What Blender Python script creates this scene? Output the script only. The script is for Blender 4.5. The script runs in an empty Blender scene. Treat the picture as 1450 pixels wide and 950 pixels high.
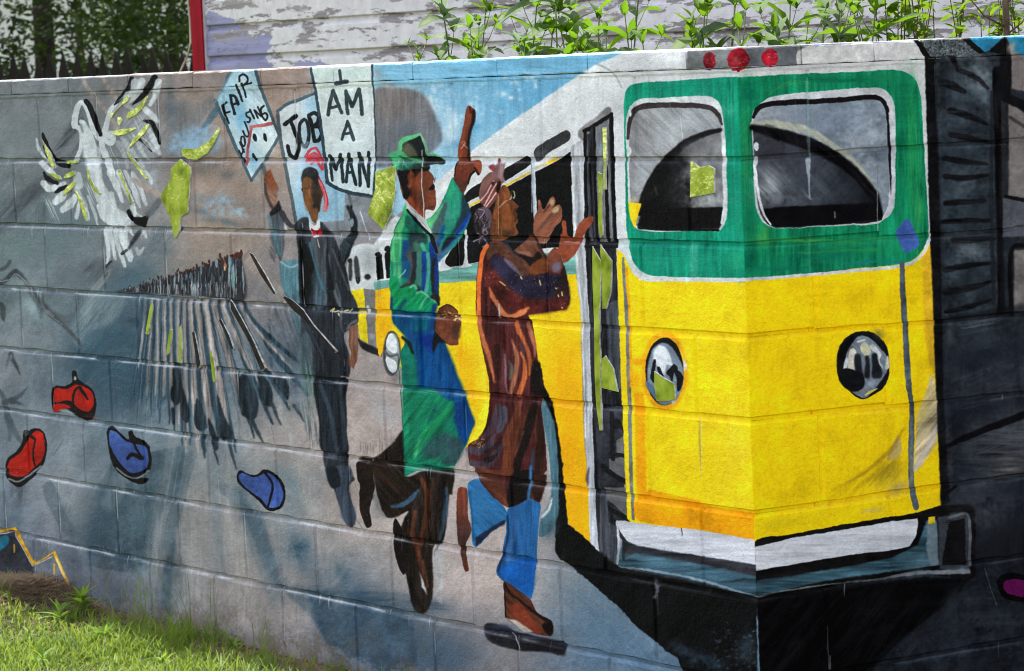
import bpy, math, random
import numpy as np
from mathutils import Vector, Matrix

# ------------------------------------------------------------------ camera
scene = bpy.context.scene
ZT = 1.62                      # height of the bed joint under the coping, metres
CAM_F = 4997.6                 # focal length in pixels of a 1450 px wide frame
CAM_P = np.array([6.4552, -4.8391, 0.0307+ZT])
CAM_YAW, CAM_PITCH, CAM_ROLL = -0.99409, -0.07682, -0.042732
_fw = np.array([math.cos(CAM_PITCH)*math.sin(CAM_YAW), math.cos(CAM_PITCH)*math.cos(CAM_YAW), math.sin(CAM_PITCH)])
_rt = np.array([math.cos(CAM_YAW), -math.sin(CAM_YAW), 0.0]); _up = np.cross(_rt, _fw)
_r2 = _rt*math.cos(CAM_ROLL)+_up*math.sin(CAM_ROLL); _u2 = -_rt*math.sin(CAM_ROLL)+_up*math.cos(CAM_ROLL)
cam_data = bpy.data.cameras.new('camera'); cam = bpy.data.objects.new('camera', cam_data)
scene.collection.objects.link(cam)
cam.matrix_world = Matrix(((_r2[0], _u2[0], -_fw[0], CAM_P[0]), (_r2[1], _u2[1], -_fw[1], CAM_P[1]), (_r2[2], _u2[2], -_fw[2], CAM_P[2]), (0, 0, 0, 1)))
cam_data.sensor_width = 36; cam_data.lens = CAM_F/1450*36
cam_data.clip_start = 0.1; cam_data.clip_end = 3000
cam_data.dof.use_dof = True; cam_data.dof.focus_distance = 9.2; cam_data.dof.aperture_fstop = 13
scene.camera = cam

# ------------------------------------------------------------------ sky, sun, exposure
SUN_EL, SUN_AZ = math.radians(63), math.atan2(-0.96, 0.28)      # azimuth from +Y towards +X
world = bpy.data.worlds.new('World'); scene.world = world; world.use_nodes = True
wn, wl = world.node_tree.nodes, world.node_tree.links; wn.clear()
sky = wn.new('ShaderNodeTexSky'); sky.sky_type = 'NISHITA'; sky.sun_disc = False
sky.sun_elevation = SUN_EL; sky.sun_rotation = SUN_AZ; sky.air_density = 1.0; sky.dust_density = 2.0; sky.ozone_density = 1.0
wb = wn.new('ShaderNodeHueSaturation'); wb.inputs['Saturation'].default_value = 0.42
bg = wn.new('ShaderNodeBackground'); bg.inputs['Strength'].default_value = 0.15
wo = wn.new('ShaderNodeOutputWorld')
wl.new(sky.outputs[0], wb.inputs['Color']); wl.new(wb.outputs[0], bg.inputs[0]); wl.new(bg.outputs[0], wo.inputs[0])
sl = bpy.data.lights.new('sun', 'SUN'); sl.energy = 3.4; sl.angle = math.radians(0.53); sl.color = (1.0, 0.95, 0.87)
sun = bpy.data.objects.new('sun', sl); scene.collection.objects.link(sun)
SUN_DIR = Vector((math.sin(SUN_AZ)*math.cos(SUN_EL), math.cos(SUN_AZ)*math.cos(SUN_EL), math.sin(SUN_EL)))
sun.rotation_euler = SUN_DIR.to_track_quat('Z', 'Y').to_euler(); sun.location = SUN_DIR*40
vs = scene.view_settings; vs.view_transform = 'Standard'; vs.look = 'None'; vs.gamma = 1.0; vs.use_curve_mapping = False
vs.exposure = 1.56
scene.render.engine = 'CYCLES'
scene.cycles.filter_width = 1.0; scene.cycles.use_denoising = True; scene.cycles.max_bounces = 8; scene.cycles.transparent_max_bounces = 12

# ------------------------------------------------------------------ helpers
random.seed(5)
R = random.random
def U(a, b): return a+(b-a)*random.random()
COL = scene.collection
def project(P):
    d = np.asarray(P, float)-CAM_P; zz = d@_fw
    return 725+CAM_F*(d@_r2)/zz, 475-CAM_F*(d@_u2)/zz
def ray(x, y):
    return _fw+_r2*(x-725)/CAM_F+_u2*(475-y)/CAM_F
def on_y(x, y, Y): d = ray(x, y); t = (Y-CAM_P[1])/d[1]; return CAM_P+d*t       # where a sight line meets a plane
def on_x(x, y, X): d = ray(x, y); t = (X-CAM_P[0])/d[0]; return CAM_P+d*t
def on_z(x, y, Z): d = ray(x, y); t = (Z-CAM_P[2])/d[2]; return CAM_P+d*t
def at_r(x, y, r): d = ray(x, y); return CAM_P+d*(r/np.linalg.norm(d[:2]))      # at horizontal distance r
def mesh_obj(name, V, F, mats, parent=None, mat_idx=None, smooth=False):
    me = bpy.data.meshes.new(name); me.from_pydata([tuple(v) for v in V], [], F)
    for m in (mats if isinstance(mats, (list, tuple)) else [mats]): me.materials.append(m)
    if mat_idx is not None: me.polygons.foreach_set('material_index', mat_idx)
    if smooth: me.polygons.foreach_set('use_smooth', [True]*len(me.polygons))
    me.update()
    o = bpy.data.objects.new(name, me); COL.objects.link(o)
    if parent is not None: o.parent = parent
    return o
def empty(name, loc=(0, 0, 0)):
    o = bpy.data.objects.new(name, None); COL.objects.link(o); o.location = loc; o.empty_display_size = .1; return o
def tag(o, label=None, cat=None, group=None, kind=None):
    for k, v in (('label', label), ('category', cat), ('group', group), ('kind', kind)):
        if v: o[k] = v
    return o
def box(x0, x1, y0, y1, z0, z1):
    V = [(x0,y0,z0),(x1,y0,z0),(x1,y1,z0),(x0,y1,z0),(x0,y0,z1),(x1,y0,z1),(x1,y1,z1),(x0,y1,z1)]
    return V, [(3,2,1,0),(4,5,6,7),(0,1,5,4),(1,2,6,5),(2,3,7,6),(3,0,4,7)]
def tube(pts, rad, n=6, V=None, F=None):
    V = [] if V is None else V; F = [] if F is None else F
    P = [Vector(p) for p in pts]; base = len(V)
    for i, p in enumerate(P):
        t = (P[min(i+1, len(P)-1)]-P[max(i-1, 0)]).normalized()
        a = t.orthogonal().normalized() if abs(t.z) > .9 else t.cross(Vector((0, 0, 1))).normalized(); b = t.cross(a)
        r = rad[i] if isinstance(rad, (list, tuple)) else rad
        for k in range(n): q = 2*math.pi*k/n; V.append(tuple(p+a*math.cos(q)*r+b*math.sin(q)*r))
    for i in range(len(P)-1):
        for k in range(n): k2 = (k+1) % n; F.append((base+i*n+k, base+i*n+k2, base+(i+1)*n+k2, base+(i+1)*n+k))
    F.append(tuple(base+k for k in reversed(range(n)))); F.append(tuple(base+(len(P)-1)*n+k for k in range(n)))
    return V, F
class NT_:
    """small node-tree builder"""
    def __init__(s, name):
        s.m = bpy.data.materials.new(name); s.m.use_nodes = True; s.t = s.m.node_tree; s.n = s.t.nodes; s.n.clear()
        s.out = s.n.new('ShaderNodeOutputMaterial'); s.p = s.n.new('ShaderNodeBsdfPrincipled'); s.t.links.new(s.p.outputs[0], s.out.inputs[0])
    def add(s, typ, **kw):
        nd = s.n.new(typ)
        for k, v in kw.items():
            if k.startswith('i_'):
                key = k[2:]; key = int(key) if key.isdigit() else key.replace('_', ' ')
                s.set(nd.inputs[key], v)
            else: setattr(nd, k, v)
        return nd
    def set(s, sock, v):
        if hasattr(v, 'is_output') or isinstance(v, bpy.types.NodeSocket): s.t.links.new(v, sock)
        else: sock.default_value = v
    def noise(s, scale, detail=4, rough=.6, vec=None, dist=0):
        nd = s.add('ShaderNodeTexNoise'); nd.inputs['Scale'].default_value = scale; nd.inputs['Detail'].default_value = detail; nd.inputs['Roughness'].default_value = rough; nd.inputs['Distortion'].default_value = dist
        if vec is not None: s.t.links.new(vec, nd.inputs['Vector'])
        return nd.outputs['Fac']
    def ramp(s, fac, stops):
        nd = s.add('ShaderNodeValToRGB'); s.t.links.new(fac, nd.inputs[0]); e = nd.color_ramp.elements
        while len(e) < len(stops): e.new(.5)
        for el, (p, c) in zip(e, stops): el.position = p; el.color = (*c, 1) if len(c) == 3 else c
        return nd.outputs['Color']
    def mix(s, fac, a, b, mode='MIX'):
        nd = s.add('ShaderNodeMix', data_type='RGBA', blend_type=mode)
        s.set(nd.inputs[0], fac); s.set(nd.inputs[6], a if not isinstance(a, tuple) else (*a, 1)); s.set(nd.inputs[7], b if not isinstance(b, tuple) else (*b, 1))
        return nd.outputs[2]
    def math(s, op, a, b=0.0, c=None):
        nd = s.add('ShaderNodeMath', operation=op); s.set(nd.inputs[0], a); s.set(nd.inputs[1], b)
        if c is not None: s.set(nd.inputs[2], c)
        return nd.outputs[0]
    def bump(s, h, strength, dist, normal=None):
        nd = s.add('ShaderNodeBump'); nd.inputs['Strength'].default_value = strength; nd.inputs['Distance'].default_value = dist
        s.t.links.new(h, nd.inputs['Height'])
        if normal is not None: s.t.links.new(normal, nd.inputs['Normal'])
        return nd.outputs[0]
    def pos(s): return s.add('ShaderNodeNewGeometry').outputs['Position']
    def mapping(s, vec, scale=(1, 1, 1), rot=(0, 0, 0)):
        nd = s.add('ShaderNodeMapping'); nd.inputs['Scale'].default_value = scale; nd.inputs['Rotation'].default_value = rot; s.t.links.new(vec, nd.inputs[0]); return nd.outputs[0]
    def rough(s, v, spec=.3): s.set(s.p.inputs['Roughness'], v); s.p.inputs['Specular IOR Level'].default_value = spec
    def base(s, v): s.set(s.p.inputs['Base Color'], v if not isinstance(v, tuple) else (*v, 1))
    def normal(s, v): s.t.links.new(v, s.p.inputs['Normal'])
# ---------------------------------------------------------------------------
# THE MURAL: painted in code on a flat sketch sheet, then transferred to the
# unrolled surface of the block wall (see transfer_mural).  All colours are
# paint colours; the scene lights the wall, plus some lit edges painted in pale.
# ---------------------------------------------------------------------------
SX0, SY0, SX1, SY1, SS = -150, 30, 1560, 1060, 1.6      # sketch sheet extent and resolution
CW, CH = int((SX1-SX0)*SS), int((SY1-SY0)*SS)
canvas = np.zeros((CH, CW, 3), np.float32)
prng = np.random.default_rng(11)

def fft_noise(n, sx, sy, ang=0, seed=0, ridge=0):
    r = np.random.default_rng(seed).standard_normal((n, n))
    fy, fx = np.meshgrid(np.fft.fftfreq(n), np.fft.fftfreq(n), indexing='ij')
    c, s = math.cos(ang), math.sin(ang)
    u, v = fx*c+fy*s, -fx*s+fy*c
    g = np.exp(-2*(math.pi**2)*((u*sx)**2+(v*sy)**2))
    z = np.fft.ifft2(np.fft.fft2(r)*g).real
    z -= z.mean(); z /= z.std()
    return z.astype(np.float32)
NT = 1024
def _mix(a, b, w): z = a+b*w; return (z/z.std()).astype(np.float32)
BR = {'n': _mix(fft_noise(NT, 14, 14, 0, 1), fft_noise(NT, 3, 3, 0, 2), .6),
      'f': fft_noise(NT, 1.0, 1.0, 0, 3),
      'h': _mix(fft_noise(NT, 16, 1.5, 0, 4), fft_noise(NT, 40, 5, 0, 5), .8),
      'v': _mix(fft_noise(NT, 1.5, 16, 0, 6), fft_noise(NT, 5, 40, 0, 7), .8),
      'd': _mix(fft_noise(NT, 14, 1.7, math.radians(45), 8), fft_noise(NT, 34, 6, math.radians(45), 9), .8),
      'u': _mix(fft_noise(NT, 14, 1.7, math.radians(-50), 10), fft_noise(NT, 34, 6, math.radians(-50), 12), .8),
      'c': fft_noise(NT, 45, 45, 0, 13)}
def tile(k, y0, y1, x0, x1):
    yy = (np.arange(y0, y1)+37*len(k)) % NT; xx = np.arange(x0, x1) % NT
    return BR[k][yy][:, xx]

def smooth(pts, closed=True, n=7):
    p = np.asarray(pts, float)
    if len(p) < 3: return p
    if closed: q = np.vstack([p[-1], p, p[0], p[1]])
    else: q = np.vstack([2*p[0]-p[1], p, 2*p[-1]-p[-2]])
    out = []
    t = np.linspace(0, 1, n, endpoint=False)[:, None]
    for i in range(1, len(q)-2):
        a, b, c, d = q[i-1], q[i], q[i+1], q[i+2]
        if np.abs(b-c).sum() < 1e-6: continue
        la, lb, lc = [max(np.hypot(*(v-w)), 1e-6) for v, w in ((b, a), (c, b), (d, c))]
        m1 = (c-a)*lb/(la+lb) if la > 1e-5 else (c-b)*.0
        m2 = (d-b)*lb/(lb+lc) if lc > 1e-5 else (c-b)*.0
        if la < 1e-5: m1 = c-b
        if lc < 1e-5: m2 = c-b
        out.append((2*t**3-3*t**2+1)*b+(t**3-2*t**2+t)*m1+(-2*t**3+3*t**2)*c+(t**3-t**2)*m2)
    if not closed: out.append(q[-2][None])
    return np.vstack(out)

def blur(m, r):
    r = int(round(r))
    if r < 1: return m
    for ax in (0, 1):
        for _ in range(2):
            pad = [(0, 0), (0, 0)]; pad[ax] = (r+1, r)
            c = np.cumsum(np.pad(m, pad, mode='edge'), axis=ax)
            n = m.shape[ax]
            hi = np.take(c, np.arange(2*r+1, 2*r+1+n), axis=ax); lo = np.take(c, np.arange(0, n), axis=ax)
            m = (hi-lo)/(2*r+1)
    return m

def mask_poly(P, pad):
    """antialiased coverage of polygon P (canvas px)"""
    x0 = max(int(P[:, 0].min())-pad-1, 0); x1 = min(int(P[:, 0].max())+pad+3, CW)
    y0 = max(int(P[:, 1].min())-pad-1, 0); y1 = min(int(P[:, 1].max())+pad+3, CH)
    if x1 <= x0 or y1 <= y0: return None
    w, h, V = x1-x0, y1-y0, 2
    acc = np.zeros((h*V, w+2), np.float32)
    A = P; B = np.roll(P, -1, 0)
    for (ax, ay), (bx, by) in zip(A, B):
        if ay == by: continue
        s = 1.0
        if ay > by: ax, ay, bx, by, s = bx, by, ax, ay, -1.0
        r0 = max(int(math.ceil((ay-y0)*V-.5)), 0); r1 = min(int(math.ceil((by-y0)*V-.5)), h*V)
        if r1 <= r0: continue
        rows = np.arange(r0, r1)
        xs = ax+(bx-ax)*(((rows+.5)/V+y0)-ay)/(by-ay)-x0
        xs = np.clip(xs, 0, w); f = np.floor(xs).astype(int); fr = xs-f
        np.add.at(acc, (rows, f), s*(1-fr)); np.add.at(acc, (rows, np.minimum(f+1, w+1)), s*fr)
    m = np.clip(np.abs(np.cumsum(acc, 1)[:, :w]), 0, 1)
    return m.reshape(h, V, w).mean(1), x0, x1, y0, y1

def C(c): return np.array(c, np.float32)/255.0

def fill(P, col, soft=0, tex=.05, br='n', alpha=1.0, grad=None, dry=0.0, wob=0.0):
    """P in sheet px.  grad=((x,y,col),(x,y,col)[,..]) linear blend; dry = ragged brush edge"""
    P = (np.asarray(P, float)-(SX0, SY0))*SS
    if wob: P = P+prng.standard_normal(P.shape)*wob*SS
    soft *= SS
    r = mask_poly(P, int(soft*2+3))
    if r is None: return
    m, x0, x1, y0, y1 = r
    if soft > .7: m = blur(m, soft*.6)
    t = tile(br, y0, y1, x0, x1)
    if dry:
        m = np.clip(m*(1+dry)-dry*.5+t*dry*.45*(1-np.abs(2*m-1)*.3), 0, 1)
        m = m*m*(3-2*m)
    if grad is None: c = np.broadcast_to(C(col), (y1-y0, x1-x0, 3))
    else:
        yy, xx = np.mgrid[y0:y1, x0:x1]; X = xx/SS+SX0; Y = yy/SS+SY0
        ax, ay = grad[0][:2]; bx, by = grad[-1][:2]; L2 = (bx-ax)**2+(by-ay)**2
        k = np.clip(((X-ax)*(bx-ax)+(Y-ay)*(by-ay))/L2+t*.05, 0, 1)
        st = [((g[0]-ax)*(bx-ax)+(g[1]-ay)*(by-ay))/L2 for g in grad]
        c = np.stack([np.interp(k, st, [C(g[2])[i] for g in grad]) for i in range(3)], -1)
    c = c*(1+tex*t)[..., None]+(tex*.25*t)[..., None]*.2
    a = (m*alpha)[..., None].astype(np.float32)
    canvas[y0:y1, x0:x1] = canvas[y0:y1, x0:x1]*(1-a)+c*a

def poly(pts, col, **k): fill(np.asarray(pts, float), col, **k)
def blob(pts, col, **k): fill(smooth(pts), col, **k)
def line(pts, w, col, w2=None, sm=True, cap=True, **k):
    p = smooth(pts, False) if sm and len(pts) > 2 else np.asarray(pts, float)
    if len(p) == 2: p = np.vstack([p[0]+(p[1]-p[0])*t for t in np.linspace(0, 1, 6)])
    d = np.gradient(p, axis=0); n = np.stack([-d[:, 1], d[:, 0]], 1)/np.maximum(np.hypot(d[:, 0], d[:, 1]), 1e-6)[:, None]
    if isinstance(w, (list, tuple)): ww = np.interp(np.linspace(0, 1, len(p)), np.linspace(0, 1, len(w)), w)
    else: ww = np.linspace(w, w if w2 is None else w2, len(p))
    h = (ww/2)[:, None]
    L, R = p+n*h, p-n*h
    if cap:
        t0, t1 = d[0]/max(np.hypot(*d[0]), 1e-6), d[-1]/max(np.hypot(*d[-1]), 1e-6)
        a = np.linspace(0, math.pi, 6)[1:-1][:, None]
        e1 = p[-1]+(n[-1]*np.cos(a)+t1*np.sin(a))*h[-1]
        e0 = p[0]+(-n[0]*np.cos(a)-t0*np.sin(a))*h[0]
        P = np.vstack([L, e1, R[::-1], e0])
    else: P = np.vstack([L, R[::-1]])
    fill(P, col, **k)
def ell(cx, cy, rx, ry, col, ang=0, **k):
    a = np.linspace(0, 2*math.pi, 40, endpoint=False); c, s = math.cos(math.radians(ang)), math.sin(math.radians(ang))
    x, y = rx*np.cos(a), ry*np.sin(a)
    fill(np.stack([cx+x*c-y*s, cy+x*s+y*c], 1), col, **k)
def spray(cx, cy, rx, ry, col, alpha=.5, ang=0, br='n', rag=.35):
    R = max(rx, ry)*2.2; x0, x1 = [int(np.clip((v-SX0)*SS, 0, CW)) for v in (cx-R, cx+R)]
    y0, y1 = [int(np.clip((v-SY0)*SS, 0, CH)) for v in (cy-R, cy+R)]
    if x1 <= x0 or y1 <= y0: return
    yy, xx = np.mgrid[y0:y1, x0:x1]; X = xx/SS+SX0-cx; Y = yy/SS+SY0-cy
    c, s = math.cos(math.radians(ang)), math.sin(math.radians(ang))
    q = ((X*c+Y*s)/rx)**2+((-X*s+Y*c)/ry)**2
    t = tile(br, y0, y1, x0, x1)
    a = np.clip(np.exp(-q*1.1)*alpha*(1+rag*t), 0, 1)[..., None].astype(np.float32)
    canvas[y0:y1, x0:x1] = canvas[y0:y1, x0:x1]*(1-a)+C(col)*a
def bristle(pts, w, col, n=6, alpha=.6, th=1.2, col2=None, taper=True, **k):
    """a brush mark made of several hair lines"""
    p = smooth(pts, False) if len(pts) > 2 else np.asarray(pts, float)
    if len(p) == 2: p = np.vstack([p[0]+(p[1]-p[0])*t for t in np.linspace(0, 1, 8)])
    d = np.gradient(p, axis=0); nn = np.stack([-d[:, 1], d[:, 0]], 1)/np.maximum(np.hypot(d[:, 0], d[:, 1]), 1e-6)[:, None]
    for i in range(n):
        o = (prng.random()-.5)*w; a, b = int(prng.random()*.3*len(p)), int((.7+prng.random()*.3)*len(p))
        q = p[a:max(b, a+3)]+nn[a:max(b, a+3)]*o*np.linspace(1, 1.15, max(b, a+3)-a)[:len(p[a:max(b, a+3)]), None]
        if len(q) < 3: continue
        f = prng.random(); cc = np.array(col)*(1-f)+np.array(col2 if col2 is not None else col)*f
        line(q, [.4, th, th*.8, .3] if taper else th, cc, sm=False, cap=False, alpha=alpha*(.5+.5*prng.random()), tex=.03, **k)
def specks(n, x0, y0, x1, y1, col, r=(.4, 1.1), alpha=.8):
    for _ in range(n):
        x, y = x0+(x1-x0)*prng.random(), y0+(y1-y0)*prng.random()
        ell(x, y, *(prng.uniform(*r, 2)), col, alpha=alpha*prng.uniform(.4, 1), tex=0)
def field(grid, xs, ys, x0, y0, x1, y1):
    """loose colour ground: control colours blended over a region"""
    a, b = int((x0-SX0)*SS), int((x1-SX0)*SS); c, d = int((y0-SY0)*SS), int((y1-SY0)*SS)
    X = np.arange(a, b)/SS+SX0; Y = np.arange(c, d)/SS+SY0
    g = np.array(grid, float)
    def wts(v, k):
        v = np.clip(v, k[0], k[-1]); i = np.clip(np.searchsorted(k, v)-1, 0, len(k)-2); k = np.array(k)
        f = (v-k[i])/(k[i+1]-k[i]); return i, f*f*(3-2*f)
    i, f = wts(X, xs); j, h = wts(Y, ys)
    out = np.zeros((len(Y), len(X), 3))
    for k in range(3):
        q = g[..., k]; r0 = q[j][:, i]*(1-f)+q[j][:, i+1]*f; r1 = q[j+1][:, i]*(1-f)+q[j+1][:, i+1]*f
        out[..., k] = r0*(1-h)[:, None]+r1*h[:, None]
    canvas[c:d, a:b] = (out/255).astype(np.float32)
def sk(ox, oy, s, pts): return [(ox+x/s, oy+y/s) for x, y in pts]

# ---- ground tones -----------------------------------------------------------
field([[(104,112,117),(106,115,120),(118,116,117),(122,115,112),(132,119,112),(130,126,126),(128,140,150),(150,150,152),(150,150,152)],
       [(104,115,120),(111,118,122),(122,120,122),(140,127,119),(146,131,122),(130,125,128),(120,118,122),(130,130,132),(150,150,152)],
       [(101,115,120),(98,112,118),(118,122,125),(148,135,126),(130,125,124),(122,123,127),(120,120,124),(130,130,132),(150,150,152)],
       [(96,112,118),(100,113,119),(90,104,112),(120,118,118),(116,116,119),(120,120,124),(120,120,124),(130,130,132),(150,150,152)],
       [(114,123,131),(100,114,124),(74,94,107),(95,108,118),(80,96,108),(150,143,141),(151,143,141),(150,143,140),(130,135,140)],
       [(108,122,132),(112,124,133),(106,121,131),(110,122,130),(139,136,135),(158,149,145),(158,151,148),(152,146,143),(130,135,140)],
       [(104,118,130),(116,124,131),(84,100,110),(139,138,138),(122,131,137),(158,149,143),(166,159,156),(158,152,150),(138,142,145)],
       [(92,102,113),(92,103,114),(100,110,119),(138,133,133),(138,134,134),(118,124,130),(152,147,144),(163,155,150),(118,134,145)],
       [(90,100,110),(90,100,110),(100,108,116),(134,128,128),(130,126,126),(78,96,112),(84,99,113),(118,120,124),(92,116,135)],
       [(88,96,106),(90,98,108),(100,106,114),(128,124,124),(124,122,122),(72,90,106),(78,94,108),(112,116,120),(84,108,128)]],
      [0,100,200,300,400,500,600,700,850], [110,220,320,420,520,620,720,820,920,1000], SX0, SY0, SX1, SY1)
a_ = tile('n', 0, CH, 0, CW)*.014+tile('c', 0, CH, 0, CW)*.016+tile('u', 0, CH, 0, CW)*.006+tile('f', 0, CH, 0, CW)*.008
canvas += a_[..., None]; canvas *= np.array([1.15, 1.10, 1.095], np.float32)
# loose slate and stone-coloured brushing over the ground
for x, y, rx, ry, an, c, al, b in [
    (30,285,60,12,-38,(58,62,70),.75,'u'),(10,300,40,14,-45,(62,66,74),.5,'u'),(62,262,40,10,-25,(70,74,80),.5,'h'),
    (95,195,8,55,38,(76,80,86),.7,'u'),(112,205,6,45,40,(70,75,82),.6,'u'),
    (140,520,70,60,20,(58,82,98),.7,'u'),(175,480,60,40,10,(62,86,102),.6,'d'),(120,495,30,50,-20,(52,76,92),.7,'n'),
    (205,545,50,34,35,(52,76,92),.75,'u'),(160,620,40,20,-30,(84,104,116),.5,'u'),(160,440,36,30,0,(78,98,110),.6,'d'),
    (60,480,45,40,0,(126,133,140),.6,'n'),(38,470,26,30,0,(130,134,138),.5,'n'),(64,445,26,22,20,(122,140,146),.6,'n'),
    (190,425,60,45,-20,(76,98,112),.5,'d'),(195,455,24,9,0,(52,72,86),.6,'h'),(175,500,30,14,0,(118,126,130),.5,'h'),
    (195,390,46,18,-35,(76,100,114),.7,'u'),(225,350,40,22,-50,(86,106,118),.6,'u'),(275,360,60,26,-25,(146,134,126),.6,'u'),
    (140,740,26,70,22,(66,84,95),.8,'n'),(190,715,55,40,-20,(72,90,102),.75,'n'),(175,770,40,25,0,(76,92,104),.6,'n'),
    (240,700,18,80,18,(76,94,104),.7,'v'),(262,640,22,60,-10,(122,130,136),.5,'v'),(330,760,60,80,0,(142,140,140),.5,'n'),
    (250,830,16,40,0,(76,92,104),.8,'v'),(246,790,10,20,0,(78,94,105),.7,'v'),(330,690,44,40,0,(112,126,134),.6,'d'),
    (415,685,40,30,0,(120,132,138),.6,'d'),(345,720,26,60,-30,(86,104,115),.6,'u'),(415,780,26,26,0,(64,88,104),.85,'n'),
    (418,805,24,16,0,(88,104,116),.6,'n'),(470,812,42,22,25,(88,108,122),.7,'u'),(370,770,24,20,0,(96,112,122),.4,'n'),
    (520,860,70,26,14,(58,80,98),.8,'h'),(470,850,40,20,25,(58,80,98),.8,'h'),(560,900,60,34,10,(66,86,102),.75,'n'),(630,930,50,26,0,(70,90,106),.7,'n'),
    (480,852,20,16,0,(104,114,124),.5,'n'),(660,880,60,20,10,(140,136,136),.5,'n'),(600,855,40,10,12,(60,78,96),.6,'h'),
    (470,905,30,30,20,(66,86,102),.5,'n'),(545,870,30,14,10,(96,108,118),.5,'h'),
    (830,850,50,40,30,(104,126,142),.6,'d'),(860,900,70,26,22,(92,118,138),.7,'d'),(900,935,60,20,15,(84,112,136),.7,'d'),(770,900,50,20,10,(106,116,126),.6,'d'),
    (740,925,40,16,0,(130,126,124),.6,'n'),(810,800,30,40,10,(140,144,148),.5,'v'),
    (80,330,50,40,0,(96,112,118),.6,'n'),(30,350,40,30,0,(104,120,122),.5,'n'),(57,298,8,22,6,(62,72,78),.7,'v'),
    (150,240,70,60,0,(104,114,122),.5,'n'),(40,180,60,45,0,(106,113,117),.5,'n'),
    (300,215,46,12,-8,(96,98,102),.35,'n'),(310,285,50,10,5,(84,90,94),.45,'n'),(265,170,22,60,4,(146,130,122),.5,'v'),(240,150,10,40,0,(98,104,110),.5,'v'),
    (250,210,24,14,-20,(104,112,120),.5,'n'),(350,250,60,30,0,(150,136,126),.5,'n'),(330,320,60,30,30,(150,136,126),.5,'d'),
    (90,395,14,30,0,(96,104,108),.3,'n'),(125,385,22,16,-30,(70,74,80),.55,'u'),(148,378,14,12,0,(62,66,72),.5,'n'),
    (15,600,20,60,0,(108,116,124),.4,'n'),(60,620,60,20,-40,(122,130,138),.4,'u'),(15,740,20,40,0,(92,112,126),.6,'v'),
    (26,695,10,26,4,(66,70,78),.55,'v'),(85,700,10,40,-28,(140,150,155),.45,'u'),(95,740,10,40,-32,(84,92,100),.5,'u'),(60,690,14,20,0,(142,146,148),.4,'n'),
    (100,660,50,10,-35,(140,142,144),.4,'u'),(130,655,40,12,-35,(90,104,116),.4,'u')]:
    spray(x, y, rx, ry, c, al, an, b)
# hard-edged planes of light and dark across the lower left
G1 = lambda p: sk(0,660,3.277, p); G2 = lambda p: sk(280,660,3.277, p)
blob([(158,640),(158,640),(152,690),(140,730),(125,765),(121,800),(121,800),(160,808),(215,815),(215,815),(219,790),(228,725),(252,694),(260,655),(262,630),(262,630),(210,640)], (80,96,106), soft=1.2, tex=.07, br='n', grad=((130,740,(62,80,91)),(190,730,(86,103,113)),(250,680,(78,96,107))), alpha=.9)
spray(160,720,18,50,(62,80,92),.6,15); spray(205,745,26,24,(74,92,103),.6); spray(185,690,30,20,(96,112,121),.5)
blob(G1([(745,225),(745,225),(820,140),(880,100),(1000,120),(1000,120),(1000,700),(1000,700),(700,700),(700,700),(715,430)]), (138,138,140), soft=4, tex=.05, alpha=.5)
blob(G1([(808,325),(808,325),(835,420),(862,500),(885,600),(880,660),(760,660),(748,560),(765,450)]), (84,102,113), soft=2.4, tex=.08, alpha=.8); spray(246,800,6,26,(66,86,98),.7); line(G1([(905,500),(925,600),(940,700)]), [8,12,14], (150,146,145), alpha=.5, soft=3, br='v')
line(G1([(735,260),(715,430),(700,620)]), [5,8,10], (150,148,148), alpha=.6, soft=2, br='v')
blob(G2([(75,90),(75,90),(160,180),(215,250),(270,360),(325,500),(370,560),(440,620),(520,690),(580,790),(640,900),(640,900),(-60,900),(-60,100)]), (146,140,139), soft=2.5, tex=.05, alpha=.5); spray(350,850,50,40,(150,140,136),.6); spray(300,760,40,50,(140,138,139),.5)
blob(G2([(75,90),(75,90),(160,180),(215,250),(270,360),(325,500),(370,560),(440,620),(520,690),(580,790),(640,900),(640,900),(760,900),(760,900),(740,700),(560,580),(430,540),(360,400),(300,250),(240,180),(160,90)]), (80,98,112), soft=4, tex=.09, br='u', alpha=.7)
blob(G2([(380,560),(380,560),(440,620),(520,690),(580,790),(640,900),(640,900),(1000,960),(1000,720),(1000,720),(760,640),(600,590),(480,570)]), (66,86,103), soft=2, tex=.1, br='n', alpha=.75); spray(475,850,18,20,(112,120,128),.5); spray(520,905,26,26,(84,100,114),.5); spray(510,860,14,30,(56,76,94),.6)
blob([(60,690),(72,680),(90,720),(118,770),(112,772),(96,762),(78,735)], (92,104,114), soft=1.4, alpha=.6); blob([(108,772),(122,775),(124,800),(140,830),(126,826),(116,800)], (126,140,146), soft=3, alpha=.5)
poly([(0,700),(20,690),(40,760),(100,775),(180,800),(230,812),(230,900),(0,900)], (104,112,122), soft=4, alpha=.45)
# broad brushed light over the blocks behind the crowd
blob([(100,470),(118,440),(140,412),(160,414),(176,424),(150,470),(120,500)], (122,136,142), soft=4, alpha=.6, br='u', tex=.08); blob([(112,500),(126,470),(160,462),(190,470),(200,510),(150,520)], (60,84,99), soft=6, alpha=.7, br='u')
blob([(125,560),(160,510),(205,520),(180,570),(150,600)], (58,82,98), soft=6, alpha=.55, br='u'); blob([(182,600),(200,560),(232,525),(238,545),(208,590)], (90,108,118), soft=3, alpha=.6, br='u')
bristle([(180,470),(215,455),(245,465)], 40, (120,134,142), 26, .35, 1.6, (60,82,96)); bristle([(130,560),(160,540),(200,560)], 50, (110,124,132), 22, .3, 1.6, (60,82,96)); bristle([(150,470),(165,430),(180,410)], 30, (134,146,152), 16, .35, 1.6, (80,100,112))
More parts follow.
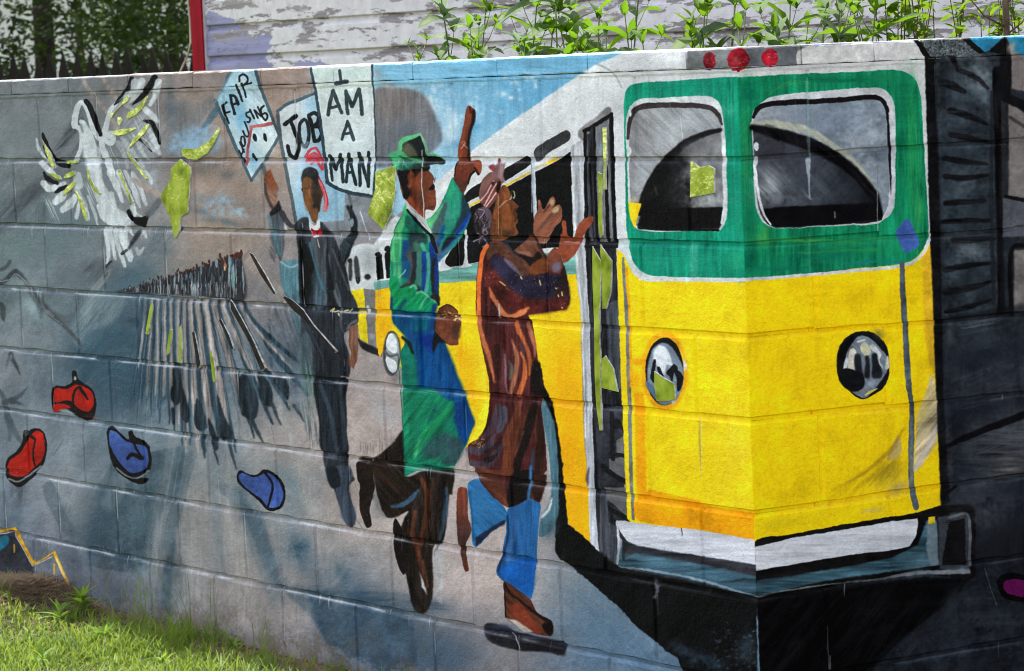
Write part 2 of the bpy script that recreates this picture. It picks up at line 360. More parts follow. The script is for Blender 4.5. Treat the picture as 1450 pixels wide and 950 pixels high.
# misty rays and loose brush marks fanning out below the crowd
for (x0, y0), (x1, y1), w0, w1, c, al in [((250,600),(205,860),10,30,(150,152,155),.35),((285,640),(268,900),14,44,(168,162,160),.4),((320,640),(350,900),12,40,(172,164,160),.4),((350,600),(430,880),10,34,(168,160,157),.35),((215,600),(150,720),10,26,(140,148,154),.35),((270,640),(235,780),8,18,(74,92,104),.4),((335,690),(395,860),8,26,(92,108,118),.4),((300,660),(315,820),6,16,(116,126,132),.4),((390,560),(440,700),8,24,(166,160,158),.4),((180,560),(110,660),8,22,(96,112,122),.35),((420,640),(470,830),10,24,(170,162,158),.35)]:
    line([(x0,y0),((x0+x1)/2,(y0+y1)/2),(x1,y1)], [w0,(w0+w1)/2,w1], c, alpha=al, soft=5, br='v', tex=.06, cap=False)
    bristle([(x0,y0),((x0+x1)/2,(y0+y1)/2),(x1,y1)], w1*.9, tuple(min(255, v+16) for v in c), 12, .22, 1.8, tuple(v-18 for v in c))
for k in range(150):
    x, y = prng.uniform(0, 520), prng.uniform(390, 900); a = math.atan2(y-380, x-285)+prng.normal(0,.25); L = prng.uniform(14, 46)
    c = [(150,158,164),(86,102,112),(166,162,160),(120,132,140)][k % 4]
    bristle([(x,y),(x+math.cos(a)*L*.5+prng.normal(0,2),y+math.sin(a)*L*.5),(x+math.cos(a)*L,y+math.sin(a)*L)], prng.uniform(4,12), c, 5, .20, prng.uniform(1.2,2.6), tuple(v-14 for v in c))
for k in range(70):
    x, y = prng.uniform(0, 420), prng.uniform(130, 400); a = prng.normal(-.7,.5); L = prng.uniform(10, 34); c = [(134,142,146),(92,104,110),(150,140,134)][k % 3]
    bristle([(x,y),(x+math.cos(a)*L,y+math.sin(a)*L)], prng.uniform(4,10), c, 4, .16, prng.uniform(1.2,2.4))
# pale stone rays across the top left
for p, w in (([(118,112),(132,134),(152,160),(163,176)],5.5),([(146,110),(158,130),(165,140)],5.5),([(190,256),(228,276)],8),([(325,322),(356,372),(392,410),(420,445)],14),([(163,180),(176,192)],5)):
    line(p, w, (158,142,134), alpha=.75, tex=.08, br='u', soft=.8)
line([(228,140),(240,240),(300,250)], 3, (150,140,134), alpha=.25, soft=3)
# dark diagonal smoke bands, upper left
line([(88,205),(105,172),(112,155)], [9,8,4], (76,80,86), alpha=.7, soft=3, br='u', tex=.1)
line([(80,212),(104,186),(118,166)], [3,7,3], (70,75,82), alpha=.7, soft=2, br='u', tex=.1)
line([(77,213),(104,184)], 2, (130,134,138), alpha=.6, soft=1)
blob([(240,150),(262,142),(280,150),(300,135),(306,150),(290,165),(275,190),(262,200),(245,190)], (72,92,106), alpha=.35, soft=5, br='v', tex=.12)
line([(275,197),(300,165),(318,140),(330,112)], [3,10,14,20], (68,90,104), alpha=.85, soft=1.5, br='u', tex=.1)
# clouds
for x, y, r in [(255,200,20),(272,190,17),(290,186,15),(300,200,14),(270,206,20),(285,208,16),(246,208,14)]: spray(x, y, r, r*.7, (142,176,204), .5, 0, 'n', .6)
for x, y, r in [(300,290,20),(318,282,15),(330,292,15),(305,300,18),(340,300,12),(350,308,8),(285,296,14)]: spray(x, y, r, r*.6, (152,182,206), .55, 0, 'n', .6)
for x, y in ((285,300),(300,312),(320,314),(340,318),(275,295)): spray(x, y, 16, 5, (84,94,102), .5, 10)
for x, y in ((300,236),(285,240),(320,246)): spray(x, y, 14, 8, (84,92,98), .5)
# ink river lines and burrs at left
line([(-10,402),(6,398),(14,392),(22,385),(34,395),(42,408),(55,425),(72,445),(92,462),(108,480),(116,490)], [4,7,8,9,7,6,8,7,6,5,4], (64,68,74), alpha=.85, soft=1.2, tex=.1)
line([(0,398),(14,396),(22,388),(36,398),(46,416),(62,438),(88,460)], 1.6, (150,154,158), alpha=.7, soft=.5)
line([(60,412),(64,432),(78,448),(94,458),(108,440),(110,416)], [2,4,5,6,4,2], (82,88,94), alpha=.7, soft=1)
blob([(66,430),(80,442),(96,446),(100,440),(104,448),(96,458),(84,454)], (86,90,96), soft=2, alpha=.7)
line([(57,414),(60,432),(76,448)], 2, (160,166,170), alpha=.6, soft=.6)
blob([(38,412),(52,420),(62,440),(58,452),(50,430)], (72,78,84), alpha=.7, soft=2)
spray(46, 438, 8, 16, (146,164,170), .7, -20); spray(30, 402, 16, 6, (140,150,156), .6)
blob([(0,428),(6,430),(8,440),(6,456),(2,450)], (60,64,66), soft=1.5, alpha=.9)
line([(-6,546),(4,562),(10,588),(20,610),(30,625)], [5,7,9,9,6], (82,90,98), alpha=.85, soft=1.5)
line([(6,570),(16,566),(28,560),(40,548)], [8,8,6,1], (76,82,90), alpha=.85, soft=1.2)
line([(14,568),(24,570),(34,573)], [7,6,1], (78,84,92), alpha=.85, soft=1)
line([(8,590),(14,612),(12,622)], 5, (84,92,100), alpha=.7, soft=1.4)
line([(15,501),(17,507),(24,520),(29,531)], [6,7,4,1], (62,66,70), alpha=.9, soft=.8)
line([(15,502),(10,516),(9,522)], [5,3,1], (78,84,90), alpha=.7, soft=.8); ell(16, 506, 2, 4, (140,146,150), alpha=.7, soft=.8)
line([(14,370),(8,378),(0,382)], 5, (70,74,80), alpha=.7, soft=1.5)

# ---- sky behind the bus -----------------------------------------------------
poly([(528,30),(1000,30),(900,70),(850,95),(800,122),(664,218),(640,250),(560,306),(528,300)], (128,180,212), soft=1,
     grad=((700,90,(112,172,208)),(600,200,(160,198,220))), tex=.02, br='v')
for x, y, rx, ry, al in [(585,110,20,40,.4),(610,150,18,60,.6),(640,170,12,60,.5),(670,150,20,14,.5),(700,130,20,10,.4),(735,110,30,8,.4),(650,120,30,6,.4),(760,105,30,6,.5),(600,220,14,40,.5),(620,260,20,20,.5)]:
    spray(x, y, rx, ry, (196,216,228), al, 0, 'n', .9)
for x, y in ((690,130),(720,118),(700,150),(670,180),(650,205),(760,112)): spray(x, y, 20, 9, (104,168,206), .5, -30, 'n', .7)
for i in range(50):
    x = prng.uniform(560, 760); y = prng.uniform(100, 240-(x-560)*.55); spray(x, y, 3, 3, (206,222,232), .5)
blob([(530,128),(560,124),(592,130),(606,142),(614,158),(622,176),(626,196),(618,210),(604,222),(580,232),(540,238),(526,232)], (116,112,116), soft=3, grad=((560,130,(122,116,118)),(600,215,(108,114,124))), tex=.06, br='v')
spray(560, 150, 26, 20, (140,126,118), .5, 0, 'v'); spray(575, 185, 30, 14, (98,104,116), .5); spray(600, 165, 8, 34, (128,124,126), .5, -10)
blob([(530,96),(545,104),(556,112),(560,128),(548,126),(536,112)], (150,140,134), soft=3, alpha=.6)
poly([(528,70),(540,92),(552,92),(900,66),(900,92),(700,108),(560,120),(540,114)], (126,184,216), alpha=.7, soft=3, br='h')

# ---- big bus, side ----------------------------------------------------------
WH = (224,224,226)
blob([(1045,60),(1045,60),(900,70),(862,84),(842,93),(800,119),(766,143),(730,168),(664,216),(640,238),(606,268),(578,300),(556,330),(546,345),(530,352),(530,352),(526,420),(620,410),(880,400),(890,400),(890,400),(1045,400),(1045,400)], WH, tex=.02, soft=.6)
spray(760, 185, 50, 16, (196,196,202), .5, -38); spray(800, 150, 30, 12, (224,224,226), .6, -38); spray(850, 115, 30, 16, (226,226,228), .6, -20); spray(840, 160, 30, 14, (196,197,204), .4, -38)
blob([(560,306),(540,330),(528,350),(528,360),(545,352),(556,338),(572,316)], (222,222,226), soft=.6)
# teal waist line, yellow flank
poly([(528,404),(552,398),(622,382),(690,369),(830,352),(830,396),(676,402),(622,404),(552,412),(528,416)], (112,166,158), tex=.06, br='h')
poly([(528,410),(551,408),(622,401),(676,397.5),(816,388),(822,440),(826,600),(838,772),(804,740),(770,540),(700,640),(664,640),(552,500),(530,488)], (250,210,28), tex=.014,
     grad=((640,400,(250,214,30)),(690,560,(250,210,30)),(830,600,(250,186,16))))
poly([(528,410),(551,408),(553,470),(572,482),(566,500),(552,480),(541,500),(533,492)], (250,190,24), tex=.03)
spray(660, 520, 16, 60, (250,176,14), .7, -12, 'v'); spray(800, 540, 24, 60, (250,176,18), .7, 0, 'v'); spray(690, 540, 14, 60, (250,220,50), .6, -8, 'v'); spray(660, 430, 30, 20, (250,216,40), .6)
spray(806, 620, 14, 70, (250,176,18), .8, 0, 'v'); spray(812, 720, 12, 50, (250,178,20), .8, 0, 'v')
# roof vents and window band
BK = (14,13,15)
blob([(626,380),(626,380),(634,362),(652,336),(664,308),(664,308),(668,292),(716,262),(752,242),(752,242),(756,238),(808,215),(808,215),(810,280),(812,334),(815,350),(815,350),(770,352),(716,362),(676,371),(650,376)], BK, tex=.1)
blob([(657,281),(657,277),(668,266),(716,238),(742,222),(748,221),(752,228),(751,233),(716,256),(690,270),(662,288)], (24,22,23), tex=.1, soft=.4)
line([(662,291),(680,281),(716,261),(752,242),(780,228),(802,214)], 8, (206,206,208), tex=.03)
line([(666,291),(680,283),(716,263),(750,244)], 3, (232,186,40), alpha=.9); line([(774,232),(786,226)], 4.5, (236,190,40)); line([(753,240),(772,231)], 3, (206,180,120), alpha=.7)
blob([(757,222),(757,214),(764,205),(784,193),(800,185),(806,186),(808,194),(804,201),(780,214),(763,228),(758,228)], (66,66,69), tex=.12)
spray(768, 215, 10, 4, (90,90,94), .6, -35)
line([(754,225),(757,280),(760,332)], 5.5, (186,192,202)); line([(756.5,240),(759.5,325)], 1.2, (226,228,232)); line([(752.5,230),(753.5,300)], 1.4, (140,150,164))
line([(659.5,326),(660,374)], [4,4,4.5], (206,206,210)); blob([(658,366),(661.5,366),(664,373),(668,376),(650,379),(655,374)], (206,206,210)); blob([(627,362),(629,362),(631,374),(640,380),(620,384),(624,376)], (206,206,210))
# front pillar and door frame
poly([(808,208),(826,196),(828,345),(834,440),(838,560),(842,680),(848,782),(836,772),(828,600),(822,440),(812,345)], (196,197,202), br='v', tex=.05)
line([(817,225),(820,345),(829,440),(833,600),(839,690),(842,770)], 7, (162,164,172), alpha=.7, br='v', tex=.1, soft=1.2)
line([(810,230),(815,340),(824,450),(829,620)], 2, (224,222,220), alpha=.8)
blob([(829,678),(832,664),(834,660),(834,680),(833,690)], (84,62,92), alpha=.8, soft=.6)
blob([(818,190),(824,180),(842,166),(858,152),(864,152),(866,160),(866,166),(840,176),(828,186),(826,200)], (126,122,122), soft=.6)
poly([(826,184),(864,160),(868,230),(872,345),(876,450),(880,560),(884,700),(892,736),(872,740),(876,806),(848,782),(842,690),(838,560),(834,440),(828,345)], (38,38,43), br='v', tex=.22)
poly([(843,180),(862,168),(864,230),(868,340),(856,344),(846,342)], (112,112,116), br='v', tex=.12)
line([(831,190),(833,260),(837,340)], 3.5, (92,94,100), alpha=.8, br='v', tex=.15); line([(841,182),(843,260),(846,342)], 4, BK); line([(858,235),(861,340)], 5, (18,18,20)); spray(851, 212, 6, 12, (150,168,184), .7); line([(866,165),(870,300),(873,345)], 5, BK)
line([(827,186),(866,161)], 5, BK); line([(828,190),(832,345)], 4, BK); line([(832,188),(833,188)], 4, (120,116,114))
line([(850,235),(853,345)], 5, (104,110,120), alpha=.8, br='v', tex=.12); line([(846,345),(872,345)], 5, (40,40,44)); line([(830,349),(873,349)], 5, (20,20,22))
poly([(836,352),(842,352),(852,560),(848,560),(840,450)], (16,16,18)); poly([(858,430),(876,425),(880,550),(862,555)], (70,74,82), br='v', tex=.15); spray(868, 500, 8, 40, (50,52,58), .6)
poly([(842,580),(882,575),(884,700),(890,735),(872,738),(848,690)], (52,53,60), br='n', tex=.12)
poly([(873,623),(882,618),(883,644),(873,641)], (112,110,110)); poly([(862,650),(884,646),(885,684),(862,672)], (108,106,108)); poly([(856,690),(888,690),(890,734),(866,712),(857,706)], (106,103,104))
line([(853,660),(868,672),(886,682)], 7, (24,24,27)); line([(855,716),(872,726),(890,736)], 7, (24,24,27)); line([(866,585),(868,650)], 6, (28,28,31)); ell(872, 600, 8, 8, (26,25,28), soft=1); line([(872,600),(884,608)], 6, (28,28,31)); line([(864,642),(884,645)], 5, (28,28,31))
line([(858,700),(880,696),(890,700)], .8, (60,60,64)); poly([(850,690),(860,700),(862,740),(873,745),(873,800),(850,780)], (74,76,84), br='v', tex=.15)
spray(856, 760, 6, 30, (92,94,104), .6, 0, 'v')

# ---- black shadow under the bus --------------------------------------------
blob([(758,520),(758,520),(764,512),(770,540),(782,575),(790,610),(796,650),(800,700),(804,742),(804,742),(838,770),(848,782),(876,802),(930,814),(1000,828),(1072,846),(1072,846),(1072,1060),(1072,1060),(1040,1060),(990,958),(940,918),(905,890),(878,862),(840,828),(800,796),(786,782),(786,740),(778,640),(770,580)], (13,13,14), soft=2.2, tex=.15, dry=.5, br='u')
poly([(958,920),(1010,935),(1071,930),(1071,1060),(1000,1060),(962,940)], (16,17,19), tex=.2)
for i in range(60): spray(prng.uniform(1010, 1070), prng.uniform(890, 960), 2.2, 1.6, (72,84,94), .6)
spray(1055, 920, 14, 24, (50,62,72), .7); spray(1000, 935, 24, 10, (60,84,108), .6, 20); spray(970, 922, 20, 8, (80,104,128), .6, 30); specks(60, 1005, 880, 1070, 945, (120,128,134), (.3, .8))
specks(40, 900, 830, 1070, 900, (80,84,88), (.3, .7), .6); line([(927,820),(930,838),(931,870)], [5,3,1], (80,86,92), alpha=.6, soft=1.5)
for i in range(16): spray(928+prng.normal(0, 3), 826+prng.uniform(0, 22), 2, 2, (104,110,116), .5)

# ---- bus front, left face ---------------------------------------------------
YE = (250,216,26)
blob([(868,150),(868,150),(866,90),(900,70),(1045,60),(1045,60),(1062,398),(1062,398),(920,402),(896,392),(878,362),(874,340),(871,250)], (216,216,219), tex=.02)
spray(1000, 100, 60, 8, (178,178,180), .6); spray(900, 110, 30, 12, (196,196,200), .6); spray(960, 92, 50, 6, (206,206,208), .5)
line([(846,90),(862,98),(872,108),(880,124)], 2.2, (128,128,132), alpha=.7, soft=.6)
poly([(873,352),(884,362),(898,390),(915,398),(1058,400),(1058,400),(1075,770),(900,745),(888,735),(880,560)], YE, tex=.012, br='n')
spray(1040, 640, 30, 70, (250,224,70), .4, 0, 'v'); spray(1000, 440, 60, 20, (250,220,30), .5); spray(990, 660, 50, 30, (240,204,20), .5)
line([(879,355),(884,450),(889,560),(893,690),(896,730)], 8, (150,142,40), alpha=.0); line([(882,366),(888,450),(891,560),(894,690),(897,735)], [4,6,6,5,5,4], (122,124,126), tex=.08)
blob([(885,376),(889,380),(893,450),(895,505),(897,550),(897,550),(893,550),(890,450)], (246,172,20)); poly([(898,556),(912,555),(916,700),(902,712)], (250,168,16), soft=.6, tex=.03); spray(900, 545, 10, 18, (250,176,20), .8)
poly([(897,712),(920,693),(990,708),(996,716),(1068,728),(1073,772),(1068,770),(985,752),(905,738),(898,730)], (250,168,14), soft=.5, tex=.03)
line([(1069,745),(1071,770),(1072,796)], 4, (248,160,12))
line([(991,595),(992,640),(993,675)], [4,5,2], (250,232,170), alpha=.5, soft=1.5, br='v', tex=.2)
# green surround
GA, GB = (18,142,112), (20,128,88)
blob([(1048,108),(1048,108),(960,114),(905,117),(892,121),(885,132),(883.5,150),(885,230),(887,320),(890,345),(896,368),(908,384),(925,390),(990,393),(1058,393),(1058,393)], GA, tex=.07, br='v', soft=.5)
for x, y, rx, ry, c, al, b in [(1035,150,8,40,(40,168,130),.5,'v'),(1040,250,8,60,(14,128,104),.5,'v'),(960,124,50,5,(10,124,100),.5,'h'),(1040,370,16,16,(40,160,116),.5,'n'),(960,345,60,7,(10,118,100),.6,'h'),(930,372,30,10,(40,156,134),.5,'h'),(1000,372,40,12,(30,150,120),.5,'h'),(1046,320,6,60,(30,150,118),.5,'v')]: spray(x, y, rx, ry, c, al, 0, b, .7)
bristle([(1030,140),(1034,230),(1038,330)], 14, (60,176,140), 12, .4, 1.4, (8,112,92)); bristle([(900,350),(970,352),(1050,350)], 20, (8,110,94), 14, .4, 1.6, (50,166,140)); bristle([(892,124),(960,120),(1044,116)], 8, (8,116,96), 8, .4, 1.4, (44,160,128))
poly([(977,345),(989,345),(988,392),(976,392)], (74,164,140), alpha=.55, soft=.8)
line([(906,396),(930,394.5),(990,395.5),(1058,396)], 2.4, (214,216,212))
# left windscreen
W1 = [(886,176),(890,156),(902,142),(930,138.5),(1004,136.5),(1017,144),(1023,160),(1027,200),(1030,296),(1027,316),(1018,327),(1000,327),(905,326),(895,312),(890,285),(888,230)]
blob(W1, (206,208,210)); blob([(891,185),(895,162),(904,152),(930,149),(1003,150),(1014,158),(1020,172),(1022,230),(1024,300),(1020,318),(1014,325),(906,324),(898,312),(893,285)], (146,147,151), tex=.05, br='d',
     grad=((900,190,(140,138,140)),(960,200,(160,162,166)),(1020,180,(142,145,150))))
spray(965, 175, 12, 40, (192,194,198), .7, 38, 'd'); spray(935, 200, 14, 30, (170,173,178), .6, 20, 'd'); spray(1000, 165, 30, 8, (176,178,182), .6, -15, 'd'); spray(910, 250, 12, 40, (168,172,178), .6, 10, 'd'); line([(964,168),(966,196)], 1.6, (220,222,224), alpha=.7)
blob([(902,324),(902,324),(912,285),(926,256),(946,228),(970,205),(1000,190),(1021,183),(1021,183),(1022,240),(1023,300),(1018,324)], (24,23,24), soft=.6, grad=((930,260,(16,15,16)),(962,250,(40,40,42)),(985,262,(120,119,121)),(1010,250,(128,128,131))), tex=.08)
line([(906,300),(920,262),(944,226),(972,202),(1000,189),(1020,184)], [12,13,12,10,8,6], (16,15,16), soft=.6); spray(975, 212, 22, 9, (92,92,95), .7, -35); spray(995, 205, 18, 9, (126,126,128), .6, -20); spray(1000, 282, 24, 8, (190,192,194), .8); spray(986, 292, 14, 8, (150,150,153), .6)
poly([(920,312),(948,294),(1024,293),(1024,312),(1018,324),(903,325)], (13,12,13), soft=.6); line([(927,264),(930,276)], 2, (70,72,78), alpha=.7, soft=1)
line([(904,318),(922,324),(1018,326)], 3, (14,14,15)); blob([(890,286),(890,286),(908,288),(908,288),(902,310),(899,322),(893,310)], (246,204,30)); spray(896, 283, 6, 4, (190,180,130), .6)
line([(889,196),(892,170),(903,153),(930,149),(970,149),(1004,152),(1017,162),(1022,176)], [4,6,8,8,7,7,6,3], (58,50,52), soft=.4)
line([(1025,232),(1026,290),(1022,316)], [4,4,3], (214,216,218)); ell(891, 214, 3, 6, (206,210,212)); ell(1024.5, 213, 3.4, 8, (222,226,228)); ell(892, 160, 2, 5, (230,232,234))
# headlamp on the left face
ell(941, 526, 33, 56, (246,168,22), soft=2.5, alpha=.9); ell(934, 500, 22, 40, YE, alpha=0); spray(905, 512, 12, 5, (246,170,22), .9); spray(962, 500, 10, 16, (246,206,70), .5)
ell(941, 526, 27, 48, (22,23,27)); ell(943, 534, 24.5, 38, (108,120,136), soft=1); blob(sk(880,460,7.308,[(275,440),(330,250),(420,190),(500,215),(580,330),(640,480),(610,700),(540,790),(450,830),(380,800),(280,640)]), (136,148,164), soft=1, tex=.06, br='d')
blob(sk(880,460,7.308,[(330,360),(345,260),(400,215),(470,250),(520,380),(520,420),(470,410),(450,520),(410,470),(385,430),(350,400)]), (214,216,222), soft=.7)
for p in ([(300,560),(310,480),(335,360),(355,360),(350,480),(345,600)],[(465,500),(520,430),(545,410),(580,450),(570,540),(545,500),(520,600),(500,540)],[(575,480),(620,500),(640,560),(620,650),(585,690),(570,600)],[(370,440),(395,430),(415,470),(440,540),(400,520)]): blob(sk(880,460,7.308,p), (24,25,30), soft=.5)
blob(sk(880,460,7.308,[(250,580),(290,600),(350,660),(380,780),(320,720),(265,650)]), (84,108,138), soft=1); ell(954, 569, 3, 2.6, (200,202,204)); poly(sk(880,460,7.308,[(635,365),(665,365),(690,460),(645,465)]), (214,206,190), soft=.7)
# bumper, left face
poly([(873,737),(985,750),(1068,764),(1070,800),(1000,788),(940,778),(905,773),(886,765),(873,748)], (212,212,220), tex=.03, br='h')
poly([(884,764),(905,774),(1000,789),(1070,800),(1072,845),(985,824),(875,802),(874,790)], (64,92,106), br='h', tex=.12); poly([(880,766),(905,774),(1000,789),(1070,800),(1071,816),(1000,800),(940,790),(900,783),(885,790)], (52,50,56), br='h', tex=.1, soft=1.4)
blob([(874,742),(878,752),(886,764),(890,772),(886,784),(884,794),(880,784),(882,770),(876,756)], (44,40,42), soft=.5); line([(873.5,740),(876,770),(874,798)], 3.4, (196,198,204)); spray(930, 792, 40, 6, (92,128,144), .7, 8, 'h'); spray(1010, 812, 50, 7, (84,124,146), .6, 10, 'h'); spray(1050, 806, 20, 8, (76,78,86), .7)
line([(876,802),(930,809),(990,821),(1071,845)], [2.5,3,3,4], (150,166,180), alpha=.75, dry=.5, soft=.6); line([(876,806),(930,814),(990,826),(1071,850)], 4, (34,34,38), alpha=.8, soft=1)
line([(965,748),(966,758)], 1.3, (40,40,44))
# ---- right face of the corner ----------------------------------------------
def cx(y): return 1043.2+(y-95.6)*.03752          # the corner line on the sheet
keep_left = canvas.copy()
def edge(y0, y1): return [(cx(y0), y0), (cx(y1), y1)]
poly(edge(30, 1060)+[(1560,1060),(1560,30)], (34,38,44), tex=.12, br='n')
poly(edge(30, 400)+[(1318,360),(1316,300),(1310,90),(1308,30)], (204,204,202), tex=.025)
spray(1120, 90, 50, 6, (150,150,152), .7, -4); spray(1180, 96, 60, 5, (186,186,184), .6, -3)
poly(edge(388, 775)+[(1290,735),(1334,716),(1330,600),(1324,460),(1320,345),(1270,372),(1150,388)], (248,210,18), tex=.012)
poly([(1306,364),(1320,345),(1324,460),(1327,540),(1318,520),(1309,470)], (208,160,44), alpha=.75, soft=3)
# green surround
blob(edge(108, 394)+edge(394, 394)[:1]+[(1100,391),(1152,386),(1200,381),(1260,376),(1290,369),(1306,355),(1314,335),(1314,300),(1309,220),(1304,140),(1298,116),(1284,103),(1264,99),(1200,102),(1120,105),(cx(108),109)], GB, tex=.08, br='v', soft=.5)
for x, y, rx, ry, c, al, b in [(1290,200,7,90,(40,150,84),.7,'v'),(1300,300,6,50,(60,160,86),.6,'v'),(1280,140,10,30,(16,112,74),.6,'v'),(1056,220,6,80,(36,138,86),.6,'v'),(1075,330,14,16,(70,150,70),.6,'n'),(1160,340,80,4,(64,158,84),.6,'h'),(1160,360,60,10,(14,112,84),.7,'h'),(1230,350,50,7,(40,146,82),.5,'h'),
    (1230,372,50,5,(30,128,116),.6,'h'),(1130,378,60,6,(14,108,86),.6,'h'),(1180,112,60,5,(8,98,72),.6,'h'),(1060,130,10,20,(8,100,74),.6,'n'),(1250,110,26,6,(24,122,80),.5,'h'),(1062,300,6,50,(10,104,76),.5,'v'),(1062,365,10,20,(10,96,74),.6,'n')]: spray(x, y, rx, ry, c, al, 0, b, .7)
bristle([(1290,130),(1297,220),(1302,320)], 16, (70,168,90), 16, .4, 1.5, (8,104,70)); bristle([(1052,120),(1058,230),(1062,340)], 12, (56,150,86), 10, .4, 1.3, (6,92,66)); bristle([(1070,356),(1170,350),(1300,338)], 16, (70,164,80), 14, .45, 1.4, (6,96,72)); bristle([(1050,118),(1150,112),(1270,108)], 8, (50,140,90), 9, .35, 1.3, (4,86,62)); bristle([(1080,140),(1120,117),(1170,122)], 5, (120,160,60), 5, .3, 1)
line([(cx(395)+.5,395.5),(1100,393),(1152,388.5),(1200,384),(1260,379),(1290,372),(1308,358),(1316,340)], 4.5, (206,204,202))
blob(sk(1120,220,3.958,[(600,410),(655,355),(690,420),(720,505),(690,525),(645,545),(605,480),(585,440)]), (70,100,170), tex=.05, soft=.4)
# right windscreen
blob([(1064.5,176),(1066,158),(1076,147),(1092,137),(1150,130),(1240,124),(1255,129),(1265,142),(1268,170),(1268,230),(1267,285),(1262,302),(1252,311),(1240,317),(1180,320),(1110,323),(1092,321),(1078,312),(1070,292),(1067,240)], (198,200,202))
blob([(1067,176),(1070,160),(1082,149),(1120,144),(1240,138),(1252,144),(1257,158),(1259,230),(1258,285),(1246,310),(1180,318),(1096,321),(1082,312),(1074,290),(1069,240)], (132,142,152), tex=.06, br='n', grad=((1080,150,(150,156,162)),(1180,170,(120,132,144)),(1255,200,(132,142,152))))
spray(1150, 165, 40, 12, (112,126,140), .5, 10); spray(1235, 200, 14, 40, (170,178,184), .5); spray(1216, 215, 14, 30, (176,180,182), .5, -30)
blob([(1066,180),(1066,180),(1100,182),(1140,192),(1180,212),(1212,240),(1236,268),(1248,296),(1248,312),(1180,318),(1100,322),(1082,312),(1073,290),(1069,240)], (60,62,68), tex=.1, grad=((1080,250,(64,66,72)),(1150,240,(56,60,68)),(1230,290,(28,30,34))))
spray(1090, 215, 24, 12, (50,50,56), .7); spray(1088, 262, 18, 22, (168,172,176), .85, 20, 'd'); spray(1100, 250, 30, 12, (120,126,132), .6, 35, 'd'); spray(1105, 282, 26, 7, (140,146,150), .7); spray(1160, 262, 30, 20, (78,84,92), .7, 30, 'd'); spray(1140, 225, 40, 12, (70,74,82), .5, 25); spray(1120, 285, 30, 8, (84,90,96), .6)
line([(1066,177),(1100,176),(1140,184),(1176,204),(1206,226),(1232,254),(1246,272)], [9,9,10,9,7,5,3], (176,176,156), soft=3, dry=.5, br='d', alpha=.8); line([(1066,180),(1100,190),(1140,202),(1180,222),(1210,244),(1236,276),(1246,304)], [9,16,18,16,14,14,9], (14,13,15), soft=2, br='d', tex=.2); line([(1086,178),(1096,180)], 4, (60,56,54), alpha=.5, soft=1)
line([(1078,298),(1120,294),(1180,291),(1240,288)], 3, (20,20,22), soft=1); poly([(1078,296),(1110,293),(1240,288),(1250,300),(1246,310),(1180,318),(1100,322),(1086,316)], (12,12,13), soft=.6)
line([(1066.5,166),(1072,155),(1084,148),(1120,145),(1180,142),(1238,138),(1251,144),(1257,158),(1259.5,200),(1262,240),(1264,278)], [4,7,7,8,7,7,6,5,5,6,5], (24,21,23), soft=.4)
line([(1261,160),(1264,220),(1263,284),(1250,310)], [5,5,5,3], (196,200,204)); ell(1263, 163, 3.6, 5.5, (214,218,220)); ell(1071, 207, 3.6, 6, (206,212,216)); line([(1069,236),(1074,276),(1082,304),(1092,318)], [4,4,3,2], (206,208,210)); ell(1070, 228, 3, 8, (212,214,216), alpha=.8)
line([(1144,226),(1147,284)], [7,3,1], (180,186,192), alpha=.75, soft=1, dry=.4); line([(1242,272),(1243,326)], 1, (196,196,180), alpha=.7); line([(1182,300),(1183,308)], 2, (150,150,150), alpha=.7); line([(1142,110),(1146,226)], 3.4, (150,186,176), alpha=.35, soft=1.2, dry=.4); line([(1145,330),(1147,386)], 3, (90,168,130), alpha=.4, soft=1.2)
# lamp on the right face, grey strap, scuffs
q = lambda p: sk(1160,450,7.307, p)
blob(q([(180,470),(200,320),(270,210),(370,155),(480,140),(580,165),(660,240),(710,340),(725,470),(725,560),(700,660),(650,740),(560,800),(470,840),(400,830),(330,770),(230,690),(195,600)]), (22,23,26), soft=.4)
spray(1186, 545, 20, 30, (228,190,10), .0); blob(q([(250,540),(275,400),(310,310),(400,200),(470,190),(560,240),(640,320),(700,420),(710,520),(650,640),(560,760),(470,830),(390,800),(330,740),(440,740),(470,650),(380,600),(270,540)]), (112,122,132), tex=.08, br='d', soft=.5)
blob(q([(300,520),(310,350),(350,310),(390,350),(365,380),(380,560),(340,560)]), (196,192,176), soft=.4); blob(q([(430,300),(465,255),(520,310),(530,370),(480,390),(450,370)]), (198,192,158), soft=.4); blob(q([(520,290),(570,280),(640,370),(625,440),(660,530),(610,460),(580,360),(540,330)]), (206,206,204), soft=.4); blob(q([(250,550),(255,480),(280,400),(300,440),(280,520)]), (200,204,206), soft=.4); poly(q([(690,400),(715,385),(728,520),(675,540)]), (206,202,190), soft=.6); line(q([(400,250),(470,230)]), 2.4, (206,206,196)); line(q([(480,800),(530,770),(600,735)]), [2,3.4,1.4], (206,190,90)); spray(1233, 544, 8, 5, (150,160,172), .7, -30)
for p in ([(375,560),(365,400),(400,370),(430,390),(440,520),(460,620),(400,640)],[(470,610),(480,470),(480,400),(510,400),(530,520),(520,620)],[(560,620),(550,480),(545,380),(590,365),(615,460),(650,560),(640,620)]): blob(q(p), (30,33,38), soft=.6)
blob(q([(200,580),(260,520),(360,540),(460,600),(470,680),(430,740),(350,760),(260,700)]), (20,21,24), soft=.5); poly(q([(360,200),(330,195),(240,270),(190,420),(250,440),(300,310)]), (13,13,15), soft=.6); spray(1246, 475, 12, 8, (60,68,74), .5, 40)
line([(1277,374),(1279,420),(1282,470),(1285,520),(1288,555),(1291,580),(1290,640),(1291,690),(1297,718)], [7,8,8,9,7,7,8,8,9], (84,94,102), tex=.1); line([(1284,458),(1286,540)], 3, (62,70,78), alpha=.5, soft=1); line([(1290,590),(1291,680)], 4, (120,132,142), alpha=.6, dry=.5)
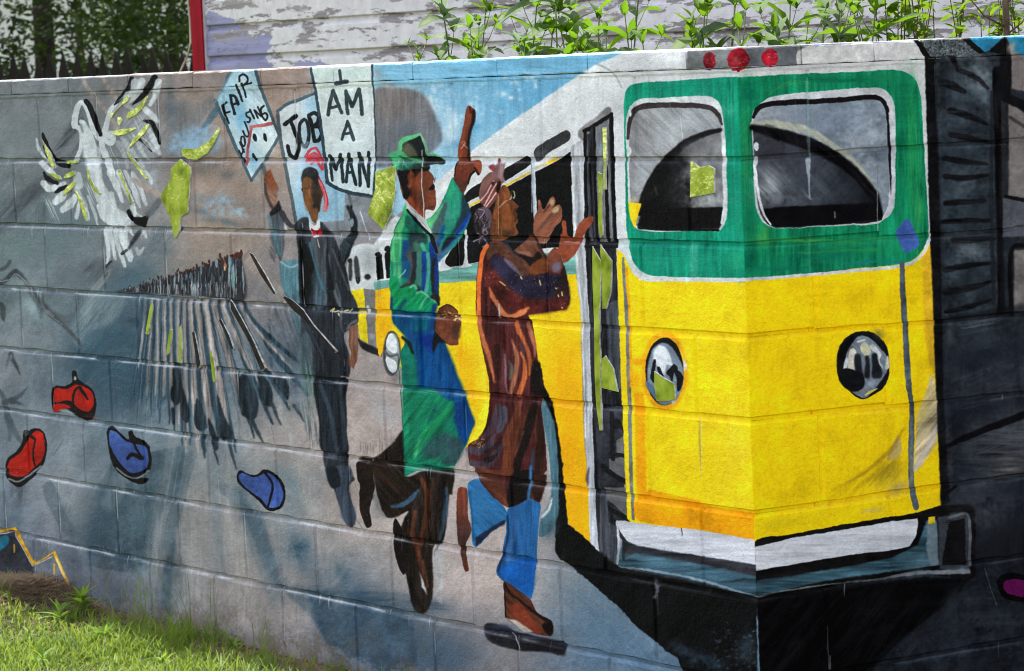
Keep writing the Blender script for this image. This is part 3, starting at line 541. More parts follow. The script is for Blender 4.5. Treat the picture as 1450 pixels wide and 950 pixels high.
blob([(1300,588),(1310,560),(1320,530),(1326,560),(1328,620),(1318,640),(1296,668),(1295,640)], (186,172,158), soft=2, alpha=.85, br='u', tex=.12); line([(1296,664),(1310,640),(1326,604)], 6, (196,184,176), alpha=.8, soft=1, dry=.4, br='u'); spray(1308, 580, 8, 26, (204,182,90), .5, 12, 'u')
blob([(1262,634),(1272,616),(1277,634),(1270,648),(1255,652)], (176,158,146), alpha=.7, soft=2, dry=.5, br='u'); spray(1255, 670, 30, 18, (176,150,40), .75, -35, 'u'); spray(1270, 690, 20, 10, (186,164,96), .7, -20, 'u'); spray(1225, 680, 40, 8, (176,146,20), .5, -28, 'u'); line([(1178,694),(1220,672),(1262,636),(1280,606)], [1,5,6,3], (160,120,34), alpha=.6, soft=2.5, br='u'); spray(1236, 722, 14, 4, (190,180,150), .6, -10)
spray(1215, 420, 26, 14, (220,180,10), .5); spray(1120, 520, 40, 20, (232,196,20), .4); spray(1110, 740, 40, 8, (206,184,30), .5, -8)
# bumper, right face
blob([(cx(764),768),(1120,757),(1180,745),(1240,735),(1290,727),(1334,715),(1334,715),(1336,708),(1362,710),(1376,718),(1381,732),(1381,800),(1381,816),(1368,822),(1368,822),(1300,812),(1200,826),(1160,836),(cx(852),858),(cx(852),858)], (20,18,18), tex=.1)
poly([(cx(772)+.5,774),(1120,762),(1180,752),(1240,742),(1299,733),(1300,740),(1297,761),(1288,774),(1262,780),(1200,786),(1120,800),(cx(808)+.5,808)], (206,207,212), tex=.03, br='h', soft=.3)
poly([(cx(820)+.5,822),(1120,815),(1200,802),(1262,790),(1300,772),(1312,736),(1326,740),(1330,800),(1260,810),(1200,818),(1150,826),(cx(845)+.5,845)], (62,92,104), br='h', tex=.12, soft=1.2); spray(1100, 815, 40, 6, (34,33,38), .7, -10, 'h'); spray(1300, 795, 16, 16, (96,120,132), .6, 0, 'n')
poly([(1313,738),(1326,736),(1329,800),(1318,802),(1312,780)], (112,130,138), soft=.8); poly([(1314,732),(1324,731),(1324,740),(1314,742)], (216,190,40)); poly([(1328,732),(1370,726),(1374,730),(1372,808),(1330,806)], (66,70,76), soft=.8)
poly([(1345,738),(1366,734),(1368,802),(1334,800),(1338,770)], (22,21,22), dry=.8, br='h', soft=1.5); line([(1344,733),(1368,728),(1373,740),(1373,800)], 4, (128,132,136), alpha=.8, br='n', tex=.15); spray(1352, 728, 14, 3, (110,116,122), .6, -8)
for i in range(26): line([(1341+prng.normal(0,1.5),738+i*2.4),(1358+prng.normal(0,4),736+i*2.4)], 1, (14,13,14), alpha=.7)
line([(cx(846)+1,846),(1100,839),(1165,829),(1240,821),(1300,812),(1372,810)], [4,3,3,3,4,5], (140,150,152), alpha=.7, soft=.7, dry=.4); line([(1300,812),(1372,808)], 5, (130,138,146), alpha=.5, dry=.5, soft=1)
blob([(cx(850),850),(cx(850),850),(1160,836),(1300,818),(1372,818),(1372,818),(1362,836),(1346,850),(1310,880),(1262,920),(1230,960),(1220,1060),(cx(1060),1060),(cx(1060),1060)], (11,11,12), soft=6, tex=.12, dry=.3, br='u')
spray(1350, 850, 16, 24, (42,46,52), .7, 30, 'u'); spray(1330, 880, 30, 10, (40,44,50), .7, -40, 'u'); spray(1305, 905, 20, 30, (36,40,46), .6, 40, 'u'); spray(1290, 920, 6, 30, (60,64,72), .5, 35, 'u'); spray(1400, 880, 50, 40, (54,58,64), .5); spray(1395, 862, 10, 10, (26,27,30), .6)
specks(60, 1250, 880, 1450, 930, (110,112,114), (.3, .9), .6); specks(20, 1080, 850, 1200, 945, (90,92,94), (.3, .8), .6); line([(1171,888),(1173,948)], [1,2.4,1], (110,112,114), alpha=.5, dry=.5); line([(1175,930),(1175,948)], 3, (150,152,152), alpha=.5, dry=.6)
# dark louvred shutter and lane at the far right
poly([(1310,30),(1560,30),(1560,700),(1334,716),(1326,560),(1321,400),(1314,200)], (40,45,51), tex=.1, soft=.6); poly([(1308,30),(1322,30),(1328,200),(1333,400),(1336,560),(1345,712),(1332,716),(1326,560),(1320,400),(1314,220)], (17,17,19), soft=1, tex=.15)
poly([(1324,90),(1350,74),(1390,72),(1412,104),(1412,200),(1414,330),(1415,440),(1340,450),(1332,250)], (46,54,60), tex=.12, soft=1.5)
spray(1385, 110, 24, 20, (150,160,164), .5, 20); spray(1370, 78, 30, 9, (140,148,150), .5); spray(1390, 130, 12, 30, (118,130,138), .4); spray(1372, 255, 20, 18, (92,102,110), .6); spray(1372, 355, 20, 12, (112,120,124), .5); spray(1350, 160, 14, 60, (50,56,62), .5, 0, 'v')
for p, w in (([(1322,66),(1345,76),(1356,100)],10),([(1360,100),(1385,112),(1400,126)],7),([(1332,116),(1350,122),(1366,130)],12),([(1345,156),(1370,164),(1398,176)],10),([(1346,190),(1372,196),(1404,202)],9),([(1336,224),(1360,228),(1398,232)],9),([(1338,250),(1362,252),(1400,248)],9),([(1338,288),(1360,286),(1396,284)],9),([(1334,314),(1370,312),(1404,312)],8),([(1350,340),(1380,339),(1408,338)],9),([(1338,382),(1370,376),(1408,372)],9),([(1338,414),(1372,408),(1404,398)],10),([(1340,442),(1374,434),(1404,424)],8)): line(p, [w*.9, w, w*.5], (20,20,22), alpha=.88, soft=1.6, br='h', tex=.2, dry=.3)
line([(1404,130),(1404,300),(1407,430)], [4,6,6], (34,36,40), alpha=.8, soft=1.5, br='v'); line([(1412,100),(1413,200),(1416,330),(1418,440)], [14,10,9,9], (17,17,19), soft=1, br='v', tex=.15); line([(1421,120),(1421,210),(1422,280)], 5, (46,44,44), soft=1)
poly([(1424,60),(1560,80),(1560,150),(1425,124)], (124,116,112), tex=.05, soft=1); poly([(1428,144),(1560,240),(1560,290),(1428,278)], (126,119,115), tex=.04, soft=.8); poly([(1420,280),(1560,300),(1560,330),(1420,336)], (84,86,92), soft=1); poly([(1436,354),(1560,346),(1560,450),(1436,440)], (124,118,114), tex=.05, soft=.8); line([(1432,446),(1433,352),(1460,348),(1560,344)], 6, (16,16,18)); line([(1424,138),(1450,150),(1560,220)], [14,13,16], (18,18,20), soft=1); line([(1430,166),(1460,186),(1560,250)], 5, (72,66,64), soft=.8); line([(1424,278),(1450,284)], 5, (22,22,24)); spray(1440, 100, 12, 20, (110,104,102), .5)
line([(1424,60),(1424,134)], [12,18,14], (20,20,22), soft=1.2)
spray(1400, 500, 60, 16, (34,38,46), .8, -15, 'h'); spray(1420, 550, 60, 14, (56,60,66), .7, -14, 'h'); spray(1380, 580, 60, 14, (30,33,41), .8, -15, 'h'); spray(1440, 620, 60, 34, (86,88,92), .8, -18, 'h'); spray(1430, 660, 24, 14, (118,112,106), .7, -20, 'h'); spray(1390, 700, 40, 20, (62,64,72), .6); spray(1440, 690, 50, 12, (40,43,54), .7, -8); spray(1400, 730, 24, 20, (84,86,92), .5); spray(1440, 760, 40, 30, (30,31,37), .7); spray(1420, 780, 60, 20, (26,27,31), .6); spray(1345, 660, 8, 30, (72,75,80), .5); spray(1344, 470, 6, 16, (84,88,92), .5)
line([(1330,454),(1370,448),(1450,436)], [6,9,14], (20,20,24), alpha=.6, soft=3); bristle([(1340,470),(1390,462),(1450,448)], 14, (104,108,112), 12, .35, 1.4); bristle([(1345,560),(1395,545),(1450,522)], 50, (84,88,96), 26, .3, 1.5, (20,22,28)); bristle([(1370,640),(1410,625),(1450,605)], 50, (108,106,104), 18, .3, 1.6, (60,64,70))
line([(1336,634),(1362,622),(1400,606),(1450,588),(1560,550)], [5,8,10,11,12], (15,15,18), soft=1.2); line([(1336,700),(1352,690)], 4, (18,18,20))
blob([(1412,826),(1416,816),(1428,811),(1450,814),(1560,830),(1560,830),(1560,860),(1560,860),(1450,853),(1430,850),(1418,842)], (12,11,12), soft=.4); blob([(1420,830),(1424,822),(1434,820),(1450,822),(1560,838),(1560,838),(1560,852),(1560,852),(1450,846),(1436,843),(1424,838)], (104,22,82))
line([(1394,804),(1402,830),(1411,856)], .9, (120,122,124), alpha=.7)
# coping band along the top: marker lamps and grey
poly([(975,30),(1080,30),(1133,30),(1129,92),(1046,98),(973,99)], (122,124,126), tex=.05, soft=.4); poly(edge(30, 97)+[(1129,92),(1133,30)], (98,102,105), tex=.06)
blob([(1129,90),(1129,90),(1128,78),(1132,70),(1142,66),(1200,63),(1232,61),(1270,59),(1292,62),(1304,72),(1309,80),(1309,80),(1230,86)], (204,201,198), tex=.04); poly([(1132,30),(1130,72),(1142,66),(1232,60),(1285,57),(1296,58),(1292,30)], (112,116,124), soft=1); spray(1150, 60, 20, 3, (140,170,196), .5)
blob([(1292,55),(1292,55),(1302,58),(1314,70),(1316,80),(1308,79),(1300,66)], (20,19,20)); poly([(1302,56),(1362,50),(1392,76),(1318,80)], (84,90,92), tex=.2, br='f'); poly([(1358,52),(1370,50),(1396,74),(1386,76)], (22,21,22)); poly([(1371,30),(1430,30),(1424,48),(1400,72),(1394,74),(1373,54)], (46,124,158), tex=.04); poly([(1424,30),(1560,30),(1560,84),(1450,80),(1436,72),(1426,56)], (44,124,158), tex=.05, soft=.8); poly([(1400,73),(1422,52),(1424,74),(1414,76)], (18,18,20)); spray(1432, 66, 6, 8, (150,146,138), .7, 30)
for x, y, rx, ry in ((1005,86,9,12.5),(1046,84,15.5,16),(1091,82,11.5,13)):
    ell(x, y, rx, ry, (142,26,40), tex=.12, wob=.4, soft=.4)
    for i in range(14): a = prng.uniform(0, 6.28); r = prng.uniform(.2, .8); line([(x+rx*r*math.cos(a), y+ry*r*math.sin(a)), (x+rx*r*math.cos(a)+prng.normal(0,3), y+ry*r*math.sin(a)+prng.normal(0,3))], 1.6, [(176,60,66),(104,14,28),(196,104,98)][i % 3], alpha=.6)
spray(1044, 84, 5, 8, (204,130,118), .5); spray(1004, 78, 4, 4, (70,40,46), .7); ell(1043, 99, 6, 3, (126,20,34), soft=.5); ell(1004, 98, 4, 2, (110,20,32), soft=.6)

# the two faces meet on the corner line: paint of this face stops there
_yy = np.arange(CH)/SS+SY0; _xx = np.arange(CW)/SS+SX0
_m = (_xx[None, :] < (1043.2+(_yy-95.6)*.03752)[:, None]) & (_yy[:, None] > 30)
_m[:int((100-SY0)*SS)] &= (_xx < 973)[None]
canvas[_m] = keep_left[_m]; del keep_left, _m
# ---- second bus, far behind ---------------------------------------------------
blob([(494,360),(494,360),(500,350),(512,345),(528,346),(536,352),(540,410),(540,410),(496,420),(490,400)], (206,208,212), soft=.6, tex=.04)
spray(522, 370, 10, 20, (150,150,152), .8); spray(520, 358, 14, 6, (172,174,178), .6)
for p in ([(494,368),(497,365),(499,372),(498,398),(494,396)],[(501,366),(505,362),(508,372),(510,396),(507,402),(503,392)]): blob(p, (60,60,64), soft=.8)
ell(495, 369, 3, 3.5, (40,39,40)); ell(507, 397, 3, 5, (40,39,40)); ell(520, 392, 5, 4, (34,33,34), soft=.6)
poly([(497,411),(517,408),(522,486),(510,480),(503,440)], (240,212,30), tex=.04); poly([(515,408),(531,410),(533,500),(522,490)], (128,124,124), tex=.05); poly([(504,436),(530,436),(530,441),(504,441)], (116,112,112)); ell(521.5, 438, 2.6, 6, (206,208,206)); spray(526, 476, 5, 4, (170,170,172), .8)
blob([(506,478),(514,484),(536,494),(540,504),(530,502),(512,492)], (30,30,33), soft=.8)
poly([(531,408),(553,404),(555,470),(568,480),(560,488),(549,470),(543,492),(538,506),(535,500)], (250,188,22), tex=.03)
poly([(529,399),(553,395),(553,406),(531,411)], (112,164,156))
for p in ([(532,364),(541,360),(543,394),(534,397)],[(545,358),(555,352),(556,392),(547,394)]): poly(p, (14,13,14))
ell(535, 360, 4, 3.2, (26,25,26), ang=-25); ell(549, 352, 5, 4, (26,25,26), ang=-25)
ell(555, 500, 13, 32, (64,64,68), soft=.8); ell(556, 497, 10, 26, (150,152,156)); blob([(546,488),(550,474),(556,472),(562,482),(563,496),(557,500),(549,494)], (220,222,226)); blob([(546,508),(549,505),(562,514),(562,524),(556,528),(549,520)], (222,224,228)); line([(545,497),(552,504),(562,502)], 3.4, (96,96,100)); spray(560, 534, 6, 10, (84,82,82), .7)
spray(520, 530, 26, 14, (160,156,156), .5, -30); spray(540, 575, 16, 30, (170,172,180), .6, -30)

# ---- placards -------------------------------------------------------------------
SL = (72,92,102)
poly([(334,96),(361,96),(367,122),(395,193),(356,255),(306,144)], (172,200,214), tex=.04, br='d', grad=((320,140,(166,198,214)),(345,160,(190,208,218)),(375,190,(206,220,226))))
spray(340, 165, 14, 40, (128,176,204), .7, -25, 'n'); spray(356, 225, 10, 24, (140,184,208), .8, -20); spray(375, 200, 14, 24, (214,224,228), .6); spray(345, 115, 14, 10, (206,218,222), .6)
line([(362,96),(368,122),(396,193)], 4.5, SL, sm=False); line([(396,192),(375,226),(356,256)], 4.5, (84,100,110)); line([(356,256),(330,200),(305,142)], [4,5,5], SL); line([(305,144),(320,118),(334,98)], 3, (120,150,164), alpha=.6)
ZA = lambda p: sk(300,95,5.76, p); ZB = lambda p: sk(280,0,3.96, p)
INK = (26,28,32)
for p, w in (([(88,312),(106,375),(136,455)],3.4),([(88,314),(122,286)],3),([(106,376),(146,362)],2.8),([(150,230),(166,305),(186,382)],3.6),([(150,230),(188,240),(216,305)],4),([(166,308),(208,294)],2.8),([(203,148),(226,212),(250,278)],3.2),([(250,135),(266,190),(280,245)],3),([(232,118),(228,80),(255,58),(285,72),(298,108),(278,142),(250,150)],3),([(272,140),(300,138),(328,130)],2.8),
             ([(222,682),(245,730),(268,778)],2.6),([(228,612),(246,652),(264,694)],2.6),([(238,722),(262,668)],2.2),([(252,522),(272,562),(292,568),(300,545),(284,495),(266,446)],2.6),([(302,362),(276,374),(284,402),(312,420),(304,448),(288,446)],2.6),([(308,345),(345,418)],3),([(348,350),(374,414)],2.8),([(348,350),(404,402)],2.6),([(378,325),(410,402)],2.8),([(424,316),(402,342),(412,396),(438,432),(454,402),(440,372),(420,380)],2.8)): line(ZA(p), w, INK, tex=.1)
line(ZA([(238,570),(236,606),(252,642),(268,636),(268,600),(254,566),(240,568)]), 2.3, INK)
line(ZB([(272,925),(284,820),(300,712)]), 4, (170,84,88), tex=.1); line(ZB([(296,712),(350,702),(414,692)]), [4,5,5], (182,96,98), tex=.1)
for x, y in ((320,772),(378,770),(316,880)): ell(280+x/3.96, y/3.96, 2.6, 6, INK, ang=-14)
# JOB
poly([(394,158),(420,142),(448,131),(470,130),(490,250),(487,311),(420,318),(406,236)], (202,210,217), tex=.03, grad=((410,180,(208,213,218)),(440,190,(184,200,212)),(462,200,(146,186,210))))
spray(445, 145, 16, 12, (140,184,212), .6, -20); spray(478, 290, 14, 22, (160,186,200), .8); spray(452, 210, 8, 40, (140,182,208), .6); spray(415, 200, 8, 50, (214,218,222), .6)
line([(393,158),(398,200),(408,256),(420,318)], [5,5,5,5], (88,98,104)); line([(392,158),(406,148),(424,141),(447,131)], [4,5,5,4], (78,94,104))
ZC = lambda p: sk(360,180,7.917, p)
line(ZB([(490,695),(520,672),(550,650)]), 6, INK); line(ZB([(520,672),(545,740),(566,815),(556,862),(538,885),(515,860),(506,815)]), [5,5,6,6,6,6,5], INK)
line(ZB([(596,668),(574,695),(572,765),(590,815),(606,820),(622,775),(620,705),(606,672),(592,670)]), [5,4.5,4.5,4,6,5,5,4.5,4], (30,34,38)); line(ZB([(585,810),(600,826),(616,800)]), 4, (100,112,122)); spray(280+596/3.96, 745/3.96, 5, 14, (150,182,204), .6)
line(ZB([(622,645),(640,700),(652,785)]), 5.5, INK); line(ZB([(622,650),(650,632),(676,650),(672,690),(648,712)]), 5.2, (34,38,42)); line(ZB([(648,712),(680,712),(694,745),(680,785),(654,792)]), 5.4, INK)
# red cap scribble behind the head
for p in ([(432,222),(438,212),(446,210),(452,216),(456,228),(457,240)],[(434,228),(440,218),(448,218),(453,226),(448,228)],[(436,226),(444,222),(450,230),(456,240)],[(441,232),(448,228),(455,236)]): line(p, 3.4, (206,52,66), alpha=.8, dry=.5)
blob([(433,226),(440,219),(450,219),(454,228),(446,230),(437,229)], (214,70,80), alpha=.7, soft=.8); line([(450,252),(456,264),(461,278),(463,290),(460,298)], [3,5,6,5,5], (216,92,100), alpha=.75, dry=.4); line([(451,250),(459,266),(464,284),(462,296)], 1.6, (196,30,46)); line([(455,264),(459,280),(459,294)], 1.3, (206,60,70)); ell(459.5, 293, 4, 5, (222,150,156), alpha=.6); line([(432,228),(440,211),(448,209),(455,222),(458,238)], 1.3, (196,40,56), alpha=.8)
# I AM A MAN
poly([(441,92),(527,88),(530,150),(532,200),(529,278),(490,271),(463,259),(456,190),(448,140)], (208,216,218), tex=.025, grad=((480,110,(206,216,214)),(500,180,(212,218,220)),(510,260,(204,216,222))))
spray(480, 104, 40, 5, (198,216,208), .6); spray(500, 250, 20, 16, (190,208,218), .5); line([(441,95),(448,138),(456,190),(464,259)], [3.4,4,4.5,5], (52,70,82)); line([(463,258),(478,267),(496,273),(529,279)], [5,5,5.5,6], (46,60,70)); line([(527,90),(530,150),(532,200),(529,278)], [3,2,2.4,3.4], (58,72,80))
K2 = (54,64,70)
for p, w in (([(800,395),(806,462)],4.5),([(778,468),(840,458)],6),([(757,508),(742,580),(732,645)],5),([(757,508),(782,570),(806,632)],5),([(744,605),(790,595)],4.4),([(842,638),(834,570),(830,512)],5),([(830,512),(850,560),(866,598)],5),([(866,598),(886,545),(905,500)],5),([(905,500),(915,570),(922,640)],5.4),([(838,682),(822,735),(810,780)],4.4),([(838,682),(860,735),(876,785)],4.8),([(822,748),(862,744)],4.2)): line(ZB(p), w, K2, tex=.08)
for p, w in (([(880,598),(862,460),(846,322)],4.2),([(846,322),(880,400),(916,470)],5),([(916,470),(942,390),(966,312)],5),([(966,312),(982,460),(996,610)],4.6),([(1030,612),(1046,460),(1060,302)],4.4),([(1060,302),(1100,480),(1140,640)],4.6),([(1048,510),(1106,500)],4),([(1186,652),(1180,470),(1176,290)],4.6),([(1176,290),(1230,480),(1282,664)],4.8),([(1282,664),(1282,470),(1278,282)],4.6)): line(ZC(p), w, (34,44,50), tex=.1)
line([(494,275),(497,290),(497,320)], 4.2, (40,48,54)); line([(497,320),(494,310)], 3, (40,48,54))
poly([(487,312),(490,275),(530,281),(520,320),(500,330)], (124,130,138), alpha=.7, soft=2, tex=.06); line([(510,300),(516,320),(524,340)], 1.6, (206,212,216), alpha=.7)

# ---- man in the dark suit --------------------------------------------------------
ZD = lambda p: sk(360,290,7.917, p); ZE = lambda p: sk(360,400,7.917, p); ZF = lambda p: sk(280,440,3.96, p)
line([(373,236),(376,247)], 6, (104,108,112)); blob(ZC([(108,600),(125,530),(180,478),(205,525),(228,580),(250,640),(270,690),(250,750),(252,820),(215,950),(160,850),(122,700)]), (124,84,68), tex=.08, br='d', soft=.4, grad=((370,250,(132,82,60)),(390,280,(132,98,84))))
for p in ([(150,560),(180,510),(195,520)],[(165,610),(205,560)],[(180,650),(225,600)],[(195,700),(245,640)]): line(ZC(p), 3.4, (168,86,50), alpha=.8)
line(ZC([(120,640),(130,740),(180,860),(230,940)]), 4, (70,62,60), soft=.8)
blob(ZC([(200,930),(240,880),(275,820),(300,900),(310,960),(250,990)])+ZD([(300,20),(270,90),(200,130),(165,120)]), (26,26,29), soft=.6)
blob(ZD([(160,120),(200,130),(290,80),(330,180),(330,300),(340,460),(300,640),(260,560),(200,450),(170,250)]), (76,82,88), tex=.12, soft=.6, br='v'); line(ZD([(165,120),(190,230),(235,360),(290,560)]), [5,5,5,3], (72,118,130), alpha=.8, soft=.8); line(ZD([(310,90),(360,180),(430,240),(470,220)]), [8,8,6,2], (66,64,70)); blob(ZD([(50,60),(140,50),(180,120),(200,300),(120,290),(60,120)]), (150,142,140), alpha=.5, soft=1.5); poly(ZD([(340,180),(375,290),(360,300),(340,240)]), (206,206,208), soft=.6)
for i in range(14): a = prng.uniform(-20, 20); line(ZD([(180+a,460+i*8),(230+a*.5,520+i*10)]), 1.6, (90,92,98), alpha=.5)
poly(ZD([(280,640),(480,600),(500,720),(505,960)])+ZE([(510,160),(510,700),(400,300),(300,0)]), (84,128,142), tex=.1, br='v', soft=1, alpha=.85); line(ZD([(300,640),(400,700),(490,660)]), 3, (140,170,178), alpha=.7); line(ZD([(490,560),(500,760),(505,950)])+ZE([(512,500)]), 2, (120,160,172), alpha=.7)
# coat
blob(ZD([(450,260),(480,190),(540,145),(610,150),(640,260),(640,330),(740,350),(740,190),(800,230),(880,330),(960,520),(1040,760),(1080,960)])+ZE([(1150,240),(1165,420),(1130,470)])+ZE([(1080,520),(1000,580),(1050,760),(1080,950)])+ZF([(845,370),(800,370),(832,500),(835,700),(840,800),(850,900)])+sk(280,660,3.277,[(730,60),(700,95),(730,250),(705,285),(660,190),(630,100),(600,40)])+ZF([(690,760),(680,600),(650,460),(650,380),(590,380),(570,180)])+ZE([(520,500),(500,100)])+ZD([(505,960),(495,700),(490,500),(470,350)]), (40,43,50), tex=.12, br='v', soft=.6)
blob(ZD([(500,400),(560,400),(640,560),(670,700),(640,800),(650,960)])+ZE([(640,100),(600,230),(530,200)])+ZD([(515,900),(505,600)]), (16,17,20), soft=2); blob(ZD([(640,360),(800,360),(800,600),(810,960)])+ZE([(800,250),(700,290),(690,100)])+ZD([(720,800),(680,600)]), (78,82,90), soft=1.2, br='v', tex=.1); line(ZD([(620,420),(660,600),(720,800),(780,950)]), 3, (70,116,130), alpha=.8, soft=.8); spray(360+740/7.917, 400+100/7.917, 9, 22, (80,122,138), .6, 0, 'v')
line(ZD([(830,560),(850,760),(900,960)])+ZE([(960,300),(970,420)]), [3,4,4,3], (112,116,124), alpha=.8, soft=1); blob(ZD([(815,500),(850,700),(900,950),(830,960)])+ZE([(960,300),(850,300),(830,50)]), (20,21,25), soft=1.5); line(ZD([(880,500),(950,680),(1020,860),(1060,950)]), 2.4, (94,98,106), alpha=.7, soft=.8); line(ZE([(920,10),(960,200),(975,470),(990,560)]), 2.4, (120,124,130), alpha=.7, soft=.6)
for k in range(30): x = prng.uniform(430, 490); line([(x, prng.uniform(420, 470)), (x+prng.normal(3,2), prng.uniform(480, 520))], 1.2, (62,66,74), alpha=.4)
line(ZD([(540,200),(545,250)]), 1.6, (170,172,176), alpha=.7); bristle(ZD([(470,300),(520,180),(590,170)]), 5, (96,100,106), 6, .5, 1)
blob(ZD([(610,130),(640,200),(670,230),(700,220),(730,150),(745,250),(735,350),(640,350)]), (206,208,210), soft=.4); poly(ZD([(705,360),(720,400),(735,490),(722,470)]), (190,180,166), soft=.5)
blob(ZD([(640,260),(690,290),(745,255),(745,360),(700,330),(645,360)]), (178,34,48), soft=.5, tex=.12); line(ZD([(690,290),(700,330)]), 2, (90,16,24))
# lower coat and trousers
blob(ZF([(650,390),(690,330),(740,380),(830,380),(830,500),(835,700),(840,800),(700,800),(680,600)]), (30,36,44), br='v', tex=.15, soft=.6); line(ZF([(690,420),(740,560),(780,780)]), 6, (62,72,84), alpha=.7, soft=1.4); line(ZF([(800,420),(815,600),(825,780)]), 6, (58,68,80), alpha=.7, soft=1.4); line(ZF([(660,400),(685,600),(700,790)]), 2, (18,20,24), alpha=.8)
blob(sk(280,660,3.277,[(595,10),(700,0),(720,50),(690,100),(735,220),(730,270),(705,285),(670,230),(640,120),(610,80)]), (60,68,82), br='v', tex=.12, soft=.6); blob(sk(280,660,3.277,[(595,10),(640,0),(660,90),(620,100)]), (28,33,40), soft=1); spray(280+690/3.277, 660+200/3.277, 10, 18, (74,82,96), .6)
# hanging arm and hand
poly(ZE([(1060,540),(1150,460),(1160,600),(1170,740),(1150,880),(1110,950),(1065,900),(1090,800),(1060,700)]), (122,84,68), br='v', tex=.1, soft=.5); poly(ZF([(845,90),(895,70),(900,200),(890,260),(875,330),(850,300),(860,240),(848,170)]), (120,82,66), br='v', tex=.1, soft=.5); spray(497, 510, 4, 8, (148,84,58), .7); spray(502, 470, 2.4, 14, (150,108,92), .6)
line(ZE([(1040,520),(1090,450),(1150,420)]), 3, (120,124,130), alpha=.7, soft=.6)
for p in ([(850,320),(880,290),(870,330)],[(890,330),(930,320)],[(1000,320),(1040,310)],[(1060,330),(1090,300)],[(940,350),(950,370)]): line(ZE(p), 2.2, (226,206,150), alpha=.9)
# raised right arm
line(ZD([(1050,20),(1090,100),(1120,200),(1110,320),(1060,420),(1010,560),(1000,640)]), [5,7,8,10,14,14,6], (40,46,52), br='v', tex=.15, soft=.6); line(ZD([(1085,10),(1080,100),(1100,240)]), 3, (30,34,40)); ell(360+1090/7.917, 290+200/7.917, 2.8, 6, (110,122,132)); blob(ZD([(960,460),(1040,360),(1110,360),(1080,460),(1030,560),(1000,640)]), (46,56,62), soft=1, br='d', tex=.15); poly(ZD([(760,210),(1000,170),(1060,230),(1050,330),(960,460),(900,330)]), (104,110,118), alpha=.55, soft=2)
# head
blob(ZC([(540,680),(535,560),(560,480),(610,450),(670,460),(715,500),(720,600),(745,680),(768,760),(745,860),(735,950)])+ZD([(730,60),(700,190),(680,205),(650,180),(610,80),(590,0)])+ZC([(590,900),(550,800)]), (92,62,42), soft=.4, tex=.1, br='v'); blob(ZC([(550,580),(600,560),(620,700),(640,800),(640,950),(590,930),(550,780)]), (122,80,50), soft=1.8, alpha=.7); blob(ZC([(650,640),(715,620),(740,700),(745,860),(700,900),(650,780)]), (58,44,38), soft=2); spray(360+600/7.917, 180+850/7.917, 4, 12, (150,94,48), .6); spray(360+680/7.917, 290+110/7.917, 5, 7, (150,92,44), .8)
blob(ZC([(530,620),(535,540),(560,470),(620,445),(680,465),(718,510),(720,600),(715,660),(690,640),(640,580),(600,560),(555,580)]), (36,35,38), soft=1, tex=.15); blob(ZC([(640,880),(700,850),(735,880),(730,950)])+ZD([(700,30),(660,40),(650,10)]), (46,38,34), soft=.8); line(ZC([(565,688),(605,690)]), 2.2, (70,50,38), soft=.9, alpha=.7); line(ZC([(655,682),(695,672)]), 2.4, (44,35,31), soft=.9, alpha=.8); line(ZC([(615,700),(625,790)]), 2, (178,118,60), alpha=.6); blob(ZC([(530,690),(545,690),(545,720),(530,715)]), (60,40,34))
# ---- crowd in line and its long shadows ------------------------------------------
for (bx, by), (ex, ey), w in [((202,424),(190,560),4),((210,424),(200,570),5),((219,424),(214,590),5),((228,424),(226,600),5),((237,424),(240,600),6),((246,424),(247,610),5),((256,424),(258,630),6),((264,425),(270,630),6),((274,425),(290,640),7),((284,425),(310,620),8),((296,426),(334,640),8),((308,426),(360,620),9),((320,426),(386,600),9),((332,426),(410,580),9),((343,428),(436,560),9),((346,440),(446,530),6)]:
    line([(bx,by),((bx+ex)/2-(ex-bx)*.06,(by+ey)/2),(ex,ey)], [w*.5, w*.8, w*1.1, w*.9, w*.3], (44,64,78), alpha=.9, soft=1.2, br='v', tex=.12)
for (bx, by), (ex, ey), w in [((206,424),(196,520),2),((215,424),(208,560),2.4),((224,424),(220,560),3),((233,424),(232,560),4),((242,424),(243,600),3.4),((252,425),(253,600),4),((261,425),(264,640),5),((270,425),(280,640),6),((280,426),(300,620),6),((291,426),(322,600),7),((303,427),(340,560),6),((315,427),(366,540),5),((327,428),(392,540),4),((338,430),(412,520),3)]:
    line([(bx,by),((bx+ex)/2-(ex-bx)*.06,(by+ey)/2),(ex,ey)], [w*.6, w, w*1.6, w*.6], (166,150,146), alpha=.85, soft=.9, br='v', tex=.12)
for k in range(26):
    b = prng.uniform(200, 345); e = b+(b-238)*.75; line([(b,430),((b+e)/2,500),(e,prng.uniform(560,640))], [.6,1.4,.5], (140,152,160) if k % 2 else (44,64,78), alpha=.45, soft=.5)
Z1 = lambda p: sk(0,440,3.96, p); Z2 = lambda p: sk(280,440,3.96, p)
DK = (32,42,50)
for f, p in ((Z1,[(968,305),(1005,300),(1012,500),(985,530),(952,485),(965,400)]),(Z1,[(1018,420),(1040,480),(1070,590),(1045,632),(1012,585)]),(Z1,[(1105,490),(1135,540),(1162,650),(1130,678),(1088,630),(1098,520)]),(Z1,[(960,540),(980,560),(976,640),(960,620)]),(Z2,[(228,385),(262,345),(300,400),(338,500),(332,590),(298,615),(240,570)]),(Z2,[(330,345),(390,390),(416,450),(412,532),(360,520),(345,420)]),(Z2,[(420,380),(480,370),(512,420),(506,502),(460,450)]),(Z2,[(-20,520),(20,560),(45,650),(15,676),(-10,650)]),(Z2,[(110,470),(150,590),(192,680),(180,730),(130,722),(112,600)]),(Z2,[(60,600),(100,680),(116,770),(95,788),(70,720)])):
    blob(f(p), DK, soft=1.2, tex=.2, br='v', alpha=.92)
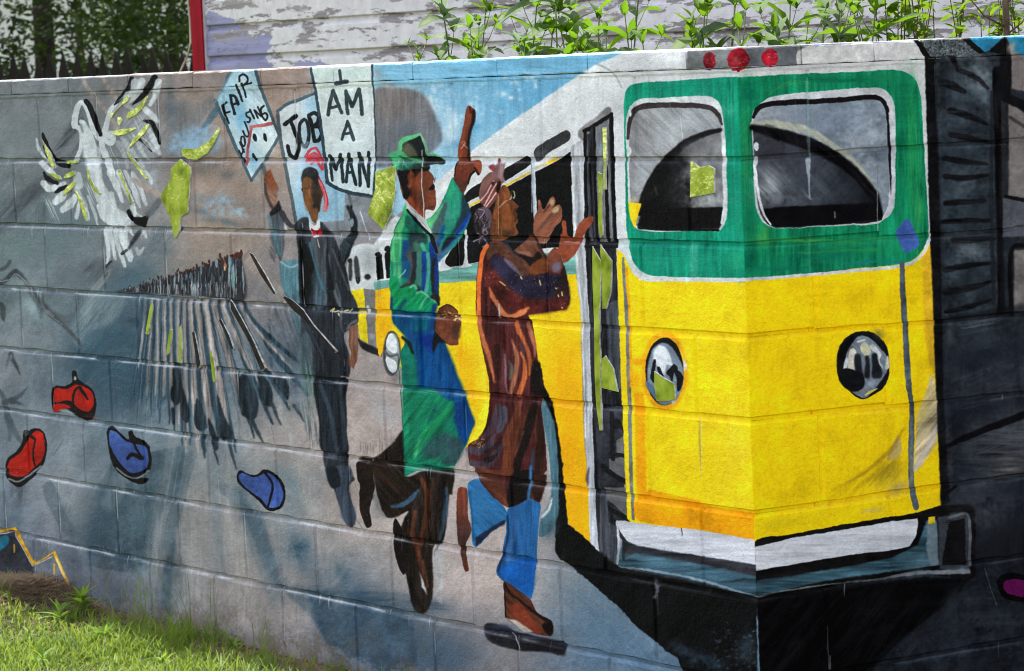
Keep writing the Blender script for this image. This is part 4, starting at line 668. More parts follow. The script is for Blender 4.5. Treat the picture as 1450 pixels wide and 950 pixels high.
for f, p, w in ((Z2,[(305,620),(335,680),(366,738)],6),(Z2,[(175,735),(195,810),(218,890)],5),(Z2,[(95,790),(108,830),(118,866)],3.4),(Z2,[(418,520),(440,580),(465,640)],5),(Z2,[(540,530),(570,575),(596,622)],5),(Z2,[(20,710),(30,770),(38,828)],4),(Z1,[(1036,630),(1042,725)],3.4),(Z1,[(1136,710),(1150,820)],4.5)): line(f(p), [w, w*.9, w*.4], (48,60,68), alpha=.9, soft=.8)
blob([(165,413),(180,409),(200,404),(228,398),(258,386),(296,374),(330,366),(343,372),(346,426),(300,422),(230,416)], (46,47,54), alpha=.92, soft=1.6, tex=.12, br='v')
for k in range(330):
    t = (k/330)**.8; x = 176+t*169+prng.normal(0,1.2); top = 410-t*52+prng.normal(0,2.4); bot = 413+t*12-abs(prng.normal(0,2))
    h = max(bot-top, 1.5); c = [(34,34,40),(52,44,46),(92,104,114),(44,50,60),(28,26,30)][k % 5] if prng.random() < .88 else (150,160,168)
    y0 = top+prng.uniform(0, h*.45)
    line([(x,y0),(x+prng.normal(0,1),y0+prng.uniform(.3,.7)*h)], [.8, 1.4+t*1.6, .8], c, alpha=.85, soft=.4)
    if k % 3 == 0: ell(x, top+1.5, .7+t*1.1, 1.2+t*2, [(72,40,34),(52,34,32),(108,58,44)][k % 3 if k % 2 else 1], alpha=.9)
for k in range(36): t = prng.random(); x = 186+t*156; b = 414+t*10; line([(x,b-2),(x+prng.normal(0,1),b-8-t*18)], 1.1, (168,166,166), alpha=.6)
for x, y, w, h, c in ((330,393,5,40,(134,168,172)),(325,370,4,16,(140,166,176)),(318,376,3,8,(206,96,40)),(318,380,2.4,6,(226,190,140)),(307,372,4,14,(128,152,168)),(299,372,3,12,(128,146,160)),(285,380,3,18,(120,138,150)),(335,362,5,10,(84,40,34)),(338,390,6,26,(36,40,44)),(312,362,4,8,(70,34,30))): ell(x, y, w/2, h/2, c, soft=.5, alpha=.85)
line([(282,420),(306,423),(325,424)], 1.4, (206,208,210), alpha=.8)
# brushed chevrons beside the coat
for k in range(26): x, y = prng.uniform(370, 420), prng.uniform(400, 470); line([(x,y),(x+5,y+9),(x+8,y+20)], [1,2.6,.6], (62,76,88) if k % 3 else (120,132,140), alpha=.6, soft=.6)
for k in range(12): x = prng.uniform(385, 430); line([(x, 430+prng.uniform(0,20)), (x+30, 490+prng.uniform(0,30))], [1,3,1], (84,90,106), alpha=.5, soft=1)
blob([(424,480),(436,470),(444,520),(440,560),(428,556),(422,520)], (96,116,124), alpha=.6, soft=2, br='v'); bristle([(430,495),(436,540),(444,600)], 14, (150,190,150), 10, .45, 1.4, (70,104,100)); bristle([(430,540),(440,600),(448,640)], 16, (70,110,112), 8, .5, 1.6)
line([(418,520),(422,580)], 6, (88,100,116), alpha=.6, soft=1.5); line([(446,600),(450,628)], 3, (92,92,94), alpha=.6, soft=1); line([(436,590),(440,622)], 3, (100,100,102), alpha=.6, soft=1)

# ---- dove --------------------------------------------------------------------------
DW = (206,210,214); ZG = lambda p: sk(40,110,6.786, p); ZH = lambda p: sk(40,240,6.786, p)
spray(200, 175, 30, 40, (170,178,186), .45, -30, 'u'); spray(195, 215, 24, 36, (150,160,170), .4, -30, 'u'); spray(210, 245, 16, 30, (176,182,188), .4, -20)
blob(ZG([(500,400),(530,420),(580,490),(620,560),(650,640),(700,700),(690,780),(700,880),(720,1000)])+ZH([(700,60),(760,240),(830,350),(940,420),(1010,500),(1000,540),(900,540),(800,540),(760,480),(700,330),(610,120),(560,0)])+ZG([(540,820),(520,660),(505,540)]), (186,190,196), tex=.05, br='u', soft=.8)
for p, w in (([(444,460),(450,380),(470,290),(500,240),(540,250),(570,320),(600,420),(640,520),(690,570)],[10,9,8,7,7,7,7,8,8]),([(444,460),(500,500),(515,600),(500,700),(460,780),(390,830)],[7,7,7,6,6,4]),([(505,420),(540,440),(580,500)],[5,6,5]),([(560,540),(590,640),(610,800),(640,940)],[16,18,16,14]),([(640,520),(700,590),(760,560),(800,540),(815,600),(790,630),(740,600)],[8,9,10,10,9,8,6]),([(720,560),(745,480),(765,400),(790,310),(840,250)],[10,8,7,6,5]),([(700,600),(715,680),(720,700)],[8,8,7]),([(720,700),(760,800),(810,920)],[8,10,9])): line(ZG(p), w, DW, tex=.04, soft=.4)
blob(ZG([(490,330),(520,290),(545,320),(575,420),(585,490),(540,400)]), (104,112,120), soft=1, alpha=.9); blob(ZG([(505,440),(530,520),(520,530),(500,470)]), (118,124,130), soft=.8)
line(ZG([(555,225),(590,270),(630,380),(670,480),(690,545)]), [7,8,8,7,6], (15,15,17)); line(ZG([(1000,15),(960,110),(880,200),(825,262)]), [8,7,6,2], (20,22,25)); line(ZG([(1220,0),(1150,110),(1070,200),(1005,255)]), [9,9,7,2], (16,17,19)); line(ZG([(1110,410),(1180,430),(1230,520),(1260,630)]), [4,7,7,4], (16,16,18)); line(ZG([(1075,590),(1130,630),(1185,710)]), [4,6,2], (20,21,24)); line(ZG([(140,535),(170,620),(215,690)]), [3,7,3], (18,19,21)); line(ZG([(150,660),(190,770)]), [3,6], (24,26,29)); line(ZG([(215,700),(270,800),(340,830),(380,840)]), [4,7,10,9], (16,17,19))
for p, w, a in (([(1040,60),(1030,130),(960,200)],16,.8),([(1100,30),(1080,120)],10,.8),([(1255,40),(1230,150),(1170,260)],[10,9,5],.85),([(1120,300),(1200,370),(1240,420)],[8,9,5],.9),([(1000,300),(900,250),(800,330)],5,.5),([(1150,480),(1210,600),(1270,740)],[6,9,3],.85),([(1080,560),(1150,640),(1260,740)],[4,8,2],.6),([(1010,560),(1080,680),(1140,780)],[4,6,3],.6),([(880,560),(980,680),(1100,860)],[4,8,6],.5),([(800,560),(900,700),(960,860)],[4,7,5],.4),([(80,590),(110,700),(180,800)],[4,5,3],.9),([(110,810),(180,870),(250,920)],[6,8,6],.9),([(170,700),(220,800),(260,860)],[4,5,4],.8),([(960,700),(900,640),(840,600)],[5,5,3],.4)): line(ZG(p), w, DW, alpha=a, soft=.8, dry=.25, br='u', tex=.06)
for p, w, a in (([(140,130),(200,180),(290,160),(350,130)],[8,10,8,6],.9),([(260,310),(320,260),(370,200)],[10,12,7],.95),([(335,385),(400,330),(450,260)],[9,14,8],.95),([(465,460),(480,380),(490,300)],[6,6,4],.85),([(570,480),(560,400),(500,270)],[5,6,4],.9),([(575,250),(630,400),(670,540)],[3,5,3],.7),([(680,350),(720,450),(800,530)],[7,9,5],.9),([(780,20),(850,150),(905,310)],[9,10,4],.8),([(860,20),(920,160),(1010,330)],[6,6,4],.8),([(930,20),(1010,180),(1070,360)],[6,8,4],.75),([(1000,40),(1060,130),(1130,340)],[7,8,4],.75),([(1120,20),(1170,90),(1180,140)],[6,6,3],.7),([(620,60),(720,260),(830,460)],[16,22,18],.7),([(800,230),(840,400),(900,520)],[6,9,6],.7),([(1000,360),(1030,440)],[8,5],.8),([(1040,420),(1100,470)],[4,3],.7),([(940,550),(1010,630)],[6,3],.9),([(740,570),(760,700),(770,830),(750,900)],[6,6,5,3],.85),([(780,570),(810,700),(840,860)],[6,6,4],.85),([(830,580),(860,720),(930,930)],[5,7,5],.85),([(870,590),(920,700),(980,870)],[8,9,6],.9),([(930,560),(940,640),(990,840)],[6,6,5],.8),([(1080,620),(1110,600),(1130,650)],4,.6),([(1040,760),(1060,810),(1110,750)],[5,6,3],.5),([(450,170),(540,320),(580,480)],[6,6,4],.5),([(470,60),(490,150)],12,.6)): line(ZH(p), w, DW, alpha=a, soft=.7, dry=.2, br='v', tex=.05)
line(ZH([(150,30),(190,90),(280,130)]), [3,8,5], (16,17,19)); line(ZH([(265,215),(310,190),(370,165)]), [4,7,5], (18,19,21)); blob(ZH([(940,400),(970,380),(1010,450),(1080,460),(1150,445),(1140,530),(1110,560),(1050,530),(1000,500)]), (14,14,15), soft=.5); line(ZH([(1150,440),(1200,380),(1260,300)]), [8,10,9], (84,92,98), alpha=.7, soft=1); line(ZH([(960,770),(1010,690),(1070,600)]), [3,6,7], (44,50,56), alpha=.9, soft=.6); line(ZH([(900,810),(940,780)]), 4.5, (44,48,52)); line(ZH([(745,930),(800,880)]), 3, (50,54,60)); line(ZH([(1010,100),(1150,180),(1270,250)]), [8,8,8], (158,143,136), alpha=.85, soft=.8)
blob([(148,388),(153,384),(152,390),(147,393)], (24,25,27)); poly([(126,412),(140,396),(152,382),(160,380),(150,398),(138,412)], (146,148,150), alpha=.6, soft=1.5, br='u'); poly([(112,440),(126,414),(138,414),(126,436),(118,450)], (134,146,152), alpha=.5, soft=2, br='u')
bristle([(108,470),(126,430),(140,410)], 20, (140,152,158), 10, .4, 1.6)

# feathering with a nearly dry brush
for p, w in (([(150,250),(215,380),(300,560)],30),([(560,120),(620,260),(700,420)],26),([(700,200),(800,380),(930,520)],36),([(800,20),(880,170),(960,330)],40),([(940,20),(1030,180),(1090,340)],40),([(740,570),(780,740),(800,900)],30),([(850,580),(920,720),(970,900)],34),([(260,310),(320,260),(370,200)],14),([(335,385),(400,330),(450,260)],16)): bristle(ZH(p), w/6.786*2, (228,230,232), 9, .55, 1.1, (170,178,186))
for p, w in (([(500,450),(560,620),(600,820)],40),([(740,600),(800,760),(860,900)],30),([(1020,300),(1120,480),(1230,700)],60),([(900,500),(1020,640),(1150,820)],60),([(1000,100),(930,200),(830,300)],30),([(1240,60),(1210,180),(1160,300)],24),([(120,800),(180,870),(260,930)],26)): bristle(ZG(p), w/6.786*2, (226,228,230), 9, .5, 1.1, (160,170,178))
# ---- running shoes ------------------------------------------------------------------
RD, BL, OL = (172,32,22), (66,88,150), (20,17,18)
ZI = lambda p: sk(0,480,6.785, p)
blob(ZI([(497,490),(530,455),(620,450),(690,410),(690,350),(700,305),(730,310),(750,380),(800,420),(880,480),(915,560),(925,660),(900,750),(840,785),(790,770),(720,730),(640,690),(560,705),(520,700),(500,640)]), OL, soft=.4); blob(ZI([(512,510),(540,475),(640,480),(720,440),(780,450),(860,490),(895,560),(890,650),(850,695),(800,690),(740,660),(690,600),(620,590),(550,610),(515,600)]), RD, tex=.06); blob(ZI([(510,640),(560,620),(640,630),(680,660),(600,675),(545,705),(512,690)]), RD, tex=.06); line(ZI([(770,470),(800,520),(840,580)]), [5,5,3], OL); line(ZI([(760,460),(720,500),(700,560),(700,610)]), [3,3.5,3,3], OL); ell(106, 536, 1.8, 3, (150,150,152)); blob(ZI([(560,690),(620,672),(690,700),(720,725),(640,705)]), (150,156,160), soft=.6); spray(126, 589, 10, 4, (96,30,34), .7)
ZJ = lambda p: sk(0,440,3.96, p)
blob(ZJ([(30,880),(40,830),(90,790),(125,730),(135,670),(160,675),(190,660),(225,662),(255,700),(264,770),(250,850),(210,900),(170,950),(110,990),(60,965),(35,930)]), OL, soft=.4); blob(ZJ([(42,880),(55,840),(110,800),(140,750),(175,700),(205,672),(240,690),(252,760),(240,830),(190,880),(140,925),(80,930),(45,910)]), RD, tex=.06); line(ZJ([(200,720),(185,790),(190,850),(200,870)]), 2.4, OL); line(ZJ([(150,690),(190,715)]), 4, OL); line(ZJ([(50,945),(100,960),(160,925),(230,870)]), 2.6, (150,152,154), alpha=.8); line(ZJ([(45,890),(160,905)]), 1.2, (214,110,96), alpha=.7); blob(ZJ([(135,680),(150,668),(160,690),(145,705)]), (70,66,66))
blob(ZJ([(600,690),(608,655),(630,648),(680,690),(725,720),(722,680),(740,672),(755,700),(790,720),(830,750),(848,820),(840,890),(800,925),(740,930)])+sk(0,660,3.277,[(690,60),(660,85),(610,70),(550,30),(520,-15)]), OL, soft=.4); blob(ZJ([(612,700),(618,672),(650,680),(700,725),(760,745),(810,760),(832,810),(825,870),(790,900),(730,905),(670,850),(620,760)]), BL, tex=.07); line(ZJ([(735,690),(760,760),(795,830)]), [5,3,4], OL); line(ZJ([(715,830),(740,805),(790,825)]), [4,5,6], OL); line(sk(0,660,3.277,[(540,10),(590,45),(640,55),(690,20)]), 2.4, (140,148,156), alpha=.8)
ZK = lambda p: sk(280,660,3.277, p)
blob(ZK([(182,45),(195,20),(230,35),(270,40),(300,15),(330,20),(370,45),(400,90),(405,140),(390,190),(350,208),(320,200),(280,160),(210,100),(185,75)]), OL, soft=.4); blob(ZK([(190,50),(205,32),(260,52),(310,30),(350,45),(385,90),(395,140),(375,185),(330,190),(290,150),(215,92)]), BL, tex=.07); line(ZK([(310,30),(345,80),(345,120),(325,190)]), 3.2, OL)
# yellow zigzag and dark triangle at the left foot of the wall
blob(sk(0,660,3.277,[(-60,320),(-60,320),(60,300),(60,300),(110,380),(155,460),(155,460),(150,560),(-60,560)]), (54,58,66), soft=.6, tex=.1); blob(sk(0,660,3.277,[(-20,350),(30,320),(45,345),(20,380),(-20,400)]), (40,122,150), soft=.6, tex=.08)
line(sk(0,660,3.277,[(-60,320),(0,303),(66,288),(158,455),(250,398),(334,592)]), 4.6, (236,176,30), sm=False, tex=.08); line(sk(0,660,3.277,[(-60,332),(0,316),(62,304),(152,464),(240,418)]), 1.6, (232,206,200), sm=False, alpha=.85); line(sk(0,660,3.277,[(262,430),(330,585)]), 1.6, (232,206,200), alpha=.8); line(sk(0,660,3.277,[(250,455),(250,500)]), 3, (214,160,50), alpha=.8); line(sk(0,660,3.277,[(66,365),(66,400)]), 2.4, (214,160,50), alpha=.8)
# ---- man in the green coat -----------------------------------------------------------
M1 = lambda p: sk(520,140,7.917, p); M2 = lambda p: sk(520,250,7.917, p); M3 = lambda p: sk(520,360,7.917, p); M4 = lambda p: sk(560,440,3.96, p); M5 = lambda p: sk(500,580,7.917, p); M6 = lambda p: sk(560,660,3.277, p)
BS = (112,62,44)
# trailing leg and trousers
blob(M5([(50,560),(90,540),(200,550),(300,500),(400,410),(480,330),(555,230),(580,300),(580,760),(780,690),(1110,690),(1110,950)])+M6([(250,130),(240,250),(215,360),(175,370),(175,580),(160,650),(130,685),(85,665),(50,510),(0,380),(40,240),(60,210),(-60,230)]), (32,24,20), soft=.6, tex=.18, br='v')
poly(M5([(205,560),(240,560),(260,900),(230,950),(200,900),(195,760)]), (138,134,138), soft=1.5, alpha=.8); 
R3 = lambda p: sk(400,660,6.785, p)
poly(R3([(865,0),(890,180),(870,300),(840,400),(850,500),(1010,505),(960,420),(910,280),(895,130)]), (160,154,152), soft=1, alpha=.85); blob(R3([(720,-40),(860,-40),(870,100),(890,190),(860,300),(835,400),(845,480),(855,560),(820,592),(790,560),(760,480),(735,360),(745,180),(725,140)]), (30,21,17), soft=.5, tex=.15)
blob(R3([(860,0),(880,-60),(1170,0),(1190,100),(1340,80),(1300,260),(1200,420),(1020,500),(960,380),(900,200)]), (34,24,19), soft=.6, tex=.2, br='d'); line(R3([(1050,390),(1150,370),(1240,310),(1310,230)]), [4,7,7,3], (66,96,124), alpha=.85, soft=1); line(R3([(880,20),(1000,130),(1100,240)]), 6, (70,46,32), alpha=.6, soft=2)
blob(M6([(0,240),(-10,330),(5,440),(35,505),(55,480),(60,380),(40,320)]), (20,15,13), soft=.5)
for p, w, c in (([(120,60),(150,150),(120,330),(110,440)],8,(92,50,32)),([(60,300),(100,380),(150,560)],9,(74,40,27)),([(90,210),(80,320),(130,450)],7,(96,52,34)),([(170,60),(150,200),(140,330)],7,(70,42,30)),([(235,100),(230,220),(205,340)],8,(56,78,100)),([(200,80),(215,200)],6,(24,20,22)),([(60,520),(90,600),(130,670)],9,(16,12,11))): line(M6(p), [w*.6,w,w*.5], c, alpha=.8, soft=1.4, br='v', tex=.15)
for k in range(30): x = prng.uniform(570, 630); y = prng.uniform(690, 790); line([(x,y),(x+prng.normal(-3,2),y+prng.uniform(10,26))], 1, (120,72,50) if k % 2 else (14,11,11), alpha=.4)
bristle(M6([(200,360),(195,430),(185,520)]), 10, (150,170,196), 8, .5, 1.3); poly(M6([(185,480),(220,370),(222,480),(215,640),(190,620)]), (186,184,184), alpha=.7, soft=1.5); poly(M6([(112,490),(120,560),(150,600),(130,540)]), (190,186,184), soft=.6)
for k in range(22): x = prng.uniform(506, 560); bristle([(x,645+prng.normal(0,3)),(x+prng.normal(0,1),622-prng.uniform(0,26)*(x>530))], 3, (92,82,78), 2, .35, 1)
line(M5([(300,490),(400,410),(470,350)]), 2, (170,160,150), alpha=.6, dry=.5)
# coat body
blob(M2([(430,290),(430,290),(390,430),(330,530),(290,640),(265,760),(262,940)])+M3([(258,100),(245,320),(255,440),(262,620),(290,760),(440,930)])+M4([(10,85),(50,140),(75,170),(60,180),(30,230),(38,330),(45,600),(50,930),(50,930),(90,900),(150,890),(210,880),(330,870),(330,870),(385,770),(445,630),(445,630),(400,500),(330,330),(280,180),(280,180),(222,110),(222,20)])+M3([(760,760),(760,600),(800,470),(800,180),(780,0)])+M2([(770,850),(730,700),(690,640),(560,470),(450,350)]), (18,122,96), soft=.5, tex=.06, br='v')
# shoulder and sleeve lights
blob(M2([(425,320),(395,440),(340,540),(300,640),(280,760),(270,945),(360,945),(385,760),(380,640),(420,540),(440,430)]), (92,184,120), soft=1, tex=.07, br='v'); line(M2([(430,380),(450,480),(440,560),(400,640)]), [6,9,8,4], (20,146,104), soft=1); line(M2([(320,760),(330,940)]), 5, (40,150,100), alpha=.6, soft=1); line(M2([(350,700),(355,945)]), 3, (34,140,96), alpha=.6, soft=.8)
blob(M2([(440,440),(520,470),(600,560),(680,640),(720,720),(690,720),(600,660),(480,600),(430,560)]), (24,92,76), soft=1.5); blob(M2([(470,600),(600,640),(680,720),(640,760),(560,840),(470,780)]), (38,58,60), soft=2.5); line(M2([(640,620),(690,700),(700,740)]), 4, (110,180,150), alpha=.6, soft=1)
poly(M2([(400,720),(470,720),(480,945),(390,945)]), (20,62,130), soft=2, alpha=.9); poly(M2([(470,780),(520,780),(510,945),(460,945)]), (60,68,74), soft=2); line(M2([(540,760),(570,850),(580,945)]), 9, (62,104,92), soft=1.6); line(M2([(610,760),(650,850),(670,945)]), 6, (66,152,120), soft=1); line(M2([(640,860),(660,945)]), 6, (20,70,150), soft=1); poly(M2([(690,720),(730,740),(790,945),(700,945)]), (16,58,136), soft=1)
# chest folds
poly(M3([(385,0),(470,0),(520,160),(480,280),(380,260)]), (20,70,120), soft=2.5, alpha=.85); line(M3([(460,0),(520,120),(500,260),(420,350)]), [9,10,9,5], (72,76,80), soft=1.5); line(M3([(530,0),(540,160),(500,320)]), [8,9,7], (34,40,44), soft=1.5); line(M3([(590,0),(580,200),(590,330)]), 8, (64,116,106), soft=1.5); line(M3([(640,0),(640,240),(630,400)]), 7, (18,62,130), soft=1.2); line(M3([(680,0),(690,160),(670,340),(655,420)]), 5, (76,150,136), soft=.8); poly(M3([(700,0),(790,0),(800,240),(800,460),(760,440),(720,280)]), (16,46,110), soft=1.4); line(M3([(745,60),(735,260),(745,460),(790,560)]), 5, (26,30,36), soft=1); blob(M3([(360,370),(420,330),(520,330),(600,400),(560,410),(480,360),(380,400)]), (46,48,50), soft=1.4); spray(520+330/7.917, 360+200/7.917, 7, 16, (110,190,130), .7, 0, 'v'); line(M3([(360,260),(400,220),(430,180)]), 2, (140,200,160), alpha=.8, soft=.5)
# cuff fingers of cloth
blob(M3([(250,300),(310,240),(350,300),(350,380),(480,350),(530,350),(555,390),(540,430),(460,500),(420,600),(290,610),(265,440)]), (14,146,88), soft=.8, tex=.07, br='u'); blob(M3([(400,590),(480,500),(590,420),(640,440),(690,480),(740,500),(780,560),(760,640),(420,640)]), (14,148,92), soft=.8, tex=.07, br='u'); line(M3([(480,370),(530,350),(550,390)]), 3, (110,184,150), soft=.6); line(M3([(560,440),(600,420),(650,450),(680,480)]), 2.4, (130,196,150), soft=.6); line(M3([(700,490),(740,510),(770,550)]), 2.4, (140,190,150), soft=.6); line(M3([(660,480),(610,560),(590,610)]), 3, (110,190,140), alpha=.7, soft=.8); line(M3([(430,520),(380,580),(350,640)]), 5, (10,80,100), soft=1.6); line(M3([(690,500),(640,580)]), 4, (10,112,90), soft=1.2); blob(M3([(700,480),(760,440),(810,480),(800,560),(760,520)]), (34,36,38), soft=1); poly(M3([(250,480),(280,470),(290,620),(262,620)]), (16,60,120), soft=1.2)
poly(M3([(264,640),(760,640),(760,950),(450,950),(290,770)]), (10,78,116), soft=1.6, br='v', tex=.08); spray(520+600/7.917, 360+800/7.917, 12, 14, (10,104,110), .7, 0, 'v'); spray(520+420/7.917, 360+720/7.917, 14, 10, (8,64,108), .7); poly(M3([(720,560),(775,540),(770,760),(740,940),(700,900)]), (10,58,118), soft=1.6)
# skirt of the coat
poly(M4([(60,120),(225,110),(290,200),(380,440),(445,630),(390,740),(300,560),(180,520),(60,420)]), (10,70,124), soft=3, br='v', tex=.07); poly(M4([(36,230),(90,170),(120,300),(130,430),(60,440),(38,400)]), (16,104,90), soft=3); line(M4([(60,160),(80,220),(95,420)]), [4,8,8], (18,116,94), soft=2, alpha=.8); line(M4([(40,150),(80,190),(100,240)]), [4,5,3], (16,30,34), soft=1); blob(M4([(130,160),(215,130),(220,210),(205,240),(180,220)]), (10,52,130), soft=2); blob(M4([(222,120),(280,180),(240,180),(215,235),(205,210)]), (18,24,30), soft=1.4)
poly(M4([(40,440),(200,440),(330,520),(300,640),(350,720),(330,860),(52,900)]), (20,120,90), soft=3, br='u', tex=.08)
for p, w, c in (([(60,460),(60,650),(70,860)],8,(28,152,110)),([(100,840),(140,720),(210,560),(240,480)],7,(24,146,88)),([(90,700),(140,560),(200,460)],6,(22,140,96)),([(120,780),(220,640),(320,520)],8,(26,150,86)),([(150,800),(260,680),(330,560)],6,(20,112,84)),([(60,560),(90,480)],6,(20,140,100)),([(140,860),(240,820),(310,700)],6,(40,156,116)),([(110,820),(115,790),(140,720)],6,(96,190,130)),([(70,880),(140,860),(200,840)],6,(30,150,116)),([(180,640),(230,520)],5,(10,84,96)),([(230,700),(300,610),(340,540)],5,(14,100,80))): line(M4(p), [w*.4,w,w*.6], c, alpha=.8, soft=1.6, br='u', tex=.1)
blob(M4([(150,800),(200,720),(280,680),(330,720),(300,800),(220,830)]), (60,76,88), alpha=.75, soft=4); blob(M4([(310,720),(370,720),(380,780),(330,860),(250,850),(300,800)]), (52,66,76), alpha=.85, soft=3); bristle(M4([(90,850),(160,700),(260,560)]), 40, (60,180,120), 22, .4, 1.3, (6,84,80)); poly(M4([(330,520),(400,500),(446,630),(385,760),(350,700)]), (10,66,128), soft=2.4)
poly(M5([(580,610),(770,590),(770,690),(700,690),(640,720),(585,755)]), (24,140,108), soft=.5, br='h', tex=.07); poly(M5([(770,600),(1130,650),(1110,690),(800,680)]), (24,108,88), soft=1.2, br='h', tex=.1); line([(563.5,500),(568,560),(572,640),(573,674)], 1.4, (12,84,72), alpha=.7)
# pointing arm
blob(M2([(955,10),(955,10),(920,90),(860,230),(790,360),(720,450),(660,490),(660,490),(690,560),(740,640),(760,760),(780,860),(800,945),(800,945),(860,900),(1000,760),(1100,600),(1165,440),(1165,440),(1120,300),(1060,180),(1000,80)]), (30,134,108), soft=.5, tex=.07, br='v')
blob(M2([(660,490),(730,450),(800,360),(870,260),(880,280),(830,380),(780,500),(770,600),(740,640),(700,570)]), (98,188,126), soft=1); line(M2([(960,40),(940,160),(900,300)]), [3,9,6], (46,160,120), soft=1.5); line(M2([(880,300),(840,450),(770,600),(760,700)]), [7,11,12,8], (70,92,98), soft=2); blob(M2([(1060,190),(1120,300),(1165,430),(1100,520),(1000,620),(940,660),(1000,520),(1050,400)]), (34,56,70), soft=2.5); line(M2([(990,140),(1010,300),(960,460),(890,600)]), [5,8,9,5], (52,150,122), soft=1.5, alpha=.8); line(M2([(920,300),(900,450),(880,540)]), [5,8,5], (64,146,130), soft=1.5); line(M2([(1160,430),(1100,530),(1020,640),(940,740),(830,880),(800,945)]), [3,6,6,7,7,4], (52,108,166), soft=1); line(M2([(1150,410),(1080,540),(1000,640)]), [3,6,4], (16,64,150), soft=1); line(M2([(760,700),(790,800),(800,900)]), [5,8,4], (90,96,110), soft=1.4); line(M2([(860,560),(820,680),(790,780)]), [5,7,4], (30,80,140), soft=1.6); blob(M2([(880,690),(980,680),(940,740),(870,810),(830,840)]), (26,32,40), soft=2); line(M2([(850,860),(940,800)]), 3, (100,110,120), alpha=.7, soft=1)
line(M2([(970,20),(1060,170),(1120,300),(1168,420)]), 2, (20,44,44), alpha=.8)
# hand with raised finger
blob(M1([(1130,80),(1170,95),(1210,130),(1205,220),(1185,300),(1150,390),(1145,480),(1145,600),(1145,690),(1200,685),(1250,690),(1280,730),(1280,810),(1250,845),(1200,810),(1160,860),(1130,950)])+M2([(1080,180),(1060,180),(1000,80),(970,10)])+M1([(980,870),(990,780),(1015,690),(1020,560),(1050,440),(1085,280),(1105,150)]), (112,56,40), soft=.5, tex=.08, br='v')
blob(M1([(1130,85),(1150,200),(1110,320),(1080,480),(1060,640),(1020,680),(1020,560),(1060,420),(1095,260)]), (142,66,42), soft=1.6, alpha=.8); line(M1([(1195,140),(1195,230),(1160,350),(1140,470),(1135,640),(1140,690)]), [5,6,4,4,4,3], (30,18,16), soft=.6); line(M1([(1150,100),(1165,150)]), 3, (70,28,22), soft=.6); blob(M1([(1200,760),(1240,700),(1280,740),(1275,820),(1250,840),(1215,790)]), (156,74,50), soft=1); line(M1([(1205,770),(1230,810),(1250,845)]), 3, (40,22,18)); line(M1([(1030,720),(1120,720),(1200,690)]), 2.4, (150,88,72), alpha=.6, soft=.8); line(M1([(980,870),(985,780),(1010,700)]), 2, (34,20,18)); line(M1([(1200,815),(1160,860),(1130,950)]), 3, (28,18,17)); bristle(M1([(1000,880),(1060,800),(1180,740)]), 12, (150,80,58), 9, .5, 1.2, (84,40,30)); line(M1([(1055,490),(1085,480),(1100,500),(1050,560)]), 1.4, (206,150,140), alpha=.7); line(M1([(1070,500),(1130,555)]), 1.2, (206,160,150), alpha=.6); blob(M2([(980,20),(1130,60),(1160,10),(1080,180),(1050,170)]), (84,48,38), soft=1.2, alpha=.8)
# head, collar, hat
blob(M1([(340,790),(700,760),(690,800),(740,860),(755,940)])+M2([(765,10),(740,60),(765,170),(770,240),(765,330),(740,380),(660,370),(645,470),(560,420),(430,260),(380,170),(355,40)]), (110,58,40), soft=.5, tex=.08, br='v')
blob(M1([(350,790),(470,780),(450,880),(460,950)])+M2([(440,100),(490,160),(470,240),(420,250),(390,150),(360,50)]), (16,13,14), soft=.6, wob=.4); blob(M1([(480,770),(690,750),(690,790),(640,810),(600,800),(560,850),(530,880),(520,830)]), (20,16,17), soft=.8); blob(M2([(700,120),(740,85),(755,120),(720,160),(690,150)]), (18,12,12), soft=.5); line(M2([(480,100),(500,180),(490,240)]), 3, (60,30,24), soft=.8); spray(520+560/7.917, 250+60/7.917, 6, 14, (142,70,44), .7); spray(520+690/7.917, 250+240/7.917, 6, 8, (128,66,46), .7); spray(520+590/7.917, 250+230/7.917, 8, 7, (74,46,36), .8, -20); line(M2([(640,350),(680,350),(740,335)]), 2.4, (74,38,30), soft=.6); line(M2([(480,240),(530,330),(600,430)]), 5, (158,70,44), alpha=.8, soft=1); line(M2([(500,40),(480,110)]), 4, (134,66,44), soft=.8); line(M2([(680,210),(730,225)]), 2, (150,76,56), alpha=.8)
blob(M2([(415,265),(440,270),(560,400),(645,470),(660,510),(705,620),(700,655),(640,590),(520,450),(440,360)]), (186,182,184), soft=.5, br='d', tex=.06); bristle(M2([(450,320),(560,440),(690,610)]), 5, (110,112,116), 6, .6, .9); line(M2([(450,370),(520,460),(620,570),(700,660),(740,740),(780,850)]), [3,4,4,5,6,4], (20,22,24), soft=.5); line(M2([(430,300),(420,380),(430,430)]), [2,5,3], (74,180,110), soft=.6); line([(597.5,217),(597,262),(600,290),(600.5,308)], 1.5, (206,200,200), alpha=.85)
blob(M1([(250,630),(275,612),(360,600),(360,500),(420,450),(500,420),(580,392),(605,410),(650,520),(680,625),(780,630),(830,660),(875,715),(840,735),(720,735),(680,760),(470,790),(350,800),(270,730)]), (44,70,62), soft=.5, tex=.1); blob(M1([(480,470),(585,405),(620,470),(660,600),(660,650),(600,650),(560,640),(480,640),(400,600),(380,560)]), (26,32,36), soft=1); blob(M1([(385,560),(450,500),(530,560),(560,640),(480,650),(400,600)]), (116,112,88), soft=2.5, alpha=.8); spray(520+560/7.917, 140+600/7.917, 8, 5, (64,92,94), .6)
